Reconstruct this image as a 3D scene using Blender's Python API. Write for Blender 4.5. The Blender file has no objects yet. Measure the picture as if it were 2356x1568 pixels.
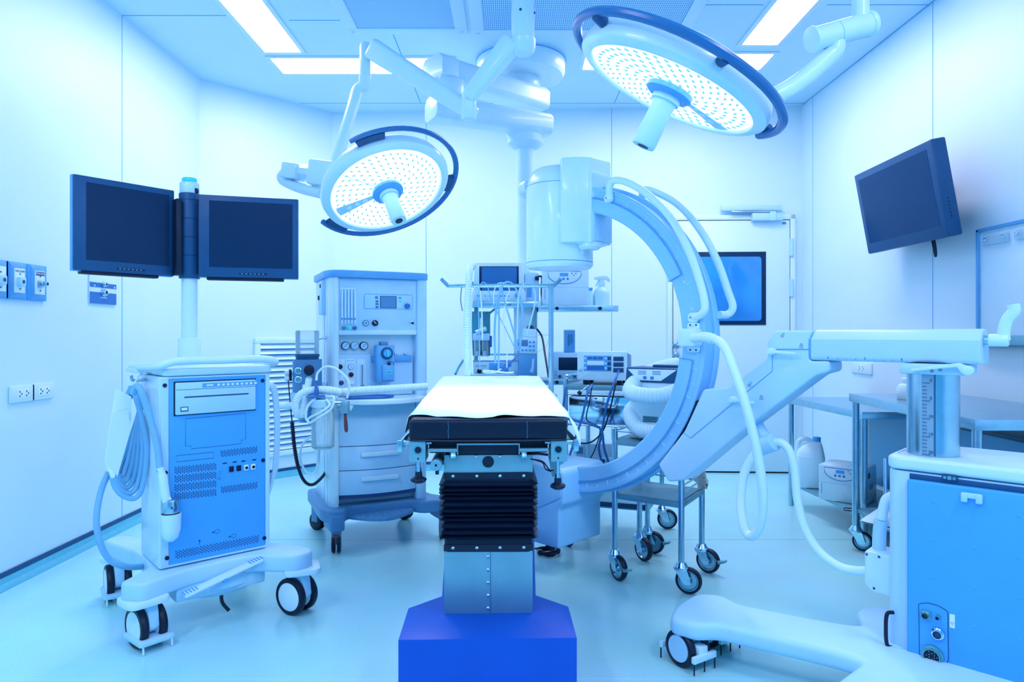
import bpy, bmesh, math, random
from mathutils import Matrix, Vector, noise
random.seed(7)
R = math.radians
scn = bpy.context.scene
COL = scn.collection
V = Vector

# ---------------------------------------------------------------- camera, world, exposure
CAMZ, FPX, VPX, VPY = 1.135, 1570.7, 1180.0, 768.0
cd = bpy.data.cameras.new('camera'); cam = bpy.data.objects.new('camera', cd); COL.objects.link(cam)
cd.sensor_width = 36.0; cd.lens = 24.0; cd.clip_start = 0.05
cd.shift_x = -2 / 2356; cd.shift_y = -16 / 2356
cam.location = (0, 0, CAMZ); cam.rotation_euler = (R(90), 0, 0)
scn.camera = cam
w = bpy.data.worlds.new('world'); scn.world = w; w.use_nodes = True
w.node_tree.nodes['Background'].inputs[0].default_value = (0.06, 0.42, 0.86, 1)  # blue fill, enters through the opening added in the rear wall
w.node_tree.nodes['Background'].inputs[1].default_value = 1.15
scn.view_settings.view_transform = 'Standard'; scn.view_settings.look = 'None'
scn.view_settings.gamma = 1.0; scn.view_settings.use_curve_mapping = False
scn.view_settings.exposure = -0.05
scn.cycles.max_bounces = 8; scn.cycles.diffuse_bounces = 5; scn.cycles.glossy_bounces = 4
scn.cycles.transmission_bounces = 6; scn.cycles.transparent_max_bounces = 12
scn.cycles.caustics_reflective = False; scn.cycles.caustics_refractive = False
scn.cycles.use_denoising = True; scn.cycles.sample_clamp_indirect = 4.0
LAMP_COL = (0.92, 0.87, 1.0)
def area(name, loc, sx, sy, watts, col=LAMP_COL, rot=(0, 0, 0)):
    l = bpy.data.lights.new(name, 'AREA'); l.shape = 'RECTANGLE'; l.size = sx; l.size_y = sy
    l.energy = watts; l.color = col
    o = bpy.data.objects.new(name, l); o.location = loc; o.rotation_euler = rot; COL.objects.link(o); return o
# unseen fill lights added where the ceiling ring of lamps would continue
area('ceiling_fill_light', (-1.55, 0.6, 2.97), 0.24, 1.2, 27)
area('ceiling_fill_light', (1.6, 0.6, 2.97), 0.24, 1.2, 27)
area('ceiling_fill_light', (0.0, -0.6, 2.97), 1.2, 0.24, 27)

# ---------------------------------------------------------------- helpers
def at(px, py, d):
    return V(((px - VPX) / FPX * d, d, CAMZ - (py - VPY) / FPX * d))
def tag(o, label=None, cat=None, group=None, kind=None):
    if label: o['label'] = label
    if cat: o['category'] = cat
    if group: o['group'] = group
    if kind: o['kind'] = kind
    return o
def thing(name, label, cat, loc=(0, 0, 0), rz=0.0, group=None, kind=None):
    o = bpy.data.objects.new(name, None); o.empty_display_size = 0.1
    o.location = loc; o.rotation_euler = (0, 0, rz); COL.objects.link(o)
    tag(o, label, cat, group, kind)
    return o
def mat_of(o):
    return Matrix.Translation(o.location) @ o.rotation_euler.to_matrix().to_4x4()
def pix(o, px, py, c=0.0, ax=1):
    """local point of thing o where the sight line of a photo pixel meets the local plane axis=c"""
    inv = mat_of(o).inverted()
    a = inv @ V((0, 0, CAMZ)); b = inv @ at(px, py, 1.0); d = b - a
    t = (c - a[ax]) / d[ax]
    return a + d * t
def copy_tree(o, parent=None):
    c = o.copy(); COL.objects.link(c); c.parent = parent
    for ch in list(o.children): copy_tree(ch, c)
    return c
def cr(pts, n=6, closed=False):
    pts = [V(p) for p in pts]; out = []; N = len(pts)
    if N < 3: return pts
    rng = N if closed else N - 1
    for i in range(rng):
        p1, p2 = pts[i], pts[(i + 1) % N]
        p0 = pts[i - 1] if (closed or i > 0) else p1 * 2 - p2
        p3 = pts[(i + 2) % N] if (closed or i + 2 < N) else p2 * 2 - p1
        for k in range(n):
            t = k / n
            out.append(0.5 * ((2 * p1) + (p2 - p0) * t + (2 * p0 - 5 * p1 + 4 * p2 - p3) * t * t + (3 * p1 - p0 - 3 * p2 + p3) * t ** 3))
    if not closed: out.append(pts[-1])
    return out
def resample(pts, step):
    pts = [V(p) for p in pts]; out = [pts[0].copy()]; acc = 0.0
    for a, b in zip(pts, pts[1:]):
        L = (b - a).length; pos = step - acc
        while pos <= L:
            out.append(a + (b - a) * (pos / L)); pos += step
        acc = (acc + L) % step if L else acc
    return out
def round_poly(pts, r, n=4):
    out = []; N = len(pts)
    for i in range(N):
        p = V((pts[i][0], pts[i][1])); a = V((pts[i - 1][0], pts[i - 1][1])); b = V((pts[(i + 1) % N][0], pts[(i + 1) % N][1]))
        rr = pts[i][2] if len(pts[i]) > 2 else r
        da, db = (a - p), (b - p); k = min(rr, da.length * 0.48, db.length * 0.48)
        if k < 1e-5: out.append((p.x, p.y)); continue
        s, e = p + da.normalized() * k, p + db.normalized() * k
        for j in range(n + 1):
            t = j / n; q = s * (1 - t) ** 2 + p * 2 * t * (1 - t) + e * t * t; out.append((q.x, q.y))
    return out
def rect(x0, y0, x1, y1): return [(x0, y0), (x1, y0), (x1, y1), (x0, y1)]
PL = {'xy': Matrix.Identity(4), 'xz': Matrix(((1, 0, 0, 0), (0, 0, 1, 0), (0, 1, 0, 0), (0, 0, 0, 1))),
      'yz': Matrix(((0, 0, 1, 0), (1, 0, 0, 0), (0, 1, 0, 0), (0, 0, 0, 1)))}
def frame(x, z):
    """matrix whose z is along z and x as near x as can be"""
    z = V(z).normalized(); x = V(x); x = (x - z * x.dot(z)).normalized(); y = z.cross(x)
    m = Matrix((x, y, z)).transposed().to_4x4(); return m
class MB:
    def __init__(s, M=None): s.bm = bmesh.new(); s.M = M or Matrix.Identity(4); s.mi = 0
    def add(s, t, M=None):
        X = s.M @ M if M is not None else s.M
        t.verts.index_update(); vs = [s.bm.verts.new(X @ v.co) for v in t.verts]
        for f in t.faces:
            try: nf = s.bm.faces.new([vs[v.index] for v in f.verts]); nf.material_index = s.mi
            except ValueError: pass
        t.free(); return s
    def bev(s, t, b, n=2, ang=30):
        if b <= 0: return
        bmesh.ops.recalc_face_normals(t, faces=t.faces)
        es = [e for e in t.edges if len(e.link_faces) == 2 and e.calc_face_angle(0) > R(ang)]
        if es: bmesh.ops.bevel(t, geom=es, offset=b, segments=n, profile=0.5, affect='EDGES', clamp_overlap=True)
    def box(s, c, d, b=0.0, rot=None, n=2):
        t = bmesh.new(); bmesh.ops.create_cube(t, size=1.0)
        for v in t.verts: v.co = V((v.co.x * d[0], v.co.y * d[1], v.co.z * d[2]))
        s.bev(t, min(b, 0.49 * min(d)), n)
        M = Matrix.Translation(c)
        if rot is not None: M = M @ (rot if isinstance(rot, Matrix) else Matrix.Rotation(rot, 4, 'Z'))
        return s.add(t, M)
    def bx(s, x0, x1, y0, y1, z0, z1, b=0.0, n=2):
        return s.box(((x0 + x1) / 2, (y0 + y1) / 2, (z0 + z1) / 2), (abs(x1 - x0), abs(y1 - y0), abs(z1 - z0)), b, None, n)
    def prism(s, pts, h0, h1, pl='xz', b=0.0, n=2, M=None, ang=30):
        t = bmesh.new(); lo = [t.verts.new((p[0], p[1], h0)) for p in pts]; hi = [t.verts.new((p[0], p[1], h1)) for p in pts]
        N = len(pts); t.faces.new(lo); t.faces.new(hi)
        for i in range(N): t.faces.new((lo[i], lo[(i + 1) % N], hi[(i + 1) % N], hi[i]))
        bmesh.ops.recalc_face_normals(t, faces=t.faces); s.bev(t, b, n, ang)
        return s.add(t, (M @ PL[pl]) if M is not None else PL[pl])
    def cyl(s, p0, p1, r, r2=None, seg=20, b=0.0):
        p0, p1 = V(p0), V(p1); ax = p1 - p0; L = ax.length; r2 = r if r2 is None else r2
        pr = [(0, 0), (r, 0), (r2, L), (0, L)]
        if b > 0: pr = [(0, 0), (r - b, 0), (r - b * 0.3, b * 0.3), (r, b), (r2, L - b), (r2 - b * 0.3, L - b * 0.3), (r2 - b, L), (0, L)]
        return s.lathe(pr, p0, ax, seg)
    def lathe(s, prof, o=(0, 0, 0), ax=(0, 0, 1), seg=24, closed=False):
        t = bmesh.new(); rings = []
        for r, z in prof:
            if r < 1e-6: rings.append([t.verts.new((0, 0, z))])
            else: rings.append([t.verts.new((r * math.cos(2 * math.pi * k / seg), r * math.sin(2 * math.pi * k / seg), z)) for k in range(seg)])
        prs = list(zip(rings, rings[1:]))
        if closed: prs.append((rings[-1], rings[0]))
        for a, b in prs:
            if len(a) == 1 and len(b) == 1: continue
            for k in range(seg):
                j = (k + 1) % seg
                try:
                    if len(a) == 1: t.faces.new((a[0], b[k], b[j]))
                    elif len(b) == 1: t.faces.new((a[k], a[j], b[0]))
                    else: t.faces.new((a[k], a[j], b[j], b[k]))
                except ValueError: pass
        bmesh.ops.recalc_face_normals(t, faces=t.faces)
        ax = V(ax).normalized(); q = V((0, 0, 1)).rotation_difference(ax).to_matrix().to_4x4()
        return s.add(t, Matrix.Translation(o) @ q)
    def sphere(s, c, r, sc=(1, 1, 1), u=16, v=10, M=None):
        t = bmesh.new(); bmesh.ops.create_uvsphere(t, u_segments=u, v_segments=v, radius=r)
        for q in t.verts: q.co = V((q.co.x * sc[0], q.co.y * sc[1], q.co.z * sc[2]))
        return s.add(t, Matrix.Translation(c) @ (M or Matrix.Identity(4)))
    def tube(s, pts, r, seg=10, sm=6, closed=False, flat=1.0):
        P = cr(pts, sm, closed) if sm else [V(p) for p in pts]
        N = len(P); rs = r if isinstance(r, (list, tuple)) else None
        t = bmesh.new(); rings = []
        T = []
        for i in range(N):
            a = P[i - 1] if (i > 0 or closed) else P[i]; b = P[(i + 1) % N] if (i < N - 1 or closed) else P[i]
            d = b - a; T.append(d.normalized() if d.length > 1e-9 else V((0, 0, 1)))
        up = V((0, 0, 1)) if abs(T[0].z) < 0.9 else V((1, 0, 0))
        n = (up - T[0] * up.dot(T[0])).normalized()
        for i in range(N):
            if i: n = T[i - 1].rotation_difference(T[i]) @ n
            n = (n - T[i] * n.dot(T[i])).normalized(); bi = T[i].cross(n)
            rr = rs[min(len(rs) - 1, int(round(i * (len(rs) - 1) / max(1, N - 1))))] if rs else r
            rings.append([t.verts.new(P[i] + (n * math.cos(2 * math.pi * k / seg) * flat + bi * math.sin(2 * math.pi * k / seg)) * rr) for k in range(seg)])
        for i in range(N if closed else N - 1):
            A, B = rings[i], rings[(i + 1) % N]
            for k in range(seg): t.faces.new((A[k], A[(k + 1) % seg], B[(k + 1) % seg], B[k]))
        if not closed: t.faces.new(rings[0][::-1]); t.faces.new(rings[-1])
        bmesh.ops.recalc_face_normals(t, faces=t.faces)
        return s.add(t)
    def hose(s, pts, r, pitch=0.012, depth=0.12, seg=14, sm=10):
        P = resample(cr(pts, sm), pitch / 2)
        rs = [r * (1 - depth * (i % 2)) for i in range(len(P))]
        return s.tube(P, rs, seg, 0)
    def torus(s, c, ax, R0, r, seg=28, rs=10):
        pr = [(R0 + r * math.cos(2 * math.pi * k / rs), r * math.sin(2 * math.pi * k / rs)) for k in range(rs)]
        return s.lathe(pr, c, ax, seg, True)
    def grid(s, fn, nu, nv, th=0.0):
        t = bmesh.new(); g = [[t.verts.new(fn(i / nu, j / nv)) for j in range(nv + 1)] for i in range(nu + 1)]
        for i in range(nu):
            for j in range(nv): t.faces.new((g[i][j], g[i + 1][j], g[i + 1][j + 1], g[i][j + 1]))
        bmesh.ops.recalc_face_normals(t, faces=t.faces)
        if th: bmesh.ops.solidify(t, geom=t.faces[:], thickness=th)
        return s.add(t)
    def text(s, txt, size, M, depth=0.0004, align='CENTER'):
        c = bpy.data.curves.new('lettering', 'FONT'); c.body = txt; c.size = size; c.extrude = depth; c.align_x = align; c.align_y = 'CENTER'; c.resolution_u = 2
        o = bpy.data.objects.new('lettering', c); COL.objects.link(o)
        dg = bpy.context.evaluated_depsgraph_get(); me = bpy.data.meshes.new_from_object(o.evaluated_get(dg))
        t = bmesh.new(); t.from_mesh(me); s.add(t, M)
        bpy.data.objects.remove(o); bpy.data.curves.remove(c); bpy.data.meshes.remove(me); return s
    def build(s, name, mats, parent=None, ang=35, label=None, kind=None):
        me = bpy.data.meshes.new(name); bmesh.ops.recalc_face_normals(s.bm, faces=s.bm.faces)
        s.bm.to_mesh(me); s.bm.free()
        for m in (mats if isinstance(mats, (list, tuple)) else [mats]): me.materials.append(m)
        me.polygons.foreach_set('use_smooth', [True] * len(me.polygons)); me.set_sharp_from_angle(angle=R(ang))
        o = bpy.data.objects.new(name, me); COL.objects.link(o); o.parent = parent
        if label: o['label'] = label
        if kind: o['kind'] = kind
        return o
XZ = Matrix.Rotation(R(90), 4, 'X')          # lettering standing up, read from -y
def T(x, y, z): return Matrix.Translation((x, y, z))

# ---------------------------------------------------------------- materials
def mat(name, col, rough=0.45, metal=0.0, var=0.04, scale=18.0, spec=0.5, emit=None, es=0.0, trans=0.0, alpha=1.0, coat=0.0, bump=0.0):
    m = bpy.data.materials.new(name); m.use_nodes = True; nt = m.node_tree; b = nt.nodes['Principled BSDF']
    b.inputs['Roughness'].default_value = rough; b.inputs['Metallic'].default_value = metal
    b.inputs['Specular IOR Level'].default_value = spec; b.inputs['Base Color'].default_value = (*col, 1)
    if coat: b.inputs['Coat Weight'].default_value = coat; b.inputs['Coat Roughness'].default_value = 0.08
    if trans: b.inputs['Transmission Weight'].default_value = trans; b.inputs['IOR'].default_value = 1.25
    if alpha < 1: b.inputs['Alpha'].default_value = alpha
    if emit: b.inputs['Emission Color'].default_value = (*emit, 1); b.inputs['Emission Strength'].default_value = es
    tc = nt.nodes.new('ShaderNodeTexCoord')
    if var > 0:
        n = nt.nodes.new('ShaderNodeTexNoise'); n.inputs['Scale'].default_value = scale; n.inputs['Detail'].default_value = 3
        r = nt.nodes.new('ShaderNodeValToRGB')
        r.color_ramp.elements[0].position = 0.3; r.color_ramp.elements[1].position = 0.7
        r.color_ramp.elements[0].color = (*[c * (1 - var) for c in col], 1); r.color_ramp.elements[1].color = (*[min(1, c * (1 + var)) for c in col], 1)
        nt.links.new(tc.outputs['Object'], n.inputs['Vector']); nt.links.new(n.outputs['Fac'], r.inputs['Fac']); nt.links.new(r.outputs['Color'], b.inputs['Base Color'])
        if bump:
            bp = nt.nodes.new('ShaderNodeBump'); bp.inputs['Strength'].default_value = bump; bp.inputs['Distance'].default_value = 0.004
            nt.links.new(n.outputs['Fac'], bp.inputs['Height']); nt.links.new(bp.outputs['Normal'], b.inputs['Normal'])
    return m
M = {}
M['wall'] = mat('wall_panel', (0.66, 0.87, 0.98), 0.42, var=0.015, scale=3)
M['ceil'] = mat('ceiling_panel', (0.58, 0.84, 0.98), 0.5, var=0.015, scale=3)
M['rear'] = mat('blue_wall', (0.08, 0.40, 0.88), 0.6, var=0.02, scale=3)
M['seam'] = mat('panel_seam', (0.06, 0.42, 0.80), 0.6)
M['white'] = mat('white_enamel', (0.62, 0.86, 0.98), 0.32, var=0.015, coat=0.2)
M['plastic'] = mat('pale_plastic', (0.45, 0.75, 0.98), 0.45, var=0.02)
M['panel'] = mat('blue_shade_panel', (0.055, 0.40, 0.92), 0.5, var=0.02)  # bluer base colour, carries the shade on the cart fronts
M['midblue'] = mat('mid_blue_plastic', (0.10, 0.40, 0.76), 0.42, var=0.03)
M['greyblue'] = mat('grey_blue_plastic', (0.075, 0.26, 0.50), 0.42, var=0.03)
M['navy'] = mat('navy_plastic', (0.010, 0.085, 0.22), 0.42, var=0.05, spec=0.3)
M['ring'] = mat('dark_blue_rubber', (0.014, 0.15, 0.40), 0.3, var=0.03)
M['screen'] = mat('dark_screen', (0.006, 0.036, 0.10), 0.3, var=0.02, spec=0.12)
M['screen2'] = mat('blue_screen', (0.02, 0.17, 0.45), 0.25, var=0.02)
M['black'] = mat('black_rubber', (0.004, 0.014, 0.04), 0.4, var=0.1, spec=0.3)
M['leather'] = mat('black_upholstery', (0.003, 0.012, 0.035), 0.36, var=0.12, scale=60, bump=0.08, spec=0.25)
M['steel'] = mat('brushed_steel', (0.38, 0.61, 0.72), 0.26, metal=1.0, var=0.06, scale=30)
M['satin'] = mat('satin_steel', (0.19, 0.43, 0.52), 0.45, metal=0.6, var=0.08, scale=9)
M['chrome'] = mat('polished_chrome', (0.62, 0.84, 0.98), 0.12, metal=1.0, var=0.02)
M['royal'] = mat('royal_blue_paint', (0.003, 0.085, 0.52), 0.4, var=0.05, scale=6, spec=0.25)
M['cloth'] = mat('white_sheet', (0.68, 0.87, 1.0), 0.85, var=0.02, scale=26, bump=0.5)
M['towel'] = mat('white_linen', (0.92, 0.98, 1.0), 0.95, var=0.03, scale=90, bump=0.4)
M['armwhite'] = mat('arm_enamel', (0.46, 0.73, 0.98), 0.36, var=0.015)
M['tube'] = mat('white_hose', (0.66, 0.89, 0.98), 0.45, var=0.02)
M['mint'] = mat('glowing_green_plastic', (0.05, 0.62, 0.66), 0.3, var=0.02, emit=(0.02, 0.75, 0.75), es=0.15)  # faint glow added to the green, on plain parts as well as the beacon
M['teal'] = mat('teal_hose', (0.03, 0.30, 0.42), 0.4)
M['brown'] = mat('brown_handle', (0.15, 0.045, 0.05), 0.35, var=0.05)
M['cobalt'] = mat('cobalt_plastic', (0.006, 0.15, 0.48), 0.4)
M['cabinet'] = mat('blue_box_paint', (0.12, 0.52, 0.86), 0.4, var=0.02)  # even blue of the box under the taller table
M['arc'] = mat('arc_grey_blue', (0.26, 0.61, 0.96), 0.4, var=0.02)
M['cable'] = mat('grey_cable', (0.20, 0.50, 0.76), 0.45, var=0.03)
M['glass'] = mat('clear_glass', (0.70, 0.92, 1.0), 0.04, var=0, alpha=0.16)
def glassy():
    m = M['glass']; nt = m.node_tree; b = nt.nodes['Principled BSDF']; lw = nt.nodes.new('ShaderNodeFresnel'); lw.inputs['IOR'].default_value = 1.5
    mm = nt.nodes.new('ShaderNodeMath'); mm.operation = 'MULTIPLY_ADD'; mm.inputs[1].default_value = 1.1; mm.inputs[2].default_value = 0.09
    nt.links.new(lw.outputs[0], mm.inputs[0]); nt.links.new(mm.outputs[0], b.inputs['Alpha'])
glassy()
M['jug'] = mat('milky_plastic', (0.56, 0.86, 1.0), 0.4, var=0.02)
M['brass'] = mat('green_tinged_brass', (0.12, 0.42, 0.46), 0.35, metal=0.7, var=0.15, scale=60)
M['ink'] = mat('dark_print', (0.01, 0.06, 0.2), 0.6, var=0)
M['inkblue'] = mat('blue_print', (0.03, 0.2, 0.6), 0.6, var=0)
M['whiteprint'] = mat('white_print', (0.8, 0.95, 1.0), 0.6, var=0)
M['label'] = mat('pale_label', (0.75, 0.93, 1.0), 0.6, var=0)
M['lit'] = mat('lamp_diffuser', (0.9, 0.97, 1.0), 0.5, var=0, emit=(1.0, 0.83, 0.97), es=19.0)
M['lens'] = mat('lamp_lens', (0.9, 0.97, 1.0), 0.3, var=0, emit=(0.93, 0.985, 1.0), es=2.2)
M['led'] = mat('led_optic', (0.1, 0.35, 0.8), 0.2, var=0, emit=(0.16, 0.48, 1.0), es=0.9)

def floor_mat():
    m = bpy.data.materials.new('vinyl_floor'); m.use_nodes = True; nt = m.node_tree; b = nt.nodes['Principled BSDF']
    b.inputs['Roughness'].default_value = 0.24; b.inputs['Specular IOR Level'].default_value = 0.45
    tc = nt.nodes.new('ShaderNodeTexCoord')
    n1 = nt.nodes.new('ShaderNodeTexNoise'); n1.inputs['Scale'].default_value = 120; n1.inputs['Detail'].default_value = 2
    n2 = nt.nodes.new('ShaderNodeTexNoise'); n2.inputs['Scale'].default_value = 2.5; n2.inputs['Detail'].default_value = 4
    r = nt.nodes.new('ShaderNodeValToRGB')
    r.color_ramp.elements[0].position = 0.35; r.color_ramp.elements[1].position = 0.65
    r.color_ramp.elements[0].color = (0.43, 0.92, 1.0, 1); r.color_ramp.elements[1].color = (0.49, 0.96, 1.0, 1)
    mx = nt.nodes.new('ShaderNodeMix'); mx.data_type = 'RGBA'; mx.blend_type = 'MULTIPLY'; mx.inputs[0].default_value = 0.25
    sp = nt.nodes.new('ShaderNodeSeparateXYZ'); nt.links.new(tc.outputs['Object'], sp.inputs[0])
    nt.links.new(tc.outputs['Object'], n1.inputs['Vector']); nt.links.new(tc.outputs['Object'], n2.inputs['Vector'])
    nt.links.new(n1.outputs['Fac'], r.inputs['Fac']); nt.links.new(r.outputs['Color'], mx.inputs[6]); nt.links.new(n2.outputs['Color'], mx.inputs[7])
    last = mx.outputs[2]
    for y, wd, c in ((2.25, 0.0035, (0.5, 0.85, 0.95, 1)), (3.77, 0.003, (0.10, 0.45, 0.62, 1))):
        cm = nt.nodes.new('ShaderNodeMath'); cm.operation = 'COMPARE'; cm.inputs[1].default_value = y; cm.inputs[2].default_value = wd
        nt.links.new(sp.outputs[1], cm.inputs[0])
        k = nt.nodes.new('ShaderNodeMix'); k.data_type = 'RGBA'; k.inputs[7].default_value = c
        nt.links.new(cm.outputs[0], k.inputs[0]); nt.links.new(last, k.inputs[6]); last = k.outputs[2]
    nt.links.new(last, b.inputs['Base Color']); return m
M['floor'] = floor_mat()
M['cove'] = mat('vinyl_cove', (0.10, 0.52, 0.68), 0.35, var=0.05, scale=40)
def mesh_mat(name, fx, fy, diag):
    m = bpy.data.materials.new(name); m.use_nodes = True; nt = m.node_tree; b = nt.nodes['Principled BSDF']; b.inputs['Roughness'].default_value = 0.5
    tc = nt.nodes.new('ShaderNodeTexCoord'); mp = nt.nodes.new('ShaderNodeMapping'); mp.inputs['Rotation'].default_value = (0, 0, R(diag))
    sp = nt.nodes.new('ShaderNodeSeparateXYZ'); nt.links.new(tc.outputs['Object'], mp.inputs[0]); nt.links.new(mp.outputs[0], sp.inputs[0])
    outs = []
    for k, f in ((0, fx), (1, fy)):
        a = nt.nodes.new('ShaderNodeMath'); a.operation = 'MULTIPLY'; a.inputs[1].default_value = f * 2 * math.pi; nt.links.new(sp.outputs[k], a.inputs[0])
        c = nt.nodes.new('ShaderNodeMath'); c.operation = 'SINE'; nt.links.new(a.outputs[0], c.inputs[0]); outs.append(c.outputs[0])
    ad = nt.nodes.new('ShaderNodeMath'); ad.operation = 'ADD'; nt.links.new(outs[0], ad.inputs[0])
    hs = nt.nodes.new('ShaderNodeMath'); hs.operation = 'MULTIPLY'; hs.inputs[1].default_value = 0.5; nt.links.new(outs[1], hs.inputs[0]); nt.links.new(hs.outputs[0], ad.inputs[1])
    r = nt.nodes.new('ShaderNodeValToRGB'); r.color_ramp.elements[0].position = 0.25; r.color_ramp.elements[1].position = 0.6
    r.color_ramp.elements[0].color = (0.42, 0.74, 0.97, 1); r.color_ramp.elements[1].color = (0.05, 0.30, 0.68, 1)
    nt.links.new(ad.outputs[0], r.inputs[0]); nt.links.new(r.outputs[0], b.inputs['Base Color']); return m
M['mesh_a'] = mesh_mat('perforated_plate', 75, 75, 45)
M['mesh_b'] = mesh_mat('slotted_plate', 85, 40, 0)

# ---------------------------------------------------------------- the room
CH = 3.0
XL, XR = -2.29, 2.36
PC = [(XL, -1.6), (XL, 4.99), (-1.52, 5.76), (XR, 5.58), (XR, -1.6)]
mb = MB(); mb.prism(PC, -0.1, 0.0, 'xy'); mb.build('floor', M['floor'], kind='structure')
mb = MB(); mb.prism(PC, CH, CH + 0.12, 'xy'); mb.mi = 1
def cl(x0, x1, y0, y1): mb.bx(x0, x1, y0, y1, CH - 0.0015, CH + 0.001)
for x0, x1, y in ((XL, -1.68, 4.0), (-1.33, -1.02, 4.06), (1.08, 1.42, 3.87), (1.78, XR, 3.87), (-1.72, 2.36, 5.52)): cl(x0, x1, y - 0.003, y + 0.003)
for x, y0, y1 in ((-0.745, 4.22, 5.52), (0.82, 4.22, 5.52), (2.36 - 0.004, -2.5, 5.55)): cl(x - 0.003, x + 0.003, y0, y1)
mb.build('ceiling', [M['ceil'], M['seam']], kind='structure')
def wall(name, a, b, th=0.1, seams=(), m='wall'):
    a, b = V((*a, 0)), V((*b, 0)); d = (b - a).normalized(); n = V((-d.y, d.x, 0)); L = (b - a).length   # n points out of the room
    mb = MB(Matrix((( d.x, n.x, 0, a.x), (d.y, n.y, 0, a.y), (0, 0, 1, 0), (0, 0, 0, 1))))
    mb.bx(-0.0, L, 0, th, 0, CH); mb.mi = 1
    for s in seams: mb.bx(s - 0.0022, s + 0.0022, -0.0012, 0.001, 0.06, CH)
    return mb.build(name, [M[m], M['seam']], kind='structure'), mb.M
wall('wall_left', PC[0], PC[1], seams=(4.0 + 1.6,))
_, MCH = wall('wall_left_angled', PC[1], PC[2])
DB = V((PC[3][0] - PC[2][0], PC[3][1] - PC[2][1], 0)).normalized()
def sb(x): return (x - PC[2][0]) / DB.x
_, MBK = wall('wall_back', PC[2], PC[3], seams=(sb(-0.727), sb(0.818)))
_, MRT = wall('wall_right', PC[3], PC[4], seams=(0.21, 5.58 - 3.835))
mb = MB()      # rear wall behind the camera, blue for bounce; window opening added for blue fill
for x0, x1, z0, z1 in ((XL, XR, 0, .25), (XL, XR, 2.75, CH), (XL, -2.1, .25, 2.75), (2.15, XR, .25, 2.75)): mb.bx(x0, x1, -1.7, -1.6, z0, z1)
mb.build('wall_rear', M['rear'], kind='structure')
mb = MB()
for x0, x1, z0, z1 in ((-2.1, 2.15, .25, .30), (-2.1, 2.15, 2.70, 2.75), (-2.1, -2.05, .25, 2.75), (2.1, 2.15, .25, 2.75), (0, .05, .25, 2.75)): mb.bx(x0, x1, -1.68, -1.62, z0, z1)
mb.build('added_fill_window', M['white'], kind='structure')  # unseen frame around the added fill opening
def bb(name, a, b):
    a, b = V((*a, 0)), V((*b, 0)); d = (b - a).normalized(); n = V((-d.y, d.x, 0)); L = (b - a).length
    mb = MB(Matrix((( d.x, n.x, 0, a.x), (d.y, n.y, 0, a.y), (0, 0, 1, 0), (0, 0, 0, 1))))
    pr = [(0.001, 0), (-0.05, 0), (-0.05, 0.002), (-0.03, 0.006), (-0.014, 0.018), (-0.006, 0.045), (0.001, 0.048)]
    mb.prism(pr, 0, L, 'yz'); mb.mi = 1; mb.bx(0, L, -0.008, 0.001, 0.044, 0.066)
    mb.build(name, [M['cove'], M['navy']], kind='structure')
bb('baseboard_left', PC[0], PC[1]); bb('baseboard_left_angled', PC[1], PC[2]); bb('baseboard_back', PC[2], (1.27, PC[2][1] + DB.y * sb(1.27)))

# door in the back wall
def wframe(Mx, name, label=None, cat=None, kind=None, off=0.0, group=None):
    o = thing(name, label, cat, Mx.translation + (Mx.to_3x3() @ V((off, 0, 0))), Mx.to_euler().z, group, kind); return o
dr = wframe(MBK, 'door_1', kind='structure')
def dp(px, py, c=-0.03): return pix(dr, px, py, c)
x0, x1 = dp(1549, 800).x, dp(1817, 800).x; zt = dp(1700, 507).z
mb = MB(); fw = 0.045
for a, b, c, d in ((x0 - fw, x0 - 0.006, 0.0, zt + fw), (x1 + 0.006, x1 + fw, 0.0, zt + fw), (x0 - fw, x1 + fw, zt + 0.006, zt + fw)): mb.bx(a, b, -0.035, -0.0005, c, d, 0.004)
mb.build('door_frame', M['wall'], dr)
mb = MB(); mb.bx(x0 - 0.008, x1 + 0.008, -0.012, -0.0005, 0.0, zt + 0.008); mb.build('door_gap', M['black'], dr)
wx0, wx1, wz0, wz1 = dp(1597, 700).x, dp(1762, 700).x, dp(1700, 747).z, dp(1700, 579).z
mb = MB(); mb.bx(x0, x1, -0.030, -0.012, 0.014, zt, 0.002); mb.build('door_leaf', M['wall'], dr)
mb = MB(); po = rect(wx0, wz0, wx1, wz1); fi = round_poly(rect(wx0 + .033, wz0 + .033, wx1 - .037, wz1 - .04), 0.03, 5)
mb.prism(po, -0.036, -0.0295, 'xz', 0.001); mb.build('window_frame', M['screen'], dr)
mb = MB(); mb.prism(fi, -0.0385, -0.0355, 'xz', 0.001)
m = mat('window_glass', (0.03, 0.30, 0.78), 0.06, var=0.3, scale=2.2); mb.build('window_pane', m, dr)
mb = MB(); zc = zt - 0.05
a, b = dp(1727, 515), dp(1797, 515); mb.bx(a.x, b.x, -0.085, -0.0295, dp(0, 522).z, dp(0, 506).z, 0.006)
a = dp(1772, 510); mb.bx(a.x - .02, a.x + .03, -0.095, -0.08, dp(0, 523).z, dp(0, 504).z, 0.004); mb.build('door_closer', M['plastic'], dr)
mb = MB(); mb.bx(dp(1658, 495).x, dp(1797, 495).x, -0.065, -0.034, dp(0, 500).z, dp(0, 488).z, 0.004); mb.mi = 1
mb.bx(dp(1680, 495).x, dp(1780, 495).x, -0.075, -0.055, dp(0, 504).z, dp(0, 501).z, 0.001); mb.build('closer_rail', [M['plastic'], M['steel']], dr)
for py in (569, 662):
    mb = MB(); h = dp(1820, py); mb.cyl((h.x + .003, -0.042, h.z - 0.07), (h.x + .003, -0.042, h.z + 0.07), 0.012, seg=12); mb.bx(h.x - .012, h.x + .018, -0.0365, -0.03, h.z - .07, h.z + .07); mb.build('hinge', M['plastic'], dr)
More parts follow.
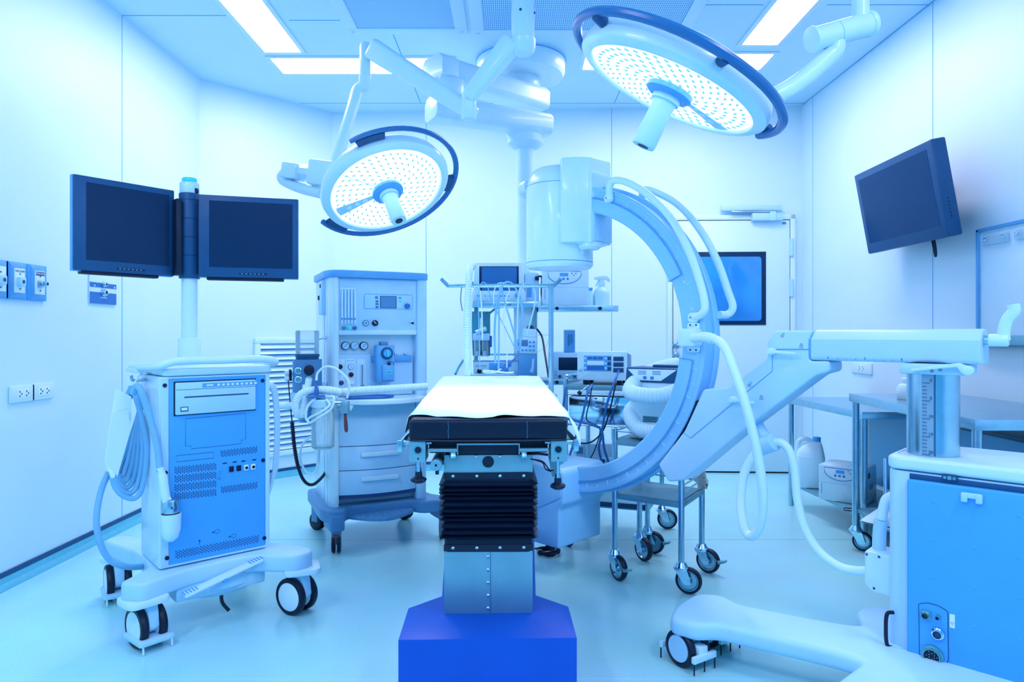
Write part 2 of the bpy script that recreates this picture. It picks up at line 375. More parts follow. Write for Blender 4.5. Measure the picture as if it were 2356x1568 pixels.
mb = MB(); h = dp(1555, 793); mb.cyl((h.x, -0.03, h.z), (h.x, -0.042, h.z), 0.028, seg=20, b=.003); mb.cyl((h.x, -0.04, h.z), (h.x, -0.09, h.z), 0.01); mb.cyl((h.x, -0.085, h.z), (h.x + 0.12, -0.085, h.z), 0.01, b=.002); mb.build('door_handle', M['steel'], dr)
mb = MB(); h = dp(1555, 817); mb.cyl((h.x, -0.03, h.z), (h.x, -0.044, h.z), 0.027, seg=20, b=.003); mb.bx(h.x - .006, h.x + .006, -0.05, -0.043, h.z - .012, h.z + .012); mb.build('door_lock', M['steel'], dr)
mb = MB(); h = dp(1804, 513); mb.bx(h.x - .022, h.x + .022, -0.0312, -0.0298, h.z - .016, h.z + .016); mb.mi = 1; mb.bx(h.x - .016, h.x + .016, -0.0318, -0.031, h.z - .01, h.z + .01); mb.build('sticker', [M['label'], M['teal']], dr)

# ceiling lamps
def clight(x0, x1, y0, y1, label):
    o = thing('ceiling_light', label, 'ceiling light', ((x0 + x1) / 2, (y0 + y1) / 2, CH), 0, 'ring of ceiling light panels')
    hx, hy = (x1 - x0) / 2, (y1 - y0) / 2; mb = MB(); f = 0.03
    for a, b, c, d in ((-hx - f, hx + f, -hy - f, -hy), (-hx - f, hx + f, hy, hy + f), (-hx - f, -hx, -hy, hy), (hx, hx + f, -hy, hy)): mb.bx(a, b, c, d, -0.008, 0, 0.002)
    mb.build('light_frame', M['wall'], o)
    mb = MB(); mb.bx(-hx, hx, -hy, hy, -0.004, 0.0); mb.build('diffuser', M['lit'], o)
clight(-1.635, -1.40, 3.30, 4.505, 'lit rectangular ceiling panel running front to back at the left, cut by the top edge')
clight(-1.637, -0.41, 4.61, 4.875, 'long lit ceiling panel running side to side behind the left surgical lamp arm')
clight(0.49, 1.735, 4.54, 4.80, 'long lit ceiling panel partly hidden behind the large right surgical lamp')
clight(1.475, 1.70, 3.18, 4.39, 'lit rectangular ceiling panel running front to back near the right wall')
# ceiling air grilles
def cgrille(x0, x1, y0, y1, m, label):
    o = thing('air_grille', label, 'air vent', ((x0 + x1) / 2, (y0 + y1) / 2, CH), 0, 'ceiling air grilles')
    hx, hy = (x1 - x0) / 2, (y1 - y0) / 2; mb = MB(); f = 0.075
    for a, b, c, d in ((-hx - f, hx + f, -hy - f, -hy), (-hx - f, hx + f, hy, hy + f), (-hx - f, -hx, -hy, hy), (hx, hx + f, -hy, hy)): mb.bx(a, b, c, d, -0.012, 0, 0.002)
    mb.mi = 1
    for sx in (-1, 1): mb.cyl((sx * (hx + f * .5), hy + f * .6, -0.0115), (sx * (hx + f * .5), hy + f * .6, -0.0155), 0.008, seg=12)
    mb.build('grille_frame', [M['ceil'], M['steel']], o)
    mb = MB(); mb.bx(-hx, hx, -hy, hy, -0.006, 0.0); mb.build('perforated_plate', m, o)
cgrille(-0.945, -0.352, 2.7, 4.15, M['mesh_a'], 'diagonally perforated ceiling air grille left of the lamp mounting tube')
cgrille(-0.178, 1.01, 2.7, 4.17, M['mesh_b'], 'wide slotted ceiling air grille above and behind the right surgical lamp')

# louvred vent on the angled wall
vt = wframe(MCH, 'louvered_vent', 'white louvred wall vent low on the angled wall behind the anesthesia machine', 'vent')
a, b = pix(vt, 586, 776, -0.02), pix(vt, 737, 1050, -0.02); x0, x1, z0, z1 = a.x, b.x, 0.17, 1.105; f = 0.045
mb = MB()
for q in ((x0, x1, z1 - f, z1), (x0, x1, z0, z0 + f), (x0, x0 + f, z0 + f, z1 - f), (x1 - f, x1, z0 + f, z1 - f)): mb.bx(q[0], q[1], -0.03, -0.0005, q[2], q[3], 0.006)
mb.build('vent_frame', M['white'], vt)
mb = MB(); mb.bx(x0 + f, x1 - f, -0.003, -0.0005, z0 + f, z1 - f); mb.build('vent_back', M['panel'], vt)
mb = MB(); n = 19
for k in range(n):
    z = z0 + f + (k + .5) * (z1 - z0 - 2 * f) / n
    mb.box(((x0 + x1) / 2, -0.018, z), (x1 - x0 - 2 * f, 0.004, 0.042), 0.0015, Matrix.Rotation(R(-38), 4, 'X'))
mb.build('slats', M['white'], vt)
# ================================================================ wall fittings
WL = Matrix.Translation((XL, 0, 0)) @ Matrix.Rotation(R(90), 4, 'Z')     # left wall: local x runs to the back, local -y into the room
def wl(name, label, cat, group=None): return thing(name, label, cat, (XL, 0, 0), R(90), group)
def wr(name, label, cat, group=None): return thing(name, label, cat, (XR, 0, 0), R(-90), group)
# gas outlets
def gas_plate(label, px, word, kind):
    o = wl('gas_outlet', label, 'gas outlet', 'grey gas outlets beside the left edge'); 
    c = pix(o, px, 650, 0); xx = c.x; hw = 0.0655; z0, z1 = 1.295, 1.465
    mb = MB(); mb.prism(rect(xx - hw, z0, xx + hw, z1), -0.012, -0.0005, 'xz', 0.002); mb.build('back_plate', M['panel'], o)
    mb = MB(); t = bmesh.new(); q = []
    for (w2, h2, y) in ((0.052, 0.084, -0.0115), (0.036, 0.060, -0.022)):
        q.append([t.verts.new((xx + sx * w2, y, (z0 + z1) / 2 + sz * h2)) for sx, sz in ((-1, -1), (1, -1), (1, 1), (-1, 1))])
    t.faces.new(q[1]); t.faces.new(q[0][::-1])
    for k in range(4): t.faces.new((q[0][k], q[0][(k + 1) % 4], q[1][(k + 1) % 4], q[1][k]))
    mb.add(t); mb.build('bezel', M['midblue'], o)
    zc = (z0 + z1) / 2
    mb = MB(); mb.bx(xx - .033, xx + .033, -0.026, -0.021, zc - .056, zc + .056, .001); mb.mi = 1
    if kind: mb.bx(xx - .03, xx + .03, -.0266, -.0255, zc + .034, zc + .052); mb.mi = 2
    mb.text(word, 0.0125 if kind else 0.0145, T(xx, -0.0268 if kind else -.0264, zc + .043) @ XZ); mb.mi = 1
    for sz in (-.038, .03): mb.cyl((xx, -.025, zc + sz), (xx, -.028, zc + sz), .0035, seg=10)
    mb.build('face_plate', [M['label'], M['ink'], M['whiteprint']], o)
    mb = MB()
    if kind == 0:
        mb.box((xx, -0.033, zc - .005), (.044, .018, .042), .006); mb.mi = 1; mb.box((xx + .002, -0.0425, zc - .005), (.014, .002, .015))
        mb.build('vacuum_socket', [M['plastic'], M['ink']], o)
    else:
        mb.box((xx, -0.030, zc - .006), (.034, .010, .034), .003); mb.cyl((xx, -.03, zc - .005), (xx, -.062, zc - .005), .011, seg=16, b=.002)
        mb.cyl((xx, -.042, zc - .005), (xx, -.048, zc - .005), .0135, seg=6); mb.mi = 1; mb.cyl((xx, -.0615, zc - .005), (xx, -.0625, zc - .005), .007, seg=12); mb.build('connector', [M['steel'], M['black']], o)
gas_plate('grey vacuum outlet with a square socket on the left wall', 33, 'VACUUM', 0)
gas_plate('grey nitrogen outlet with a threaded metal connector on the left wall', 80, 'NITROGEN', 1)
gas_plate('grey outlet plate cut off by the left edge of the photo', -12, '', 0)
# blue valve plate
o = wl('valve_plate', 'blue and white valve plate on the left wall below the left monitor', 'wall plate')
x0, x1 = pix(o, 203, 650).x, pix(o, 264, 650).x; xc = (x0 + x1) / 2
mb = MB(); mb.bx(x0, x1, -0.008, -0.0005, 1.302, 1.50, .001); mb.mi = 1
mb.bx(x0, x1, -0.0095, -0.0075, 1.302, 1.365); mb.bx(x0, x1, -0.0095, -0.0075, 1.392, 1.418)
mb.mi = 2; mb.bx(xc - .03, xc + .03, -.0098, -.009, 1.335, 1.339); mb.build('plate', [M['wall'], M['cobalt'], M['whiteprint']], o)
for z, r in ((1.366, .024), (1.412, .017)):
    mb = MB(); mb.cyl((xc, -.007, z), (xc, -.013, z), r, seg=6); mb.cyl((xc, -.013, z), (xc, -.027, z), r * .72, seg=18, b=.002); mb.mi = 1; mb.cyl((xc, -.0265, z), (xc, -.0275, z), r * .45, seg=14); mb.build('valve_port', [M['chrome'], M['black']], o)
for dx in (-.085, .1):
    mb = MB(); mb.cyl((xc + dx, -.0075, 1.4), (xc + dx, -.012, 1.4), .006, seg=12); mb.build('screw', M['chrome'], o)
# power sockets
def socket_plate(o, xx, zc, w=.155, h=.078):
    mb = MB(); mb.bx(xx - w / 2, xx + w / 2, -.012, -.0005, zc - h / 2, zc + h / 2, .003); mb.build('cover_plate', M['wall'], o)
    mb = MB(); mb.bx(xx - .04, xx + .04, -.0135, -.011, zc - .022, zc + .022, .001); mb.mi = 1
    for dx in (-.022, .022):
        for a, b in ((0, .010), (0, -.010), (.012, 0)): mb.bx(xx + dx + a - .003, xx + dx + a + .003, -.0142, -.013, zc + b - .004, zc + b + .004)
    mb.build('socket_insert', [M['label'], M['ink']], o)
for i, (px, py) in enumerate(((47, 908), (95, 899))):
    o = wl('power_socket', ('nearer' if i == 0 else 'farther') + ' plate of the white double power socket pair low on the left wall', 'socket', 'white power sockets on the left wall')
    c = pix(o, px, py); socket_plate(o, c.x, .858)
o = wr('power_socket', 'white power socket on the right wall above the steel tables', 'socket'); c = pix(o, 1985, 847); socket_plate(o, c.x, .905, .26, .075)

# wall monitor on the right
o = thing('flat_monitor', 'black flat monitor tilted forward on the right wall', 'monitor', (2.12, 3.78, 1.86))
X = V((-.043, -1, -.012)).normalized(); Z = V((.185, .0, -1)); Z = -Z; nrm = X.cross(Z).normalized()   # nrm points into the wall side
Zt = nrm.cross(X).normalized() * -1
if Zt.z < 0: Zt = -Zt
nrm = Zt.cross(X).normalized()
if nrm.x < 0: nrm = -nrm
MW = Matrix((X, nrm, Zt)).transposed().to_4x4()
mb = MB(MW); hw, hh = .415, .245
mb.prism(rect(-hw, -hh, hw, hh), 0.0, .075, 'xz', .010); mb.prism(rect(-hw * .8, -hh * .75, hw * .8, hh * .75), .07, .115, 'xz', .015); mb.mi = 1
for k in range(6): mb.bx(hw - .0015, hw + .001, .03, .036, -.06 - k * .018, -.052 - k * .018)
mb.build('housing', [M['navy'], M['black']], o)
mb = MB(MW); mb.prism(rect(-hw + .048, -hh + .062, hw - .048, hh - .04), -.0012, .004, 'xz'); m = mat('glossy_screen', (0.008, 0.06, 0.17), 0.15, var=0.02, spec=0.06); mb.build('screen', m, o)
mb = MB(); mb.cyl((.02, 0, -.02), (.19, .0, -.04), .03); mb.bx(.2, .239, -.12, .12, -.16, .08, .004); mb.build('wall_bracket', M['navy'], o)
mb = MB(); a = V((.1, -.16, -.2)); mb.tube([a, a + V((.01, 0, -.06)), a + V((.015, -.01, -.115)), a + V((.01, -.02, -.08)), a + V((.0, -.02, -.02))], .006, 8); mb.build('cable', M['black'], o)

# film viewer on the right wall
o = wr('film_viewer', 'white wall-mounted film viewing board with clear clips at the right edge', 'viewing board')
xa = pix(o, 2263, 650).x; xb = xa + 1.0; zt, zb = pix(o, 2263, 530).z, pix(o, 2263, 792).z
mb = MB(); mb.bx(xa + .003, xb - .003, -.03, -.0015, zb + .045, zt - .003, .002); mb.build('board', M['white'], o)
mb = MB()
for q in ((xa, xa + .018, zb + .04, zt), (xb - .018, xb, zb + .04, zt), (xa, xb, zt - .012, zt + .004)): mb.bx(q[0], q[1], -.04, -.001, q[2], q[3], .002)
mb.build('board_frame', M['midblue'], o)
mb = MB(); mb.bx(xa - .004, xb, -.05, -.001, zb, zb + .046, .003); mb.build('lower_rail', M['satin'], o)
mb = MB(); mb.cyl((xa + .115, -.05, zb + .03), (xa + .115, -.066, zb + .03), .012, seg=14, b=.002); mb.build('knob', M['black'], o)
for k in range(2):
    x = xa + .055 + k * .21; mb = MB(); mb.bx(x, x + .17, -.044, -.036, zt - .085, zt - .04, .002); mb.build('film_clip', mat('clear_acrylic', (.5, .8, .98), .1, var=0, alpha=.45), o)
    for dx in (.02, .145):
        mb = MB(); mb.cyl((x + dx, -.03, zt - .055), (x + dx, -.05, zt - .055), .007, seg=12, b=.002); mb.build('clip_screw', M['chrome'], o)

# ================================================================ surgical lamps
def lamp_head(o, c, n, xdir, watts, spot):
    """round lamp head with centre c, light leaving along n; local x towards the yoke"""
    F = T(*c) @ frame(xdir, n); Rr = .30
    mb = MB(F)
    mb.lathe([(0, -.105), (.10, -.10), (.20, -.082), (.262, -.055), (.292, -.022), (.30, .004), (.296, .022), (.282, .032), (.262, .034), (.256, .028), (.254, .02), (.0, .018)], seg=56)
    mb.build('lamp_housing', M['white'], o)
    mb = MB(F); mb.lathe([(0, .021), (.252, .021), (.252, .027), (.248, .028), (0, .028)], seg=56); mb.mi = 1
    A0 = R(2)
    t = [(.07, -.012), (.245, -.03), (.25, 0), (.245, .03), (.07, .012)]; mb.prism(t, .0275, .0295, 'xy'); mb.mi = 2
    for r in (.11, .15, .19): mb.cyl((r, 0, .029), (r, 0, .031), .012, seg=12)
    mb.mi = 1; d = V((math.cos(R(-58)), math.sin(R(-58)), 0)); mb.box(tuple(d * .16 + V((0, 0, .0285))), (.18, .003, .002), 0, R(-58))
    mb.build('lamp_lens', [M['lens'], M['plastic'], M['whiteprint']], o)
    mb = MB(F)
    for ring, (r, cnt) in enumerate(((.085, 16), (.115, 22), (.145, 28), (.175, 34), (.205, 40), (.232, 46))):
        for k in range(cnt):
            a = 2 * math.pi * (k + .5 * (ring % 2)) / cnt
            if abs((a + math.pi) % (2 * math.pi) - math.pi) * r < .03: continue
            mb.sphere((r * math.cos(a), r * math.sin(a), .0285), .0066, (1.4, .7, .6), 8, 5, Matrix.Rotation(a + .8, 4, 'Z'))
    mb.build('led_array', M['led'], o, kind='stuff')
    mb = MB(F); mb.lathe([(0, .025), (.072, .025), (.072, .042), (.06, .05), (.045, .05), (0, .05)], seg=32); mb.build('handle_collar', M['midblue'], o)
    mb = MB(F); mb.lathe([(0, .05), (.044, .05), (.044, .066), (.036, .07), (.034, .09), (.036, .20), (.034, .207), (.018, .207), (0, .205)], seg=28); mb.mi = 1; mb.cyl((0, 0, .2055), (0, 0, .2085), .017, seg=16)
    mb.build('sterile_handle', [M['plastic'], M['black']], o)
    l = bpy.data.lights.new('surgical_lamp_light', 'SPOT'); l.energy = watts; l.color = (.93, .98, 1); l.spot_size = R(spot); l.spot_blend = .6; l.shadow_soft_size = .18
    lo = bpy.data.objects.new('surgical_lamp_light', l); COL.objects.link(lo); lo.parent = o
    return F
def arc(F, r, a0, a1, z, n=26): return [F @ V((r * math.cos(R(a0 + (a1 - a0) * k / n)), r * math.sin(R(a0 + (a1 - a0) * k / n)), z)) for k in range(n + 1)]
def spot_at(o, c, tgt):
    lo = [k for k in bpy.data.objects if k.parent == o and k.type == 'LIGHT'][0]; lo.location = c
    lo.rotation_euler = V(V(tgt) - V(c)).to_track_quat('-Z', 'Y').to_euler()

# left lamp with the ceiling hub
L1 = thing('surgical_lamp', 'left surgical lamp, lit face forward, on the jointed arm from the central tube', 'surgical lamp', group='ceiling surgical lamps')
C1, N1 = at(887, 428, 3.14), V((.368, -.405, -.838)).normalized()
Y1 = at(745, 405, 3.22)
F1 = lamp_head(L1, C1, N1, Y1 - C1, 36, 58)
spot_at(L1, C1 + N1 * .24, (-.12, 2.75, .9))
def ring_angle(F, px, py, z):
    inv = F.inverted(); a = inv @ V((0, 0, CAMZ)); d = inv @ at(px, py, 1.0) - a; p = a + d * ((z - a.z) / d.z); return math.degrees(math.atan2(p.y, p.x))
aL = [ring_angle(F1, px, py, -.005) for px, py in ((813, 335), (738, 512))]
def arc_through(F, r, a0, a1, away):     # the way round that avoids angle `away`
    d = (a1 - a0) % 360; mid = (a0 + d / 2 - away + 180) % 360 - 180
    return (a0, a0 + d) if abs(mid) > 90 else (a0, a0 - (360 - d))
a0, a1 = arc_through(F1, .345, aL[0], aL[1], 0)
mb = MB(); mb.tube(arc(F1, .345, a0, a1, -.005, 48), .013, 10, 0, flat=.8); mb.build('grip_rail', M['ring'], L1)
sg = 1 if a1 > a0 else -1
for aa, w in ((a0 + sg * 14, 11), (a1 - sg * 13, 10), ((a0 + a1) / 2 - sg * 5, 8)):
    mb = MB(); P = arc(F1, .305, aa - w, aa + w, -.005, 8); Q = arc(F1, .338, aa - w, aa + w, -.005, 8); t = bmesh.new(); up = N1 * .012
    pl = [[t.verts.new(p + s * up) for p in P + Q[::-1]] for s in (-1, 1)]
    t.faces.new(pl[0]); t.faces.new(pl[1])
    for k in range(len(pl[0])): j = (k + 1) % len(pl[0]); t.faces.new((pl[0][k], pl[0][j], pl[1][j], pl[1][k]))
    mb.add(t); mb.build('rail_bracket', M['navy'], L1)
# yoke
ax = (at(760, 402, 3.25) - at(690, 393, 3.30)).normalized(); q = frame(V((0, 0, 1)), ax)
mb = MB(); mb.add(MB(T(*at(752, 402, 3.25)) @ q).box((0, 0, 0), (.12, .12, .15), .014).bm); mb.build('yoke_block', M['white'], L1)
mb = MB(); a, b = at(722, 398, 3.27), at(690, 394, 3.3); mb.cyl(a, b, .037, seg=8); mb.build('yoke_neck', M['white'], L1)
mb = MB(); mb.add(MB(T(*at(676, 395, 3.31)) @ q).box((0, 0, 0), (.075, .10, .085), .010).bm); mb.build('yoke_cap', M['white'], L1)
mb = MB(); mb.tube([at(668, 395, 3.32), at(651, 402, 3.34), at(653, 415, 3.34), at(690, 432, 3.30), at(742, 445, 3.22)], .026, 12); mb.build('yoke_bar', M['white'], L1)
mb = MB(); mb.tube([at(770, 385, 3.27), at(792, 310, 3.32), at(815, 235, 3.38), at(823, 208, 3.40), at(840, 196, 3.40), at(843, 186, 3.4)], .029, 14); mb.build('drop_tube', M['white'], L1)
mb = MB(); a = at(840, 208, 3.4); mb.lathe([(0, 0), (.026, 0), (.030, .006), (.031, .07), (.027, .075), (.027, .22), (.022, .235), (0, .235)], a, seg=22); mb.build('swivel_joint', M['white'], L1)
def beam(mb, a, b, wa, ha, wb, hb, bv=.02):
    a, b = V(a), V(b); z = (b - a); L = z.length; F = T(*a) @ frame(V((0, 0, 1)), z)
    t = bmesh.new(); r0 = [t.verts.new((sx * ha / 2, sy * wa / 2, 0)) for sx, sy in ((-1, -1), (1, -1), (1, 1), (-1, 1))]; r1 = [t.verts.new((sx * hb / 2, sy * wb / 2, L)) for sx, sy in ((-1, -1), (1, -1), (1, 1), (-1, 1))]
    t.faces.new(r0); t.faces.new(r1)
    for k in range(4): t.faces.new((r0[k], r0[(k + 1) % 4], r1[(k + 1) % 4], r1[k]))
    mb.bev(t, bv, 4); mb.add(t, F)
mb = MB(); beam(mb, at(852, 110, 3.38), at(1094, 264, 3.12), .062, .105, .055, .072, .022); mb.build('spring_arm', M['white'], L1)
mb = MB(); a = at(1079, 240, 3.1); mb.cyl(a + V((0, 0, -.07)), a + V((0, 0, .085)), .034, seg=18, b=.006); mb.mi = 1; mb.cyl(a + V((0, -.034, .02)), a + V((0, -.037, .02)), .008, seg=10); mb.build('elbow_joint', [M['white'], M['steel']], L1)
mb = MB(); beam(mb, at(1182, 92, 3.0), at(1076, 226, 3.08), .08, .095, .06, .065, .022); mb.build('support_arm', M['white'], L1)
HX, HY = .045, 3.0
mb = MB(); z0 = at(1203, 124, 3.0).z
mb.lathe([(0, z0), (.04, z0), (.05, z0 + .012), (.055, z0 + .05), (.056, z0 + .062), (.051, z0 + .064), (.051, z0 + .19), (.049, z0 + .196), (.049, 2.90), (0, 2.90)], (HX, HY, 0), seg=30); mb.build('ceiling_tube', M['white'], L1)
mb = MB(); mb.lathe([(0, 2.90), (.13, 2.90), (.17, 2.93), (.17, CH - .0065), (0, CH - .0065)], (HX, HY, 0), seg=36); mb.build('ceiling_cup', M['white'], L1)
for dx in (-.012, .048):
    mb = MB(); y = -math.sqrt(max(0, .0515 ** 2 - dx * dx)); mb.cyl((HX + dx, HY + y * .9, z0 + .172), (HX + dx, HY + y * 1.03, z0 + .172), .006, seg=10); mb.build('set_screw', M['ink'], L1)

# right lamp
L2 = thing('surgical_lamp', 'large right surgical lamp near the camera, tilted, dark blue rail over its top', 'surgical lamp', group='ceiling surgical lamps')
C2, N2 = at(1553, 187, 2.02), V((-.434, .127, -.890)).normalized()
Y2 = at(1770, 225, 2.2)
F2 = lamp_head(L2, C2, N2, Y2 - C2, 36, 58)
spot_at(L2, C2 + N2 * .24, (-.10, 2.7, .9))
inv = F2.inverted()
mb = MB(); pts = arc(F2, .332, 20, 342, -.04, 52)
def ringp(a, r=.332, z=-.008): return F2 @ V((r * math.cos(R(a)), r * math.sin(R(a)), z))
mb = MB(); mb.tube([ringp(a, z=-.010 + .012 * math.cos(R(a))) for a in range(14, 348, 6)], .014, 10, 0); mb.build('grip_rail', M['ring'], L2)
for aa in (22, 110, 180, 250, 338):
    mb = MB(); p = ringp(aa, .30); q = ringp(aa, .332, -.012); mb.cyl(p, q, .016, seg=10); mb.build('rail_bracket', M['navy'], L2)
mb = MB(); mb.tube([C2 + (Y2 - C2).normalized() * .24 - N2 * .05, at(1762, 222, 2.19), at(1800, 213, 2.2), at(1850, 180, 2.22), at(1905, 132, 2.24), at(1922, 112, 2.24), at(1922, 85, 2.24)], .029, 14); mb.build('lamp_arm', M['white'], L2)
mb = MB(); a, b = at(1866, 92, 2.22), at(2006, 54, 2.26); d = (b - a).normalized()
mb.cyl(a, a + d * .012, .042, seg=26, b=.003); mb.cyl(a + d * .012, a + d * .095, .037, .038, 26); mb.cyl(a + d * .095, a + d * .098, .0355, seg=26); mb.cyl(a + d * .098, b - d * .02, .038, .040, 26); mb.cyl(b - d * .02, b, .043, seg=26, b=.005); mb.build('swivel_joint', M['white'], L2)
a = at(1980, 60, 2.25); mb = MB(); mb.cyl(a, (a.x, a.y, 2.62), .027, seg=20); mb.build('drop_tube', M['white'], L2)
mb = MB(); beam(mb, (a.x, a.y, 2.62), (-.10, 2.62, 2.76), .075, .10, .075, .12, .026); mb.build('spring_arm', M['white'], L2)
mb = MB(); beam(mb, (-.10, 2.62, 2.74), (HX, HY - .03, 2.69), .08, .09, .09, .10, .026); mb.build('support_arm', M['white'], L2)

# ================================================================ ceiling pendant
PD = thing('equipment_boom', 'white two-arm equipment boom carrying a service column and instrument shelves', 'medical pendant', (.08, 4.38, 0))
def pl(v): return V(v) - PD.location
dc = V((.055, 4.66, 0)) - V((.08, 4.38, 0))
mb = MB(); mb.lathe([(0, 2.875), (.20, 2.875), (.205, 2.87), (.24, 2.868), (.285, 2.885), (.30, 2.915), (.302, 2.965), (.302, CH - .0005), (0, CH - .0005)], dc, seg=48); mb.mi = 1
mb.lathe([(.3015, 2.984), (.304, 2.984), (.304, 2.992), (.3015, 2.992)], dc, seg=48, closed=True); mb.build('ceiling_cover', [M['white'], M['panel']], PD)
mb = MB(); mb.cyl(dc + V((0, 0, 2.80)), dc + V((0, 0, 2.88)), .13, seg=32, b=.006); mb.build('bearing', M['white'], PD)
def parm(name, a, b, w, h, e):
    mb = MB(); a, b = pl(a), pl(b); d = (b - a).normalized()
    o8 = lambda k, h=h: [(-.5 * w * k, -.32 * h), (-.36 * w * k, -.5 * h), (.36 * w * k, -.5 * h), (.5 * w * k, -.32 * h), (.5 * w * k, .28 * h), (.34 * w * k, .5 * h), (-.34 * w * k, .5 * h), (-.5 * w * k, .28 * h)]
    F = T(*a) @ Matrix((V((d.y, -d.x, 0)), V((0, 0, 1)), d)).transposed().to_4x4(); mb.M = F; L = (b - a).length
    mb.prism(o8(1), .05, L, 'xy', .012); mb.prism(o8(e, h * 1.05), -.02, .10, 'xy', .005, 2); mb.build(name, M['white'], PD)
parm('upper_arm', (-.47, 4.10, 2.72), (.19, 4.66, 2.72), .20, .15, 1.12)
parm('lower_arm', (-.47, 4.06, 2.475), (.22, 4.42, 2.475), .19, .135, 1.1)
mb = MB(); a = pl((-.40, 4.14, 2.56)); mb.cyl(a, a + V((0, 0, .10)), .115, seg=32, b=.01); mb.build('elbow_bearing', M['white'], PD)
mb = MB(); mb.lathe([(0, 2.315), (.06, 2.315), (.085, 2.325), (.115, 2.345), (.118, 2.352), (.113, 2.355), (.113, 2.40), (.12, 2.405), (.13, 2.43), (0, 2.43)], seg=36); mb.build('flange', M['white'], PD)
mb = MB(); mb.cyl((0, 0, 1.50), (0, 0, 2.32), .059, seg=28); mb.build('drop_tube', M['white'], PD)
mb = MB(); mb.prism(round_poly(rect(-.075, -.075, .075, .075), .03), .31, 1.52, 'xy', .004); mb.mi = 1
mb.bx(.062, .0765, -.02, .02, .85, 1.3); mb.bx(.04, .07, -.0775, -.074, .66, 1.30)
mb.build('service_column', [M['white'], M['satin']], PD)
for z in (.93, 1.05, 1.17):
    mb = MB(); mb.cyl((.03, -.073, z), (.03, -.082, z), .022, seg=16, b=.003); mb.build('column_outlet', M['navy'], PD)
def shelf(name, x0, x1, y0, y1, z, knobs, label=None):
    """shelf in pendant coordinates with a steel rail on its front edge"""
    mb = MB(); mb.bx(x0, x1, y0, y1, z - .03, z, .006); mb.build(name, M['white'], PD)
    mb = MB(); mb.bx(x0, x1 - .02, y0 - .014, y0 - .001, z - .034, z + .002, .002); mb.bx(x0, x0 + .012, y0, y1, z - .034, z + .002, .002); mb.build('shelf_rail', M['steel'], PD)
    mb = MB(); mb.bx(x1 - .022, x1 + .006, y0 - .016, y0 + .02, z - .036, z + .003, .004); mb.build('rail_end', M['plastic'], PD)
    for kx in knobs:
        mb = MB(); mb.cyl((kx, y0 - .013, z - .017), (kx, y0 - .024, z - .017), .011, seg=16, b=.002); mb.build('rail_knob', M['black'], PD)
SY = -.16     # local y of the shelf fronts
def sx(px): return pix(PD, px, 700, SY).x
zS = {k: pix(PD, 0, v, SY).z for k, v in (('mon', 694), ('top', 703), ('mid', 872), ('low', 1052))}
shelf('monitor_shelf', sx(1085), sx(1243), SY, .14, zS['mon'], ())
shelf('upper_shelf', .0775, sx(1420), SY, .14, zS['top'], (sx(1281), sx(1380)))
shelf('middle_shelf', .0775, sx(1424), SY, .14, zS['mid'], (sx(1281), sx(1400)))
shelf('lower_shelf', .0775, sx(1426), SY, .14, zS['low'], (sx(1290), sx(1387)))
shelf('left_shelf', sx(1082), sx(1226), SY, .14, pix(PD, 0, 860, SY).z, ())
# dark mounting plate and posts on the left of the column
mb = MB(); mb.bx(sx(1083), sx(1127), -.10, -.085, pix(PD, 0, 818, -.1).z, pix(PD, 0, 716, -.1).z, .003); mb.build('mounting_plate', M['teal'], PD)
mb = MB(); z = pix(PD, 0, 815, -.09).z; mb.cyl((sx(1085), -.09, z), (sx(1235), -.09, z), .006, seg=10); mb.build('accessory_rail', M['steel'], PD)
mb = MB(); mb.bx(sx(1089), sx(1098), -.08, -.06, pix(PD, 0, 860, SY).z, zS['mon'] - .03, .002); mb.build('shelf_post', M['satin'], PD)

# things standing on the pendant shelves
def onp(name, label, cat, px, z, dy=0.0, rz=0.0, group=None):
    return thing(name, label, cat, PD.location + V((sx(px), SY + .12 + dy, z + .0006)), rz, group)
def u(px): return px / FPX * 4.25       # pixels to metres at the shelf distance
# patient monitor
o = onp('patient_monitor', 'white patient monitor with a dark blue screen on the upper left pendant shelf', 'monitor', 1148, zS['mon'])
W, H = u(117) / 2, u(90); mb = MB(); mb.prism([(-W, .06), (W, .06), (W - .005, H), (-W + .005, H)], -.115, .03, 'xz', .008); mb.build('housing', M['white'], o)
mb = MB(); mb.prism(round_poly([(-W - .003, .0), (W + .008, .0), (W + .004, .068), (-W + .004, .068)], .006), -.125, .05, 'xz', .006); mb.mi = 1
for dx in (-.055, -.03, -.008, .014, .036, .058): mb.cyl((dx, -.125, .036), (dx, -.128, .036), .006, seg=12)
mb.bx(-.135, -.118, -.127, -.124, .03, .044); mb.cyl((-.085, -.125, .036), (-.085, -.128, .036), .004, seg=10); mb.build('control_strip', [M['white'], M['midblue']], o)
mb = MB(); mb.cyl((.112, -.125, .038), (.112, -.14, .038), .015, seg=20, b=.003); mb.build('dial', M['midblue'], o)
mb = MB(); mb.bx(-W + .036, W - .036, -.1175, -.114, .066, H - .024, .002); mb.build('screen_bezel', M['screen'], o)
mb = MB(); mb.bx(-W + .052, W - .048, -.1185, -.117, .07, H - .029); mb.build('screen', M['screen2'], o)
for z in (.11, .20):
    mb = MB(); mb.bx(-W - .012, -W + .002, -.09, -.07, z, z + .018, .003); mb.build('side_catch', M['midblue'], o)
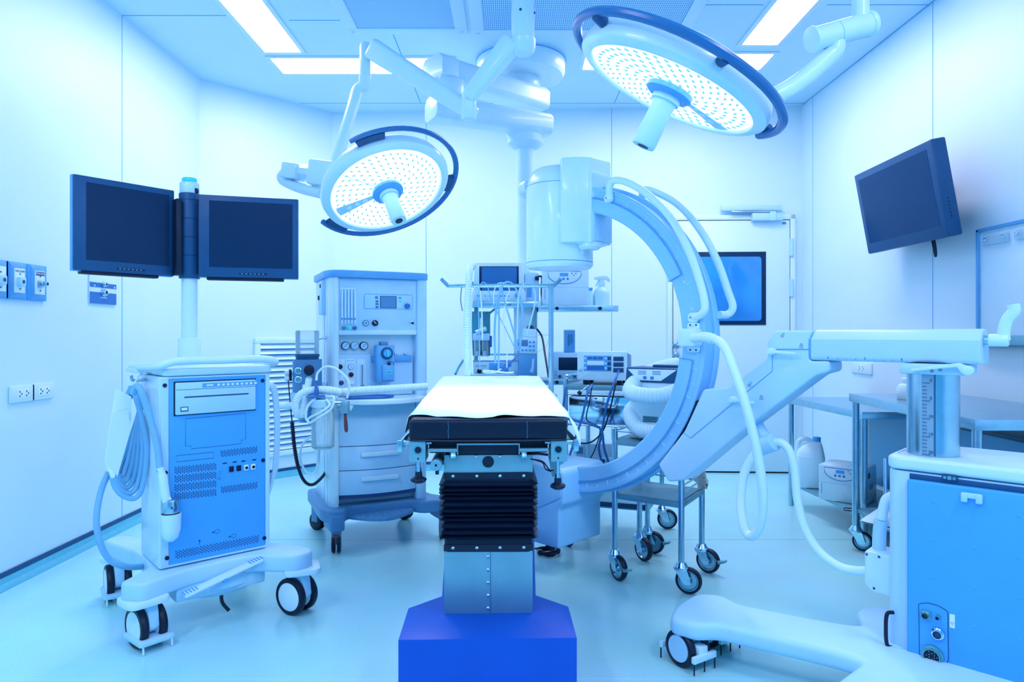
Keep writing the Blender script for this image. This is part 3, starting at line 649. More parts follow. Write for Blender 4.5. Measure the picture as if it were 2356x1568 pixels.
# power box
def power_box(o, W, D, H):
    mb = MB(); mb.prism(round_poly(rect(-W / 2, 0, W / 2, H), .012), -D / 2, D / 2, 'xz', .008); mb.mi = 1
    mb.bx(-W / 2 - .0006, W / 2 + .0006, -D / 2 - .0006, D / 2, H * .5, H * .505); mb.bx(-W * .44, -W * .425, -D / 2 - .001, -D / 2 + .002, H * .18, H * .46); mb.build('case', [M['white'], M['midblue']], o)
    mb = MB(); P = [(-W * .37, H * .93), (W * .33, H * .93)] + [(W * .36 * math.cos(R(a)) - .02 * W, H * .88 + H * .28 * math.sin(R(a))) for a in range(-8, -173, -15)]
    mb.prism(P, -D / 2 - .0025, -D / 2 + .003, 'xz', .001); mb.mi = 1; mb.tube([(p[0], -D / 2 - .002, p[1]) for p in P], .0022, 6, 0, True); mb.mi = 2; mb.bx(-W * .12, W * .06, -D / 2 - .004, -D / 2 - .002, H * .8, H * .89); mb.mi = 1
    for k in range(3): mb.cyl((-W * .13 + k * W * .09, -D / 2 - .001, H * .73), (-W * .13 + k * W * .09, -D / 2 - .005, H * .73), .007, seg=12)
    for k in range(3): mb.cyl((W * .14 + k * .012, -D / 2 - .001, H * (.88 - .05 * (k % 2))), (W * .14 + k * .012, -D / 2 - .004, H * (.88 - .05 * (k % 2))), .004, seg=8)
    mb.build('control_panel', [M['label'], M['inkblue'], M['panel']], o)
o = onp('power_conditioner', 'white boxy power unit with a curved control panel on the upper right pendant shelf', 'power unit', 1301, zS['top'], .01); power_box(o, u(108), .24, u(84))
def spray(o, r, h):
    mb = MB(); mb.lathe([(0, 0), (r * .95, 0), (r, .006), (r, h * .42), (r * .9, h * .52), (r * .5, h * .62), (r * .32, h * .68), (0, h * .68)], seg=24); mb.build('bottle_body', M['jug'], o)
    mb = MB(); mb.lathe([(0, h * .67), (r * .42, h * .67), (r * .42, h * .78), (r * .3, h * .8), (r * .3, h * .88), (0, h * .88)], seg=16); mb.prism(round_poly([(-r * .95, h * .88), (-r * .9, h * .96), (0, h), (r * .6, h), (r * .95, h * .92), (r * 1.05, h * .8), (r * .85, h * .8), (r * .6, h * .86), (-r * .3, h * .86)], .006), -r * .25, r * .25, 'xz', .003)
    mb.build('spray_head', M['white'], o)
    mb = MB(); mb.tube([(-r * .35, 0, h * .88), (-r * .5, 0, h * .76), (-r * .75, 0, h * .66)], .005, 8); mb.build('trigger', M['white'], o)
o = onp('spray_bottle', 'white spray bottle with a trigger head at the end of the upper right shelf', 'bottle', 1390, zS['top']); spray(o, u(19), u(72))
o = onp('bottle', 'small clear bottle with a pale cap between power unit and spray bottle', 'bottle', 1362, zS['top'], -.01)
mb = MB(); r = u(8.5); mb.lathe([(0, 0), (r, 0), (r, .07), (r * .8, .085), (r * .6, .10), (0, .10)], seg=20); mb.build('bottle_body', M['jug'], o)
mb = MB(); mb.cyl((0, 0, .099), (0, 0, .118), r * .75, seg=16, b=.002); mb.build('cap', M['panel'], o)
# adapter beside the monitor
o = onp('infusion_driver', 'pale blue box with cables standing right of the patient monitor', 'device', 1224, zS['mon'], .02)
mb = MB(); mb.bx(-.045, .045, -.10, .06, 0, u(68), .006); mb.mi = 1; mb.bx(-.03, .0, -.1012, -.099, .03, .09); mb.build('case', [M['plastic'], M['midblue']], o)
mb = MB(); mb.lathe([(.03, -.002), (.03, .012), (.012, .02), (0, .02)], (0, -.02, u(68)), seg=18); mb.build('top_cap', M['white'], o)
mb = MB(); mb.tube([(.03, -.105, .15), (.05, -.12, .16), (.065, -.12, .14), (.06, -.115, .06), (.07, -.12, .0)], .006, 8); mb.bx(.02, .045, -.125, -.1, .135, .16, .004); mb.build('plug_cable', M['black'], o)
# lower boxes
o = onp('signal_unit', 'low white instrument with a pale display on the lower left pendant shelf', 'instrument', 1140, pix(PD, 0, 860, SY).z)
W, H = u(106), u(30); mb = MB(); mb.bx(-W / 2, W / 2, -.12, .10, 0, H, .005); mb.mi = 1; mb.prism([(-W / 2 - .002, 0), (-W / 2 - .002, H + .003), (W / 2 + .002, H + .003), (W / 2 + .002, 0), (W / 2 - .004, 0), (W / 2 - .004, H - .004), (-W / 2 + .004, H - .004), (-W / 2 + .004, 0)], -.124, -.115, 'xz'); mb.build('case', [M['white'], M['midblue']], o)
mb = MB(); mb.bx(-.04, .08, -.1225, -.119, .015, H - .014, .001); mb.mi = 1
for k in range(3): mb.bx(-.03, .0, -.124, -.122, .022 + k * .012, .028 + k * .012); mb.bx(.02, .06, -.124, -.122, .022 + k * .012, .028 + k * .012)
mb.build('display', [M['panel'], M['midblue']], o)
mb = MB(); [mb.bx(-.125 + q * .002, -.055, -.1206, -.1196, .052 - q * .009, .055 - q * .009) for q in range(2)]; mb.build('printed_lines', M['inkblue'], o)
mb = MB(); mb.cyl((-.10, -.12, .018), (-.10, -.135, .018), .014, seg=16, b=.003); mb.build('knob', M['black'], o)
o = onp('screen_monitor', 'pale instrument with a small dark screen behind the electrosurgical unit', 'monitor', 1299, zS['mid'])
W, H = u(66), u(60); mb = MB(); mb.bx(-W / 2, W / 2, -.12, .12, 0, H, .006); mb.build('case', M['plastic'], o)
mb = MB(); mb.bx(-W / 2 + .052, W / 2 - .008, -.1215, -.118, .055, H - .028, .002); mb.build('screen', M['screen'], o)
mb = MB()
for x, z in ((-.075, .045), (-.055, .045), (-.075, .025), (-.055, .025)): mb.bx(x - .006, x + .006, -.122, -.119, z - .005, z + .005, .001)
mb.build('keys', M['midblue'], o)
for x in (-.03, .062):
    mb = MB(); mb.cyl((x, -.119, .018), (x, -.128, .018), .009, seg=14, b=.002); mb.build('knob', M['navy'], o)
# blue wrapped carton behind
o = onp('carton', 'upright blue printed carton standing above the small dark screen', 'box', 1314, zS['mid'] + u(60) + .001, .02)
mb = MB(); mb.bx(-u(12), u(12), -.05, .05, 0, u(53), .001); mb.mi = 1; [mb.bx(-.012 + k * .011, -.008 + k * .011, -.0505, -.0498, u(14) + .01 * k, u(42)) for k in range(3)]; mb.mi = 2; mb.bx(-u(12) - .0005, u(12) + .0005, -.0505, .0505, u(51), u(53) + .0005); mb.build('carton_body', [M['midblue'], M['navy'], M['label']], o)
o = onp('infusion_pump', 'grey blue infusion pump with keypad and small screen beyond the table head', 'pump', 1213, pix(PD, 0, 862, SY).z, -.16)
W = u(38); mb = MB(); mb.prism([(-W * .52, 0), (W * .5, 0), (W * .55, u(52)), (-W * .48, u(50))], -.05, .05, 'xz', .006); mb.mi = 1
mb.prism([(W * .12, .02), (W * .36, .02), (W * .4, u(38)), (W * .28, u(38)), (W * .24, u(20))], -.0525, -.049, 'xz', .001); mb.build('lower_housing', [M['midblue'], M['plastic']], o)
mb = MB(); mb.prism([(-W * .5, u(50)), (W * .55, u(48)), (W * .58, u(84)), (-W * .44, u(88))], -.056, .045, 'xz', .006); mb.build('upper_housing', M['white'], o)
mb = MB(); mb.bx(-W * .36, W * .02, -.0575, -.055, u(66), u(80), .001); mb.build('display', M['greyblue'], o)
mb = MB()
for i in range(4):
    for j in range(3):
        if i < 2 and j > 0: continue
        x = -W * .3 + i * W * .22; z = u(57) + j * u(9); mb.bx(x - .007, x + .007, -.0585, -.0555, z - .006, z + .006, .001)
mb.build('keypad', M['panel'], o)
mb = MB(); mb.prism([(-W * .36, u(88)), (W * .56, u(84)), (W * .54, u(104)), (-W * .3, u(106))], -.03, .04, 'xz', .006); mb.build('syringe_cradle', M['white'], o)
# suction regulator with two clear jars on the dark plate
o = thing('suction_regulator', 'clear twin-jar suction regulator with a white cross handle on the dark pendant plate', 'suction regulator', PD.location + V((sx(1106), -.13, pix(PD, 0, 820, -.12).z)))
for dx in (-.022, .026):
    mb = MB(); mb.lathe([(.019, 0), (.021, .004), (.021, .10), (.019, .10), (.019, .006), (0, .006), (0, 0)], (dx, 0, 0), seg=18); jr_ = mb.build('jar', M['glass'], o)
    mb = MB(); mb.cyl((dx, 0, .008), (dx, 0, .035), .016, seg=16); mb.build('float', M['chrome'], jr_)
mb = MB(); mb.bx(-.05, .055, -.025, .03, .10, .145, .005); mb.build('manifold', M['plastic'], o)
mb = MB(); mb.cyl((.0, -.02, .145), (.0, -.02, .24), .006, seg=10); mb.cyl((-.03, -.035, .15), (.035, -.035, .175), .014, seg=14, b=.003); mb.build('cross_handle', M['white'], o)
mb = MB(); mb.cyl((.06, 0, .06), (.06, 0, .13), .009, seg=10); mb.build('blue_valve', M['cobalt'], o)
# ================================================================ operating table
OT = thing('operating_table', 'operating table with black mattress, pleated column cover and royal blue base', 'operating table', (-.078, 2.183, 0), R(1.5))
mb = MB(); pb = [(-.262, -.183), (.262, -.183), (.262, .05), (.16, .15), (.20, .95), (-.20, .95), (-.16, .15), (-.262, .05)]
mb.prism(pb, 0.0, .243, 'xy', .004); mb.build('base', M['royal'], OT)
cw = .1415
mb = MB(); mb.bx(-cw, cw, 0, .44, .24, .444, .002); mb.mi = 1; mb.bx(.006, .0075, -.0006, .002, .241, .45); mb.build('lower_column', [M['satin'], M['ink']], OT)
def screws(parent, pts, r=.0058, name='screw', m='chrome', d=.004):
    for p in pts:
        q = MB(); q.sphere((p[0], p[1], p[2]), r, (1, d / r, 1), 10, 6); q.mi = 1; q.bx(p[0] - r * .25, p[0] + r * .25, p[1] - d * 1.04, p[1] - d * .6, p[2] - r * .25, p[2] + r * .25); q.build(name, [M[m], M['ink']], parent)
screws(OT, [(-.0015, -.001, z) for z in (.424, .382, .341, .300, .259)])
# pleated cover
mb = MB(); t = bmesh.new(); zs = []; z0, z1 = .455, .690
N = 11; rings = []
def ringr(w, d, z):
    pts = round_poly(rect(-w, -d + .22, w, d + .22), .02, 3); return [t.verts.new((x, y, z + .004 * math.sin(x * 23 + z * 90))) for x, y in pts]
for k in range(N * 2 + 1):
    z = z0 + .02 + (z1 - z0 - .045) * (k / (N * 2)) ** .93
    o_ = .015 if k % 2 else -.002
    rings.append(ringr(cw + o_ + .002, .222 + o_, z))
rings = [ringr(cw + .001, .222, z0 - .012)] + rings + [ringr(cw + .001, .222, z1)]
for a, b in zip(rings, rings[1:]):
    for k in range(len(a)): j = (k + 1) % len(a); t.faces.new((a[k], a[j], b[j], b[k]))
mb.add(t); mb.build('pleated_cover', M['leather'], OT, 28)
mb = MB(); mb.bx(-cw - .001, cw + .001, -.0035, .0, .672, .692); mb.build('upper_strip', M['black'], OT)
mb = MB(); mb.bx(-cw - .001, cw + .001, -.0035, .0, .443, .463); mb.build('lower_strip', M['black'], OT)
screws(OT, [(x, -.0035, .682) for x in (-.113, -.037, .037, .113)] + [(x, -.0035, .453) for x in (-.113, -.037, .037, .113)])
mb = MB(); mb.bx(-cw, cw, 0, .44, .690, .749, .002); mb.mi = 1; mb.cyl((-.001, -.0005, .727), (-.001, -.002, .727), .0185, seg=28); mb.build('head_plate', [M['satin'], M['black']], OT)
screws(OT, [(-.039, 0, .744), (.037, 0, .744)], .005)
# frame below the mattress
mb = MB(); mb.bx(-.19, .19, .0, 1.42, .755, .80, .004); mb.bx(-.13, .13, .05, .5, .735, .765); mb.build('top_frame', M['black'], OT)
mb = MB(); F0 = -.035
for s in (-1, 1): mb.bx(s * .098, s * .19, F0 + .004, .03, .764, .774, .001)
mb.bx(-.096, .096, F0 + .01, F0 + .03, .784, .790, .001)
for s in (-1, 1): mb.box((s * .0975, F0 + .02, .772), (.004, .02, .035))
mb.build('front_bracket', M['satin'], OT)
mb = MB(); mb.bx(-.094, .094, F0 + .03, .02, .752, .784); mb.build('front_recess', M['black'], OT)
for s in (-1, 1):
    mb = MB(); rr = [(.0115, .0), (.013, .006), (.010, .012), (.012, .018), (.006, .02), (0, .02)]; mb.lathe(rr, (s * .112, F0 + .014, .745), seg=9); mb.build('pivot_nub', M['steel'], OT)
    # clamp block
    x = s * .223
    mb = MB(); mb.bx(x - .026, x + .026, F0 - .004, .06, .733, .800, .002); mb.build('clamp_block', M['satin'], OT)
    mb = MB(); mb.lathe([(.0105, .0), (.0105, .002), (.0145, .002), (.015, 0)], (x - s * .003, F0 - .0035, .772), (0, -1, 0), 24, True); mb.mi = 1; mb.cyl((x - s * .003, F0 - .0035, .772), (x - s * .003, F0 - .0048, .772), .0108, seg=22); mb.cyl((x - s * .003, F0 - .0035, .745), (x - s * .003, F0 - .0046, .745), .003, seg=10); mb.build('clamp_bore', [M['brass'], M['black']], OT)
    zz = .700 if s < 0 else .678
    mb = MB(); mb.cyl((x - s * .002, F0 + .02, zz), (x - s * .002, F0 + .02, .735), .0058, seg=14); mb.cyl((x - s * .002, F0 + .02, zz - .002), (x - s * .002, F0 + .02, zz + .012), .009, seg=6); mb.build('clamp_spindle', M['steel'], OT)
    mb = MB(); kp = [(0, 0)]; mb.lathe([(0, -.036), (.014, -.036), (.022, -.031), (.0235, -.024), (.019, -.019), (.012, -.016), (.0105, 0), (0, 0)], (x - s * .002, F0 + .02, zz), seg=24)
    for k in range(6): a = R(60 * k + 20); mb.sphere((x - s * .002 + .019 * math.cos(a), F0 + .02 + .019 * math.sin(a), zz - .026), .0075, (1, 1, .8), 10, 6)
    mb.build('clamp_knob', M['black'], OT)
    # side rail
    xr = s * .275
    mb = MB(); mb.bx(xr - .005, xr + .005, -.05, 1.30, .772, .800, .001); mb.bx(xr - .008, xr + .008, -.054, -.030, .768, .804, .002)
    for y in (-.005, .45, .9, 1.25): mb.cyl((s * .18, y, .79), (xr, y, .79), .008, seg=12)
    mb.build('side_rail', M['steel'], OT)
mb = MB(); mb.cyl((-.165, -.03, .722), (-.165, .14, .722), .0185, seg=22, b=.003); mb.mi = 1; mb.cyl((-.165, -.0295, .722), (-.165, -.031, .722), .004, seg=10); mb.cyl((-.162, -.02, .704), (-.162, -.02, .692), .006, seg=10); mb.build('tilt_cylinder', [M['satin'], M['black']], OT)
for k, P in enumerate(([(.12, .02, .745), (.155, 0, .752), (.19, -.01, .75)], [(.135, .0, .735), (.17, -.01, .73), (.185, -.01, .715), (.195, 0, .70), (.21, 0, .698)], [(.14, .01, .733), (.172, -.01, .725), (.182, -.01, .705), (.2, 0, .695)])):
    mb = MB(); mb.tube(P, .0022 if k else .004, 6); mb.build('wire', M['black'], OT)
mb = MB(); mb.prism([(.195, .735), (.245, .735), (.245, .715), (.225, .705), (.215, .67), (.208, .67)], .03, .05, 'xz', .002); mb.build('rear_bracket', M['satin'], OT)
# mattress, rising a little towards the head end
MH = .50
def mz(y): return .868 + max(0, y) * .026
mb = MB(); t = bmesh.new()
def mpad(x0, x1, y0, y1, zb, b):
    t = bmesh.new(); vs = []
    for x in (x0, x1):
        for y in (y0, y1):
            for z in (zb + max(0, y) * .026, mz(y)): vs.append(t.verts.new((x, y, z)))
    q = lambda i, j, k: vs[i * 4 + j * 2 + k]
    for f in (((0,0,0),(1,0,0),(1,0,1),(0,0,1)), ((0,1,0),(0,1,1),(1,1,1),(1,1,0)), ((0,0,0),(0,0,1),(0,1,1),(0,1,0)), ((1,0,0),(1,1,0),(1,1,1),(1,0,1)), ((0,0,0),(0,1,0),(1,1,0),(1,0,0)), ((0,0,1),(1,0,1),(1,1,1),(0,1,1))): t.faces.new([q(*i) for i in f])
    bmesh.ops.recalc_face_normals(t, faces=t.faces)
    bmesh.ops.bevel(t, geom=t.edges[:], offset=b, segments=4, profile=.5, affect='EDGES', clamp_overlap=True); return t
mb.add(mpad(-.248, .248, -.045, .62, .801, .012)); mb.build('mattress', M['leather'], OT)
mb = MB(); mb.add(mpad(-.248, .248, .625, 1.45, .801, .012)); mb.build('mattress', M['leather'], OT)
for x in (-.125, .122):
    mb = MB()
    for k in range(13): z = .81 + k * .0042; mb.box((x + .001 * math.sin(k), -.0455, z), (.0016, .0015, .0026))
    mb.build('stitching', M['greyblue'], OT, kind='stuff')
mb = MB(); mb.tube([(-.246, -.04, .803), (-.1, -.046, .801), (.1, -.046, .801), (.246, -.04, .803)], .0035, 8); mb.build('piping', M['black'], OT)
mb = MB(); mb.bx(-.16, .11, 1.46, 1.60, .875, .905, .006); mb.build('head_rest', M['midblue'], OT)

# sheet
SH = thing('table_sheet', 'crumpled white disposable sheet spread over the operating table', 'sheet', (-.078, 2.183, 0), R(1.5))
def sheet(a, b):
    y = b * 1.475 + .002; uu = (a - .5) * 2
    front = .004 + .028 * math.sin(a * 9.4 + .6) * (1 - .3 * a) + .003 * math.sin(a * 23)
    if a > .62: front -= .03 * math.sin((a - .62) / .38 * math.pi) * .6
    y = y + (1 - b) * (front - .012); half = .252
    wl_, wr_ = .042, .075
    xx = uu * (half + (wl_ if uu < 0 else wr_)); ex = abs(xx) - half
    n1 = noise.noise(V((xx * 7, y * 6, 0))) * .5 + noise.noise(V((xx * 16, y * 15, 3))) * .3
    z = mz(y) + .0035 + max(0, n1) * .016 + .0015 * max(0, 1 - b * 9) * (1 + math.sin(xx * 43))
    if ex > 0:
        # hanging edge: out a little, then down
        k = ex / (wl_ if uu < 0 else wr_); drop = ex * (.85 if uu < 0 else .75) * (1 + .35 * math.sin(y * 9 + (2 if uu > 0 else 0))); out = .006 + ex * (.22 if uu < 0 else .50) + .008 * math.sin(y * 17) * k
        if uu > 0: drop += .022 * k * max(0, 1 - abs(y - .02) / .16)
        if uu < 0: drop += .02 * k * max(0, 1 - abs(y - .08) / .2)
        xx = math.copysign(half + out, uu); z = mz(y) + .003 - drop + max(0, n1) * .004
    return V((xx, y, z))
mb = MB(); mb.grid(sheet, 90, 110, .0012); mb.build('sheet', M['cloth'], SH, 60)

# cable coil on the floor behind the column
o = thing('power_cable', 'coiled black power cable on the floor right of the table column', 'cable', tuple(at(1262, 1270, 3.45).xy) + (0,))
o.location.y = 3.52; o.location.x = (1262 - 1180) / FPX * 3.52
mb = MB(); pts = []
for k in range(110):
    a = k * .42; r = .052 + .007 * math.sin(k * 1.7); pts.append((r * math.cos(a), r * math.sin(a) * .9, .008 + .018 * (k / 110) + .004 * math.sin(k)))
mb.tube(pts, .0045, 6, 2); mb.build('cable_coil', M['black'], o)
mb = MB(); mb.tube([(-.02, .05, .02), (-.1, .04, .012), (-.2, .0, .006), (-.26, -.05, .006), (-.2, -.09, .006), (-.09, -.06, .005), (-.1, .0, .006), (-.2, .08, .006), (-.3, .1, .006)], .0045, 6); mb.build('cable_tail', M['black'], o)
for a in (20, 205):
    mb = MB(); mb.torus((.052 * math.cos(R(a)), .047 * math.sin(R(a)), .0162), (-math.sin(R(a)), math.cos(R(a)), 0), .0148, .0024, 14, 6); mb.build('cable_tie', M['label'], o)

# anaesthesia screen frame over the head end
o = thing('drape_stand', 'steel T-shaped drape stand carrying hanging hoses at the head of the table', 'frame', (.195, 3.36, 0))
def sf(px, py, y=0.0): return pix(o, px, py, y)
mb = MB(); b = sf(1268, 880); mb.cyl((b.x, 0, .79), sf(1268, 656), .0125, seg=14); mb.build('post', M['steel'], o)
mb = MB(); mb.tube([sf(1015, 641), sf(1029, 655), sf(1034, 657), sf(1060, 657)], .0095, 10, 3); mb.cyl(sf(1058, 657), sf(1262, 657), .0095, seg=12); mb.tube([sf(1260, 657), sf(1272, 656), sf(1277, 654), sf(1291, 641)], .0095, 10, 3); mb.build('cross_bar', M['steel'], o)
mb = MB(); mb.bx(b.x - .035, b.x + .028, -.025, .025, .785, .84, .004); mb.build('rail_clamp', M['satin'], o)

def hang(px_list, r, m, label, name='monitor_cable', group='cables hanging over the drape frame', y0=3.36, seg=8, cat='cable', hose=None, sub=None):
    """hose given by (photo x, photo y, depth) points"""
    P = [at(*p) for p in px_list]; o = thing(name, label, cat, P[-1], 0, group); P = [p - P[-1] for p in P]
    mb = MB(); (mb.hose(P, r, *hose) if hose else mb.tube(P, r, seg)); mb.build(sub or 'cable_sheath', m, o); return o
hang([(1090, 610, 3.9), (1084, 612, 3.62), (1080, 628, 3.40), (1078, 660, 3.335), (1074, 730, 3.33), (1073, 800, 3.40), (1076, 858, 3.5)], .0175, M['tube'], 'thick white corrugated breathing hose hanging in front of the cross bar, leftmost hose', 'breathing_hose', None, cat='hose', hose=(.013, .2), sub='corrugated_hose')
HG = (((1088, 860), (1084, 760), (1086, 690), (1097, 653), (1107, 690), (1110, 780)), ((1140, 835), (1138, 760), (1145, 690), (1163, 650), (1185, 660), (1200, 700), (1203, 740), (1196, 800)), ((1147, 850), (1148, 760), (1148, 700), (1152, 652), (1160, 690), (1178, 750), (1193, 806)), ((1190, 812), (1165, 760), (1140, 710), (1128, 680), (1120, 655), (1108, 651), (1101, 680), (1102, 760), (1104, 850)), ((1190, 780), (1192, 700), (1197, 665), (1210, 652), (1228, 662), (1232, 690), (1222, 735), (1212, 770)), ((1166, 845), (1166, 800), (1158, 740), (1164, 690), (1172, 670), (1165, 653), (1146, 652), (1137, 670), (1136, 700)), ((1062, 660), (1060, 690), (1064, 715)))
HL = ('thin white cable looped over the bar just right of the corrugated hose', 'thickest grey blue cable arching high over the bar in front of the screen', 'blue grey cable running straight down from mid bar then back to the pump', 'thin cable slanting from the left of the bar to the pump', 'white cable looped over the bar at its right end', 'thin white cable with a small loop below the bar', 'short dark cable left of the corrugated hose')
for i, (g, l) in enumerate(zip(HG, HL)):
    P = []
    for px, py in g:
        dz = 3.36 - .016 if py > 662 else 3.36
        P.append((px, py, dz + (max(0, py - 700) / 160) * .09))
    hang(P, (.0036, .0058, .0046, .0026, .0042, .0028, .0026)[i], M['cable'] if i in (1, 2, 3) else M['plastic'] if i == 4 else (M['greyblue'] if i == 6 else M['tube']), l)
hang([(1236, 757, 4.2), (1247, 775, 4.1), (1254, 815, 3.9), (1262, 866, 3.75)], .006, M['black'], 'black power lead dropping between the service column and the stand post', 'power_lead', None)
hang([(1238, 770, 4.2), (1262, 772, 4.15), (1256, 796, 4.15), (1236, 810, 4.1)], .002, M['tube'], 'thin white looped wire right of the infusion pump', 'thin_wire', None)
hang([(1175, 700, 4.2), (1150, 705, 4.24), (1125, 722, 4.27), (1110, 750, 4.3)], .007, M['teal'], 'short teal hose arching behind the hanging cables below the patient monitor', 'gas_hose', None, cat='hose')
hang([(1066, 828, 4.0), (1055, 845, 3.9), (1048, 860, 3.8)], .007, M['teal'], 'short teal hose slanting out left of the corrugated hose', 'gas_hose', None, cat='hose')
# small probe on the sheet at the head end
o = thing('probe_connector', 'cobalt blue cable connector lying over the head end of the sheet', 'connector', at(1150, 855, 3.6))
def rl(px, py, d): return at(px, py, d) - o.location
mb = MB(); mb.cyl(rl(1153, 848, 3.55), rl(1172, 836, 3.58), .015, .019, 12, .003); mb.build('connector_body', M['cobalt'], o)
mb = MB(); mb.tube([rl(1172, 836, 3.58), rl(1183, 826, 3.6), rl(1192, 812, 3.65), rl(1194, 790, 3.7)], .006, 8); mb.build('strain_relief', M['cobalt'], o)
mb = MB(); mb.tube([rl(1153, 848, 3.55), rl(1140, 856, 3.52), rl(1120, 857, 3.5), rl(1112, 853, 3.5), rl(1130, 853, 3.48), rl(1165, 857, 3.5), rl(1182, 856, 3.5)], .0045, 8); mb.build('lead', M['tube'], o)

# ================================================================ monitor cart on the left
MC = thing('monitor_cart', 'pale blue mobile monitor cart with a pole carrying two dark screens', 'medical cart', (-1.259, 2.80, 0), R(42))
FYl, HW = -.165, .19
def fp(px, py, y=None): return pix(MC, px, py, FYl if y is None else y)
mb = MB(); mb.prism(round_poly(rect(-HW - .028, FYl, HW, .10), .012, 3), .262, .975, 'xy', .003); mb.build('cabinet', M['white'], MC)
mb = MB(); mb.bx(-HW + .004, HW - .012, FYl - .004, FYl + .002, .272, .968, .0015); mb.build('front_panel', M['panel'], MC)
mb = MB(); mb.bx(-HW - .024, -HW + .003, FYl - .003, FYl + .001, .268, .968, .001); mb.build('left_strip', M['plastic'], MC)
mb = MB(); mb.bx(HW - .011, HW + .006, FYl - .006, FYl + .001, .275, .968, .001); mb.build('right_strip', M['plastic'], MC)
for px, py in ((379, 886), (381, 1087), (384, 1283), (604, 875), (605, 1058), (608, 1237)):
    p = fp(px, py, FYl - .004); mb = MB(); mb.cyl((p.x, FYl - .003, p.z), (p.x, FYl - .0075, p.z), .0075, seg=14); mb.build('panel_plug', M['black'], MC)
Y = FYl - .004
# printer unit
a, b, c, d_ = fp(402, 880, Y), fp(586, 872, Y), fp(586, 940, Y), fp(403, 955, Y); zt, zb = (a.z + b.z) / 2, (c.z + d_.z) / 2
mb = MB(); mb.bx(a.x - .004, b.x + .004, Y - .0015, Y + .002, zb - .004, zt + .004); mb.build('printer_surround', M['black'], MC)
mb = MB(); mb.bx(a.x, b.x, Y - .014, Y, zb, zt, .004); mb.mi = 1; mb.bx(a.x + .03, b.x - .03, Y - .0148, Y - .012, zt - .058, zt - .053); mb.bx(a.x + .002, b.x - .002, Y - .0146, Y - .012, zt - .0275, zt - .026)
mb.mi = 2; mb.bx(a.x + .095, b.x - .004, Y - .0148, Y - .012, zt - .022, zt - .006); mb.mi = 3; mb.bx(a.x + .11, a.x + .135, Y - .0154, Y - .013, zt - .017, zt - .011)
for k in range(9): mb.bx(a.x + .15 + k * .018, a.x + .160 + k * .018, Y - .0154, Y - .013, zt - .018, zt - .010)
mb.mi = 1; mb.bx(a.x + .016, a.x + .044, Y - .0150, Y - .012, zb + .012, zb + .03, .001); mb.mi = 3; mb.bx(a.x + .019, a.x + .041, Y - .0160, Y - .014, zb + .016, zb + .027, .001)
mb.build('printer', [M['plastic'], M['ink'], M['midblue'], M['label']], MC)
def line(mb, pts, w=.0009, closed=True): mb.tube(pts, w, 4, 0, closed)
def outline(name, pxs, y=None, w=.0009, m='ink', closed=True):
    mb = MB(); line(mb, [fp(px, py, Y) for px, py in pxs], w, closed); return mb.build(name, M[m], MC)
outline('panel_cutout', ((427, 963), (565, 950), (565, 1010), (555, 1012), (555, 1020), (440, 1032), (440, 1025), (427, 1026)))
outline('panel_slot', ((405, 1048), (492, 1039), (492, 1053), (406, 1062)))
def vents(name, pxs):
    mb = MB(); (ax_, ay), (bx_, by), (cx_, cy) = pxs     # top-left, top-right, bottom-left
    A, B, C = fp(ax_, ay, Y), fp(bx_, by, Y), fp(cx_, cy, Y)
    n = max(6, int((B.x - A.x) / .0062)); rws = max(2, int((A.z - C.z) / .0085))
    for i in range(n):
        for j in range(rws):
            x = A.x + (i + .5) / n * (B.x - A.x); z = (A.z + (i + .5) / n * (B.z - A.z)) - (j + .5 + .5 * (i % 2) - .25) / rws * (A.z - C.z)
            mb.bx(x - .0016, x + .0016, Y - .0006, Y + .001, z - .003, z + .003)
    mb.build(name, M['ink'], MC, kind='stuff')
for k in range(4): vents('vent_slots', ((401, 1074 + k * 20), (498, 1064 + k * 20), (401, 1090 + k * 20)))
vents('vent_slots', ((507, 1036), (592, 1026), (507, 1051))); vents('vent_slots', ((508, 1119), (592, 1108), (508, 1134))); vents('vent_slots', ((403, 1267), (596, 1230), (403, 1285)))
mb = MB()
for k, (px, py) in enumerate(((532, 1078), (549, 1076), (566, 1075), (582, 1073))):
    p = fp(px, py, Y); mb.mi = 0 if k < 2 else 1; mb.bx(p.x - .0085, p.x + .0085, Y - .006, Y + .001, p.z - .011, p.z + .011, .002)
    if k > 1: mb.mi = 0; mb.cyl((p.x, Y - .006, p.z), (p.x, Y - .008, p.z), .006, seg=12)
for px, py in ((517, 1065), (540, 1062), (560, 1060), (585, 1057)): mb.mi = 0; p = fp(px, py, Y); mb.bx(p.x - .0075, p.x + .0075, Y - .001, Y + .001, p.z - .002, p.z + .002)
mb.build('ports', [M['black'], M['label']], MC)
outline('port_frame', ((511, 1074), (591, 1066), (591, 1078), (512, 1087)), m='midblue'); outline('port_frame', ((512, 1096), (591, 1087), (591, 1100), (513, 1109)), m='midblue')
outline('warning_mark', ((500, 1092), (505, 1082), (509, 1091)), w=.0006); outline('warning_mark', ((500, 1103), (505, 1095), (509, 1102)), w=.001)
for px, py in ((500, 1222), (538, 1232)):
    p = fp(px, py, Y); mb = MB(); mb.torus((p.x, Y, p.z), (0, 1, 0), .008, .0008, 20, 4); s = -1; mb.prism([(p.x - .022, p.z), (p.x - .012, p.z + .004), (p.x - .012, p.z - .004)], Y - .0006, Y, 'xz'); mb.build('lock_mark', M['ink'], MC)
p = fp(459, 1247, Y); mb = MB(); mb.prism([(p.x, p.z + .012), (p.x - .005, p.z + .004), (p.x - .001, p.z + .004), (p.x - .001, p.z - .008), (p.x + .001, p.z - .008), (p.x + .001, p.z + .004), (p.x + .005, p.z + .004)], Y - .0006, Y, 'xz'); mb.build('arrow_mark', M['ink'], MC)
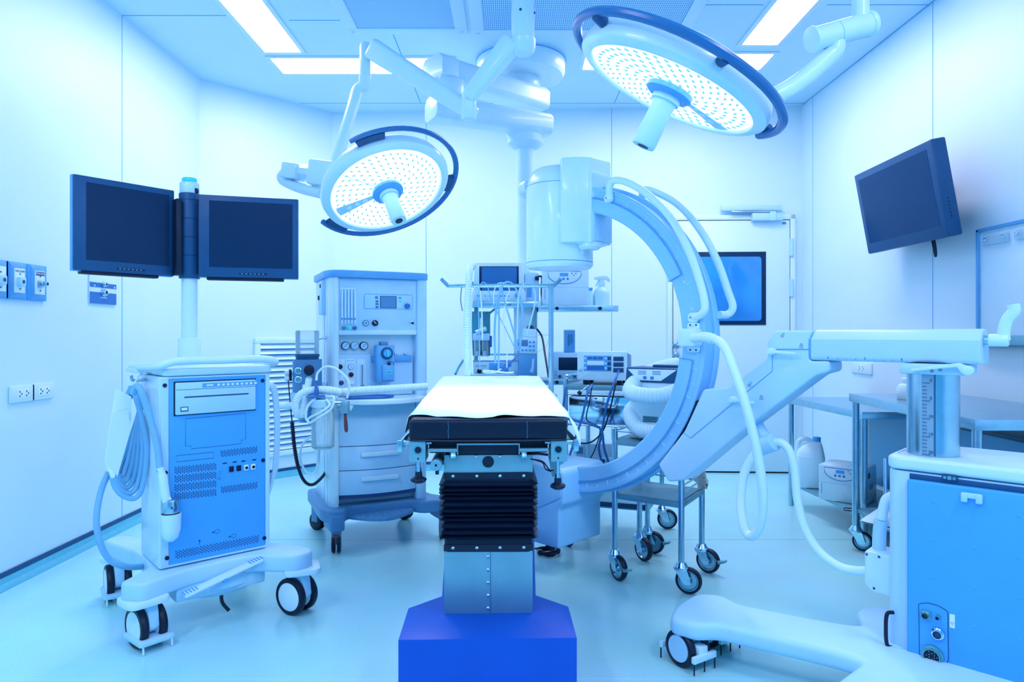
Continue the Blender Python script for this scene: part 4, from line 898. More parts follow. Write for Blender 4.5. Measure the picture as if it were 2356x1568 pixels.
# top
mb = MB(); mb.prism(round_poly(rect(-HW - .018, FYl - .012, HW + .018, .19), .03, 4), .977, 1.006, 'xy', .008, 3); mb.build('top_plate', M['white'], MC)
mb = MB(); q = [(-HW - .06, .10, 1.008), (-HW - .055, -.07, 1.010), (-HW - .03, FYl - .01, 1.018), (-HW + .03, FYl - .03, 1.034), (0, FYl - .035, 1.034), (HW - .03, FYl - .03, 1.034), (HW + .03, FYl, 1.02), (HW + .055, -.06, 1.010), (HW + .06, .10, 1.008)]
mb.tube(q, .0155, 12); mb.build('handle_rail', M['tube'], MC)
for s in (-1, 1):
    mb = MB(); mb.prism(round_poly([(s * (HW - .01), -.02), (s * (HW + .075), -.02), (s * (HW + .075), .14), (s * (HW - .01), .14)], .02), .985, 1.004, 'xy', .005); mb.build('handle_bracket', M['white'], MC)
# pole, hub, screens
PX, PY = 0.02, .205
PX, PY = pix(MC, 436, 700, .17).x, .17
mb = MB(); mb.cyl((PX, PY, 1.0), (PX, PY, 1.118), .045, seg=28, b=.004); mb.cyl((PX, PY, 1.11), (PX, PY, 1.40), .032, seg=28); mb.build('pole', M['tube'], MC)
zz = lambda py: pix(MC, 436, py, PY).z
mb = MB(); mb.cyl((PX, PY, zz(641)), (PX, PY, zz(446)), .042, seg=30, b=.003); mb.mi = 1
for py in (505, 547, 589, 462): mb.torus((PX, PY, zz(py)), (0, 0, 1), .0415, .0012, 30, 6)
mb.build('monitor_hub', [M['navy'], M['black']], MC)
mb = MB(); mb.cyl((PX, PY, zz(447)), (PX, PY, zz(421)), .039, seg=26, b=.004); mb.mi = 1; a = R(-60); mb.box((PX + .036 * math.cos(a), PY + .036 * math.sin(a), zz(440)), (.012, .02, .022), .004, a); mb.build('hub_cap', [M['white'], M['black']], MC)
mb = MB(); mb.cyl((PX, PY, zz(422)), (PX, PY, zz(410)), .030, seg=26, b=.004); mb.build('beacon', M['mint'], MC)
inv = mat_of(MC).inverted()
def screen(A, B, zb, zt, hb=None):
    """screen with its front lower corners A and B (world xy)"""
    A, B = V((*A, zb)), V((*B, zb)); d = (B - A).normalized(); n = V((-d.y, d.x, 0)); w, h = (B - A).length, zt - zb
    F = inv @ Matrix(((d.x, n.x, 0, A.x), (d.y, n.y, 0, A.y), (0, 0, 1, A.z), (0, 0, 0, 1)))
    m = MB(F); m.bx(0, w, 0, .038, 0, h, .005); m.bx(.02, w - .02, .03, .06, .01, h - .01, .012); o = m.build('monitor', M['navy'], MC)
    m = MB(F); m.bx(.042, w - .024, -.0012, .003, .042, h - .024); m.build('screen', M['screen'], o)
    m = MB(F); m.bx(-.001, w + .001, .012, .040, -.002, h + .002, .004); m.build('monitor_back', M['midblue'], o)
    m = MB(F); m.bx(w * .40, w * .68, -.0012, .002, .013, .020, .001); m.mi = 1
    for k in range(6): m.bx(w * (.42 + k * .042), w * (.44 + k * .042), -.002, .0, .015, .018)
    m.build('monitor_buttons', [M['black'], M['midblue']], o)
    m = MB(F); m.bx(.03, w - .06, .01, .05, -.012, .002, .004); m.build('lower_lip', M['black'], o)
screen((-1.662, 2.585), (-1.432, 2.89), at(0, 622, 2.62).z, at(0, 438, 2.89).z)
screen((-1.318, 2.86), (-.934, 2.97), at(0, 636, 2.86).z, at(0, 446, 2.86).z)
for px in (409, 456):
    p = pix(MC, px, 540, PY - .02); mb = MB(); mb.bx(p.x - .012, p.x + .012, PY - .04, PY + .02, p.z - .17, p.z + .15, .004); mb.build('monitor_hinge', M['black'], MC)
# base
mb = MB(); bp = round_poly([(-.36, -.19, .03), (-.30, -.27, .04), (-.23, -.24, .05), (-.13, -.20, .04), (.10, -.19, .06), (.24, -.335, .05), (.33, -.31, .05), (.32, -.22, .05), (.215, -.06, .06), (.215, .16, .06), (.33, .34, .04), (.26, .40, .04), (.10, .22, .06), (-.10, .22, .06), (-.20, .46, .05), (-.29, .43, .05), (-.215, .12, .06), (-.225, -.08, .05)], .04, 4)
mb.prism(bp, .185, .255, 'xy', .013, 3, ang=40); mb.build('base', M['plastic'], MC)
mb = MB(); mb.lathe([(0, .085), (.09, .09), (.16, .115), (.19, .15), (.19, .19), (0, .19)], (.02, -.02, 0), seg=36); mb.build('base_bowl', M['plastic'], MC)
mb = MB(); mb.bx(-.17, .17, -.195, .15, .13, .19, .01); mb.build('pedal_housing', M['plastic'], MC)
mb = MB(); mb.box((-.01, -.235, .205), (.30, .045, .012), .004, Matrix.Rotation(R(-14), 4, 'Y')); mb.mi = 1
for s in (-1, 1):
    for k in range(5): mb.box((-.01 + s * (.10 + k * .011), -.235, .2125 + s * (.10 + k * .011) * .249), (.003, .04, .002), 0, Matrix.Rotation(R(-14), 4, 'Y'))
mb.cyl((-.01, -.215, .19), (-.01, -.26, .196), .008, seg=12); mb.build('brake_pedal', [M['white'], M['panel']], MC)
mb = MB(); mb.tube([(.02, -.12, .12), (.02, -.13, .07), (.04, -.15, .035)], .013, 8, flat=.5); mb.build('ground_strap', M['black'], MC)
def twin_caster(parent, x, y, a, r=.074, guard=True, top=.185, wm='label', rub='black'):
    """twin-wheel caster with its wheel axle along local angle a; returns caster object"""
    Rm = T(x, y, 0) @ Matrix.Rotation(a, 4, 'Z'); w = .026
    mb = MB(Rm); mb.prism(round_poly([(-.03, .05), (.03, .05), (r * .75, r * 1.2), (r * .6, r * 2.05), (.02, top), (-.03, top), (-r * .75, r * 2.02), (-r * .9, r)], .015), -.019, .019, 'yz', .006); body = mb.build('caster', M['plastic'], parent)
    for s in (-1, 1):
        mb = MB(Rm); mb.lathe([(0, -w / 2), (r * .78, -w / 2), (r * .84, -w * .56), (r * .95, -w / 2), (r, -w * .28), (r, w * .28), (r * .95, w / 2), (r * .84, w * .56), (r * .78, w / 2), (0, w / 2)], (s * .033, 0, r), (1, 0, 0), 36); mb.mi = 1
        mb.lathe([(0, -w * .6), (r * .72, -w * .56), (r * .76, -w * .5), (r * .76, w * .5), (r * .72, w * .56), (0, w * .6)], (s * .033, 0, r), (1, 0, 0), 32); mb.build('wheel', [M[rub], M[wm]], body)
    if guard:
        mb = MB(Rm); mb.prism(round_poly([(-.06, .055), (.06, .055), (.062, -r - .012), (.055, -r - .02), (-.055, -r - .02), (-.062, -r - .012)], .012), .028, .046, 'xy', .004)
        mb.build('cable_guard', M['plastic'], body)
        mb = MB(Rm)
        for sx_ in (-.05, .05): mb.tube([(sx_, -r - .015, .03), (sx_, -r - .018, .004)], .0035, 6, 0)
        mb.build('guard_pin', M['tube'], body)
    return body
twin_caster(MC, -.262, -.165, R(10)); twin_caster(MC, .275, -.255, R(20), guard=False); twin_caster(MC, -.235, .40, R(-5)); twin_caster(MC, .27, .34, R(20), guard=False)
for x, y, rz in ((-.285, -.195, 10), (.285, -.27, -20), (-.235, .405, 70)):
    mb = MB(T(x, y, 0) @ Matrix.Rotation(R(rz), 4, 'Z')); mb.prism(round_poly(rect(-.07, -.075, .075, .06), .035, 5), .168, .192, 'xy', .006); mb.build('bumper', M['white'], MC)
# holster with the cable connector
h = pix(MC, 390, 1200, FYl - .03)
mb = MB(); mb.lathe([(0, -.105), (.012, -.103), (.026, -.09), (.034, -.06), (.036, 0), (.032, 0), (.030, -.05), (0, -.06)], (h.x, FYl - .045, h.z + .035), seg=26); mb.build('holster', M['white'], MC)
o = thing('cable_connector', 'steel plug on a thick grey cable standing in the white cup on the cart front', 'cable', mat_of(MC) @ V((h.x, FYl - .045, h.z + .03)), R(42))
def lc(px, py, dy=0): return pix(o, px, py, dy)
mb = MB(); mb.lathe([(0, -.06), (.025, -.06), (.026, 0), (.028, .004), (.028, .045), (.024, .056), (.018, .06), (0, .06)], seg=22); mb.mi = 1; mb.box((-.004, -.0275, .03), (.006, .003, .008)); mb.build('plug', [M['steel'], M['ink']], o)
mb = MB(); mb.tube([(0, 0, .055), lc(383, 1150, .0), lc(375, 1100, .005), lc(368, 1075, .01)], [.018, .016, .013], 12); mb.build('plug_sleeve', M['tube'], o)
mb = MB(); mb.tube([lc(368, 1085, .01), lc(362, 1030, .03), lc(345, 960, .05), lc(325, 900, .06), lc(315, 888, .08), lc(306, 905, .10)], .0125, 12); mb.build('cable_sheath', M['cable'], o)
# coil of cable on the left hook
HKl = (-HW - .045, .02, .97)
mb = MB(); mb.tube([(-HW, .02, .96), (-HW - .07, .02, .955), (-HW - .08, .02, .975)], .006, 8); mb.build('cable_hook', M['steel'], MC)
o = thing('hanging_cable', 'grey cable coil hanging on the left side of the cart with tags', 'cable', mat_of(MC) @ V((-HW - .055, .0, .95)), R(42))
def lc(px, py, dy=0): return pix(o, px, py, dy)
for k in range(6):
    f = k / 5; bot = 1146 - 62 * f
    mb = MB(); mb.tube([lc(302 + 3 * k, 890, -.02 + .012 * k), lc(318 + 3 * k - 8 * f, 930, -.03 + .014 * k), lc(338 - 44 * f, 1030, -.03 + .016 * k), lc(326 - 46 * f, bot - 22, -.02 + .014 * k), lc(300 - 30 * f, bot, -.02 + .01 * k), lc(262 - 4 * f, bot - 34, .0), lc(258 + 14 * f, 1010, .01), lc(285 + 4 * f, 930, .01), lc(302 + 3 * k, 890, -.02 + .012 * k)], .0105, 10); mb.build('cable_loop', M['cable'], o)
mb = MB(); mb.tube([lc(250, 1085, .03), lc(232, 1130, .02), lc(222, 1190, 0), lc(228, 1240, -.01), lc(250, 1285, -.01), lc(290, 1303, .0), lc(338, 1302, .08)], .0115, 12); mb.build('cable_end', M['cable'], o)
mb = MB(); mb.tube([lc(303, 905, -.03), lc(310, 880, -.03), lc(330, 855, .0), lc(322, 862, .02), lc(300, 890, .0)], .0025, 6); mb.build('tie_string', M['tube'], o)
for k, pg in enumerate((((266, 893), (302, 912), (302, 962), (285, 1030), (256, 1100), (258, 1066), (240, 1060)), ((262, 950), (296, 940), (300, 990), (270, 1095), (246, 1060)))):
    mb = MB(); t = bmesh.new(); vs = [t.verts.new(lc(px, py, -.065 - .01 * k + .012 * math.sin(i))) for i, (px, py) in enumerate(pg)]; t.faces.new(vs); bmesh.ops.triangulate(t, faces=t.faces[:]); bmesh.ops.solidify(t, geom=t.faces[:], thickness=.001); mb.add(t); mb.build('paper_tag', M['label'], o)
mb = MB(); mb.bx(-.004, .004, -.082, -.078, -.10, -.05); mb.build('green_clip', M['mint'], o)
# right side hooks and cord
mb = MB(); mb.tube([(HW, .02, .93), (HW + .06, .01, .93), (HW + .065, .01, .86), (HW + .05, .01, .84)], .006, 8); mb.build('cord_hook', M['steel'], MC)
mb = MB(); mb.tube([(HW, .02, .47), (HW + .05, .01, .45), (HW + .06, .01, .42), (HW + .06, .01, .47), (HW + .045, .01, .5)], .006, 8); mb.build('cord_hook', M['steel'], MC)
o = thing('cord_bundle', 'white cord wound between hooks on the right side of the cart', 'cable', mat_of(MC) @ V((HW + .04, .0, .9)), R(42))
for k in range(7):
    mb = MB(); x = .0 + k * .0085; y = -.05 + k * .014
    mb.tube([(x - .01, y, .0), (x + .005, y, .016), (x + .03, y, -.02), (x + .042, y, -.18), (x + .032, y, -.36), (x + .008, y, -.455 + k * .012), (x - .016, y, -.42), (x - .014, y, -.2), (x - .01, y, .0)], .0062, 8); mb.build('cord_loop', M['plastic'], o)
# ================================================================ anesthesia machine
AM = thing('anesthesia_machine', 'tall pale blue anesthesia workstation with drawers and a flowmeter bank', 'anesthesia machine', (-.94, 3.60, 0), R(25))
def ap(px, py, y=0.0): return pix(AM, px, py, y)
XA, XB = ap(779, 800).x, ap(957, 800).x; XE = ap(980, 800).x
ztop, zmid = ap(860, 636).z, ap(860, 768).z
mb = MB(); mb.prism(round_poly([(-.03, .02), (-.005, -.02), (XA, -.02), (XA, .05), (-.03, .05)], .02, 4), .17, ztop, 'xy', .002); mb.build('left_column', M['white'], AM)
mb = MB(); mb.prism(round_poly(rect(XB, -.015, XE, .06), .02, 4), .17, ztop, 'xy', .002); mb.build('right_column', M['plastic'], AM)
mb = MB(); mb.bx(-.03, XE - .005, .055, .42, .19, ztop, .004); mb.mi = 1; mb.bx(-.0312, -.029, .13, .135, .2, ztop - .005); mb.build('cabinet', [M['white'], M['midblue']], AM)
mb = MB(); mb.prism(round_poly([(-.045, .43), (-.05, .05), (-.02, -.03), (.06, -.045), (XB - .02, -.035), (XE + .012, -.02), (XE + .012, .43)], .035, 5), ztop - .012, ztop + .028, 'xy', .008); mb.build('top_cap', M['midblue'], AM)
mb = MB(); mb.bx(XA, XB, -.005, .08, zmid, ztop - .013, .002); mb.mi = 1; mb.prism(rect(XA, zmid - .004, XB, zmid + .022), -.012, 0, 'xz', .002); mb.build('upper_panel', [M['plastic'], M['white']], AM)
Y = -.005
# flowmeters
a, b = ap(781, 661, Y), ap(820, 746, Y)
mb = MB(); mb.bx(a.x, b.x, Y - .006, Y + .001, b.z, a.z, .002); mb.mi = 1; mb.bx(a.x + .004, b.x - .004, Y - .0065, Y, b.z + .004, a.z - .008); mb.build('flowmeter_window', [M['white'], M['arc']], AM)
for k in range(5):
    x = a.x + .012 + k * (b.x - a.x - .022) / 4; mb = MB(); mb.cyl((x, Y - .010, b.z + .005), (x, Y - .010, a.z - .010), .0052, seg=12); mb.mi = 1; mb.cyl((x, Y - .0103, b.z + .024), (x, Y - .0103, b.z + .034), .0056, seg=10)
    for j in range(14): mb.bx(x - .009, x - .006, Y - .0082, Y - .006, b.z + .045 + j * .0095, b.z + .0465 + j * .0095)
    mb.build('flow_tube', [M['tube'], M['midblue']], AM)
for px, m in ((790, 'teal'), (803, 'mint'), (815, 'cobalt')):
    p = ap(px, 754, Y); mb = MB(); mb.cyl((p.x, Y, p.z), (p.x, Y - .02, p.z), .011, seg=12, b=.003); mb.mi = 1; mb.cyl((p.x, Y, p.z), (p.x, Y - .006, p.z), .014, seg=18, b=.002); mb.build('flow_knob', [M[m], M['white']], AM)
# display
a, b = ap(838, 676, Y), ap(948, 711, Y); mb = MB(); mb.prism(round_poly(rect(a.x, b.z, b.x, a.z), .005), Y - .003, Y + .001, 'xz', .001); mb.mi = 1; mb.tube([(q[0], Y - .003, q[1]) for q in round_poly(rect(a.x, b.z, b.x, a.z), .005)], .0011, 4, 0, True); mb.build('display_panel', [M['plastic'], M['panel']], AM)
a, b = ap(874, 680, Y), ap(912, 709, Y); mb = MB(); mb.bx(a.x, b.x, Y - .0045, Y, b.z, a.z, .001); mb.mi = 1; mb.bx(a.x + .004, b.x - .004, Y - .005, Y, b.z + .003, a.z - .003); mb.build('display', [M['navy'], M['greyblue']], AM)
for px, py, m in ((866, 684, 'teal'), (867, 693, 'cobalt'), (867, 699, 'cobalt'), (867, 706, 'cobalt'), (920, 685, 'panel'), (920, 693, 'mint')):
    p = ap(px, py, Y); mb = MB(); mb.bx(p.x - .008, p.x + .008, Y - .0045, Y, p.z - (.008 if m == 'teal' else .005), p.z + (.008 if m == 'teal' else .005), .001); mb.build('display_key', M[m], AM)
p = ap(936, 704, Y); mb = MB(); mb.cyl((p.x, Y, p.z), (p.x, Y - .022, p.z), .0145, seg=20, b=.004); mb.build('dial', M['cobalt'], AM)
p = ap(841, 743, Y); mb = MB(); mb.cyl((p.x, Y, p.z), (p.x, Y - .008, p.z), .017, seg=22, b=.002); mb.mi = 1; mb.cyl((p.x, Y, p.z), (p.x, Y - .009, p.z), .011, seg=18); mb.mi = 2; mb.cyl((p.x, Y, p.z), (p.x, Y - .010, p.z), .007, seg=16); mb.build('oxygen_gauge', [M['greyblue'], M['label'], M['teal']], AM)
p = ap(862, 743, Y); mb = MB(); mb.cyl((p.x, Y, p.z), (p.x, Y - .018, p.z), .016, seg=20, b=.003); mb.mi = 1; mb.box((p.x - .002, Y - .0185, p.z + .003), (.003, .002, .018), 0, Matrix.Rotation(R(-45), 4, 'Y')); mb.build('selector_knob', [M['black'], M['label']], AM)
p = ap(948, 743, Y); mb = MB(); mb.cyl((p.x, Y, p.z), (p.x, Y - .006, p.z), .0135, seg=20, b=.002); mb.mi = 1; mb.cyl((p.x, Y - .005, p.z), (p.x, Y - .008, p.z), .009, seg=16); mb.build('key_switch', [M['chrome'], M['navy']], AM)
# recess and instrument panel
YR, YI = .052, .03
zi = ap(850, 814, YI).z; zw = .802
mb = MB(); a = ap(779, 795, YR).z
for k, (px, m) in enumerate(((794, 'navy'), (815, 'brass'), (836, 'black'))):
    p = ap(px, 795, YR); mb = MB(); mb.cyl((p.x, YR + .004, p.z), (p.x, YR - .018, p.z), .0225, seg=26, b=.003); mb.mi = 1; mb.cyl((p.x, YR - .017, p.z), (p.x, YR - .019, p.z), .0185, seg=24); mb.mi = 2; mb.box((p.x + .001, YR - .0195, p.z + .001), (.026, .001, .0016), 0, Matrix.Rotation(R(-50), 4, 'Y')); mb.build('pressure_gauge', [M[m], M['plastic'], M['ink']], AM)
mb = MB(); mb.bx(XA, XB - .01, YI, .10, zw, zi, .003); mb.build('instrument_panel', M['plastic'], AM)
for a_, b_ in (((778, 826), (793, 852)), ((777, 863), (793, 895)), ((795, 825), (818, 898)), ((821, 825), (843, 898))):
    a, b = ap(*a_, YI), ap(*b_, YI); mb = MB(); mb.bx(a.x, b.x, YI - .0015, YI + .001, b.z, a.z, .0007); mb.build('gauge_plate', M['white'], AM)
for px, py, r, m in ((782, 843, .0125, 'black'), (807, 861, .0125, 'black'), (785, 880, .012, 'ink'), (834, 888, .010, 'teal')):
    p = ap(px, py, YI); mb = MB(); mb.cyl((p.x, YI, p.z), (p.x, YI - .016, p.z), r, seg=18, b=.003); mb.build('knob', M[m], AM)
p = ap(807, 843, YI); mb = MB(); mb.cyl((p.x, YI, p.z), (p.x, YI - .008, p.z), .016, seg=22, b=.002); mb.mi = 1; mb.cyl((p.x, YI - .007, p.z), (p.x, YI - .009, p.z), .013, seg=20); mb.mi = 2; mb.box((p.x, YI - .0095, p.z), (.018, .001, .002), 0, Matrix.Rotation(R(40), 4, 'Y')); mb.build('suction_gauge', [M['midblue'], M['label'], M['ink']], AM)
p = ap(809, 879, YI); mb = MB(); mb.cyl((p.x, YI, p.z), (p.x, YI - .016, p.z), .011, seg=18, b=.003); mb.build('white_knob', M['label'], AM)
a, b = ap(829, 836, YI), ap(835, 884, YI); mb = MB(); mb.bx(a.x, b.x, YI - .012, YI, b.z, a.z, .004); mb.mi = 1; mb.bx(a.x + .004, b.x - .003, YI - .0125, YI - .011, b.z + .004, a.z - .006); mb.build('flow_tube', [M['tube'], M['greyblue']], AM)
for t_, px, py in (('Patient suction', 806, 829),):
    p = ap(px, py, YI); mb = MB(); mb.text(t_, .0065, T(p.x, YI - .0019, p.z) @ XZ, .0002); mb.build('lettering', M['ink'], AM)
# vaporizer on its rail
a, b = ap(853, 818, YI), ap(945, 830, YI); mb = MB(); mb.bx(a.x, b.x, YI - .02, YI, b.z, a.z, .002); mb.build('vaporizer_rail', M['midblue'], AM)
for px in (908, 932):
    p = ap(px, 812, YI); mb = MB(); mb.cyl((p.x, YI - .008, p.z - .01), (p.x, YI - .008, p.z + .006), .007, seg=12, b=.002); mb.build('rail_valve', M['chrome'], AM)
YV = -.03; a, b = ap(863, 794, YV), ap(906, 877, YV)
mb = MB(); mb.prism(round_poly(rect(a.x, YV - .03, b.x, YI - .015), .022, 4), b.z, a.z, 'xy', .004); vap = mb.build('vaporizer', M['midblue'], AM, label='grey blue vaporizer with a dial')
mb = MB(); xc = (a.x + b.x) / 2; mb.bx(xc - .022, xc + .018, YV - .01, YI - .02, a.z, a.z + .02, .003); mb.build('locking_lever', M['greyblue'], vap)
p = ap(890, 812, YV - .03); YD = YV - .03
mb = MB(); mb.cyl((p.x, YD + .004, p.z), (p.x, YD - .012, p.z), .031, seg=32, b=.003)
for k in range(24): q = R(15 * k); mb.box((p.x + .0315 * math.cos(q), YD - .004, p.z + .0315 * math.sin(q)), (.003, .014, .003), 0, Matrix.Rotation(-q, 4, 'Y'))
mb.mi = 1; mb.cyl((p.x, YD - .011, p.z), (p.x, YD - .0135, p.z), .021, seg=26); mb.mi = 2; mb.box((p.x + .003, YD - .016, p.z), (.009, .008, .034), .003); mb.build('dial', [M['navy'], M['panel'], M['mint']], vap)
a, b = ap(879, 838, YD), ap(906, 874, YD); mb = MB(); mb.bx(a.x, b.x, YD - .012, YD + .004, b.z, a.z, .005); mb.build('filler_block', M['midblue'], vap)
a, b = ap(887, 852, YD), ap(901, 859, YD); mb = MB(); mb.bx(a.x, b.x, YD - .0132, YD - .011, b.z, a.z); mb.mi = 1
for k in range(2): mb.bx(a.x + .003, b.x - .003, YD - .0138, YD - .013, b.z + .004 + k * .006, b.z + .0065 + k * .006)
mb.build('filler_label', [M['mint'], M['ink']], vap)
mb = MB(); p = ap(894, 834, YD); mb.tube([(p.x - .012, YD - .012, p.z + .006), (p.x, YD - .02, p.z + .008), (p.x + .02, YD - .02, p.z + .002), (p.x + .022, YD - .016, p.z - .012)], .0014, 6); mb.cyl((p.x, YD - .004, p.z - .004), (p.x, YD - .016, p.z - .004), .009, seg=14, b=.002); mb.build('filler_cap', M['black'], vap)
# worktop
mb = MB(); wp = round_poly([(XA - .02, .05), (XA - .015, -.13), (.15, -.205), (.30, -.21), (XB + .02, -.14), (XB + .02, .05)], .05, 5); mb.prism(wp, .772, .80, 'xy', .006, 3); mb.build('worktop', M['white'], AM)
mb = MB(); mb.prism([(XA - .015, .772), (XA - .015, .742), (XA + .035, .742), (XA + .05, .772)], -.15, -.10, 'xz', .003); mb.build('worktop_bracket', M['white'], AM)
# drawers
def bow(x0, x1, y0, dep, n=8): return [(x0 + (x1 - x0) * k / n, y0 - dep * math.sin(math.pi * k / n)) for k in range(n + 1)]
def front(name, z0, z1):
    mb = MB(); mb.prism(bow(XA + .002, XB - .002, 0, .035) + [(XB - .002, .05), (XA + .002, .05)], z0, z1, 'xy', .0015); return mb.build(name, M['plastic'], AM)
mb = MB(); mb.prism(bow(XA, XB, .006, .034) + [(XB, .055), (XA, .055)], .26, .79, 'xy'); mb.build('drawer_gap', M['ink'], AM)
z1, z2, z3 = ap(868, 1024, -.03).z, ap(868, 1079, -.03).z, ap(868, 1134, -.03).z
front('lower_panel', z1 + .003, .79)
for zt, zb in ((z1 - .001, z2 + .003), (z2 - .001, z3)):
    dw = front('drawer', zb, zt)
    xm = (XA + XB) / 2; zc = zb + (zt - zb) * .68
    mb = MB(); mb.prism(bow(xm - .10, xm + .10, -.052, .006) + bow(xm - .10, xm + .10, -.028, .006)[::-1], zc - .012, zc + .010, 'xy', .003); mb.build('drawer_handle', M['white'], dw)
# base
mb = MB(); mb.prism(round_poly([(-.07, .50), (-.075, .0), (-.03, -.09), (.035, -.085), (.07, -.02), (XB - .03, -.02), (XB + .01, -.08), (XE + .11, -.10), (XE + .10, .02), (XE + .05, .08), (XE + .05, .50)], .04, 4), .155, .225, 'xy', .016, 3); mb.build('base', M['greyblue'], AM)
mb = MB(); mb.prism([(.05, .20), (XB - .02, .20), (XB - .02, .17), (.05, .17)], -.03, .02, 'xz'); tr = bow(.045, XB + .0, -.02, .14, 10) + [(XB, .05), (.045, .05)]
mb.prism(tr, .160, .182, 'xy', .006); mb.mi = 1
for i in range(9):
    for j in range(3): mb.sphere((.10 + i * .037, -.05 - j * .03, .182), .005, (1, 1, .4), 8, 4)
mb.build('foot_tray', [M['greyblue'], M['midblue']], AM)
for x, y in ((.0, -.05), (XE + .085, -.06)):
    mb = MB(); mb.prism(round_poly([(x - .038, y - .045), (x + .036, y - .045), (x + .055, y + .12), (x - .05, y + .12)], .025), .115, .20, 'xy', .015, 3); mb.build('foot', M['greyblue'], AM)
def brake_caster(parent, x, y, a=0):
    Rm = T(x, y, 0) @ Matrix.Rotation(a, 4, 'Z'); mb = MB(Rm); mb.bx(-.024, .024, -.028, .03, .045, .15, .006); mb.mi = 1; mb.bx(-.018, .018, -.036, -.026, .075, .10, .003)
    for k in range(3): mb.bx(-.012, .012, -.0315, -.028, .112 + k * .008, .116 + k * .008)
    c = mb.build('caster', [M['greyblue'], M['brown']], parent)
    for s in (-1, 1): mb = MB(Rm); mb.cyl((s * .014 - .009, 0, .05), (s * .014 + .009, 0, .05), .05, seg=28, b=.006); mb.build('wheel', M['black'], c)
    return c
brake_caster(AM, 0.0, -.05, R(-15)); brake_caster(AM, XE + .085, -.05, R(-15)); brake_caster(AM, -.02, .42, R(30)); brake_caster(AM, XE, .42, R(40))
# side fittings
mb = MB(); mb.prism(round_poly([(.10, 1.24), (.20, 1.24), (.20, 1.42), (.10, 1.42)], .01), -.052, -.029, 'yz', .004); mb.mi = 1; mb.cyl((-.05, .13, 1.395), (-.056, .13, 1.395), .011, seg=14); mb.bx(-.058, -.05, .16, .19, 1.32, 1.345, .003); mb.build('side_bracket', [M['plastic'], M['black']], AM)
mb = MB(); mb.cyl((-.03, .08, 1.115), (-.045, .08, 1.115), .01, seg=12); mb.cyl((-.04, .08, 1.115), (-.075, .06, 1.105), .004, seg=8); mb.build('toggle', M['chrome'], AM)
# breathing unit on the left
inv = mat_of(AM).inverted(); ca = inv @ at(707, 850, 3.56); BU = T(ca.x, ca.y, 0)
def bz(py): return pix(AM, 707, py, ca.y).z
k1 = 3.56 / FPX
mb = MB(BU); mb.lathe([(0, bz(826)), (.074, bz(826)), (.074, bz(902)), (0, bz(902))][::-1], seg=28); mb.build('breathing_block', M['greyblue'], AM)
blk = [o for o in AM.children if o.name == 'breathing_block'] or [bpy.data.objects['breathing_block']]; blk = blk[0]
mb = MB(BU); mb.lathe([(.0, bz(928)), (.07, bz(928)), (.084, bz(920)), (.084, bz(901)), (0, bz(901))], seg=30); mb.build('lower_dome', M['plastic'], blk)
mb = MB(BU); mb.lathe([(.0, bz(826)), (.058, bz(826)), (.058, bz(820)), (.062, bz(820)), (.062, bz(814)), (0, bz(814))], seg=30); mb.build('bellows_collar', M['navy'], blk)
mb = MB(BU); mb.lathe([(.058, bz(815)), (.060, bz(764)), (.057, bz(760)), (.0, bz(759)), (0, bz(759) - .003), (.054, bz(761)), (.056, bz(766)), (.055, bz(815))], seg=30); mb.build('bellows_dome', M['glass'], blk)
front_a = math.atan2(-3.5, .9) - R(25)
def bpos(px, py, r=.076):
    p = pix(AM, px, py, ca.y); dx = p.x - ca.x; v = inv.to_3x3() @ V((.25, -.97, 0)); s_ = V((-v.y, v.x, 0))
    if s_.x < 0: s_ = -s_
    return V((ca.x, ca.y, p.z)) + s_ * dx * .95 + v * math.sqrt(max(1e-5, r * r - min(dx * dx, r * r * .8))), v
for px, py, r, m, nm in ((687, 851, .0185, 'chrome', 'valve_window'), (687, 871, .0185, 'chrome', 'valve_window'), (713, 849, .026, 'black', 'vent_knob'), (712, 870, .017, 'plastic', 'outlet_port')):
    p, v = bpos(px, py); mb = MB(); mb.cyl(p - v * .012, p + v * (.03 if m == 'black' else .008), r, seg=22, b=.004); mb.mi = 1
    if m == 'chrome': mb.cyl(p + v * .007, p + v * .0095, r * .7, seg=18)
    mb.build(nm, [M[m], M['brass']], blk)
mb = MB(); p, v = bpos(713, 873); mb.cyl(p, p + v * .05 + V((0, 0, -.005)), .014, seg=16, b=.002); mb.cyl(p + v * .045 + V((0, 0, .012)), p + v * .05 + V((-.01, 0, -.06)), .0165, seg=16, b=.002); mb.build('elbow', M['tube'], blk)
mb = MB(); a = ca; mb.bx(ca.x, -.03, ca.y + .02, ca.y + .07, bz(900), bz(880), .004); mb.build('support_bracket', M['plastic'], blk)
mb = MB(); mb.lathe([(0, bz(970)), (.03, bz(970)), (.032, bz(958)), (.05, bz(955)), (.05, bz(935)), (0, bz(935))], (ca.x - .01, ca.y, 0), seg=20); mb.build('absorber_canister', M['midblue'], blk)
for dz in (855, 868):
    mb = MB(); q = ca + V((0, 0, 0)); P1 = inv @ at(680, dz, 3.54); P2 = inv @ at(655, dz + 2, 3.52); mb.cyl(P1, P1 + (P2 - P1) * .35, .013, seg=14); mb.mi = 1; mb.cyl(P1 + (P2 - P1) * .35, P1 + (P2 - P1) * .6, .016, seg=14, b=.003); mb.mi = 2; mb.cyl(P1 + (P2 - P1) * .6, P2, .015, seg=14, b=.003); mb.build('sensor_port', [M['chrome'], M['black'], M['tube']], blk)

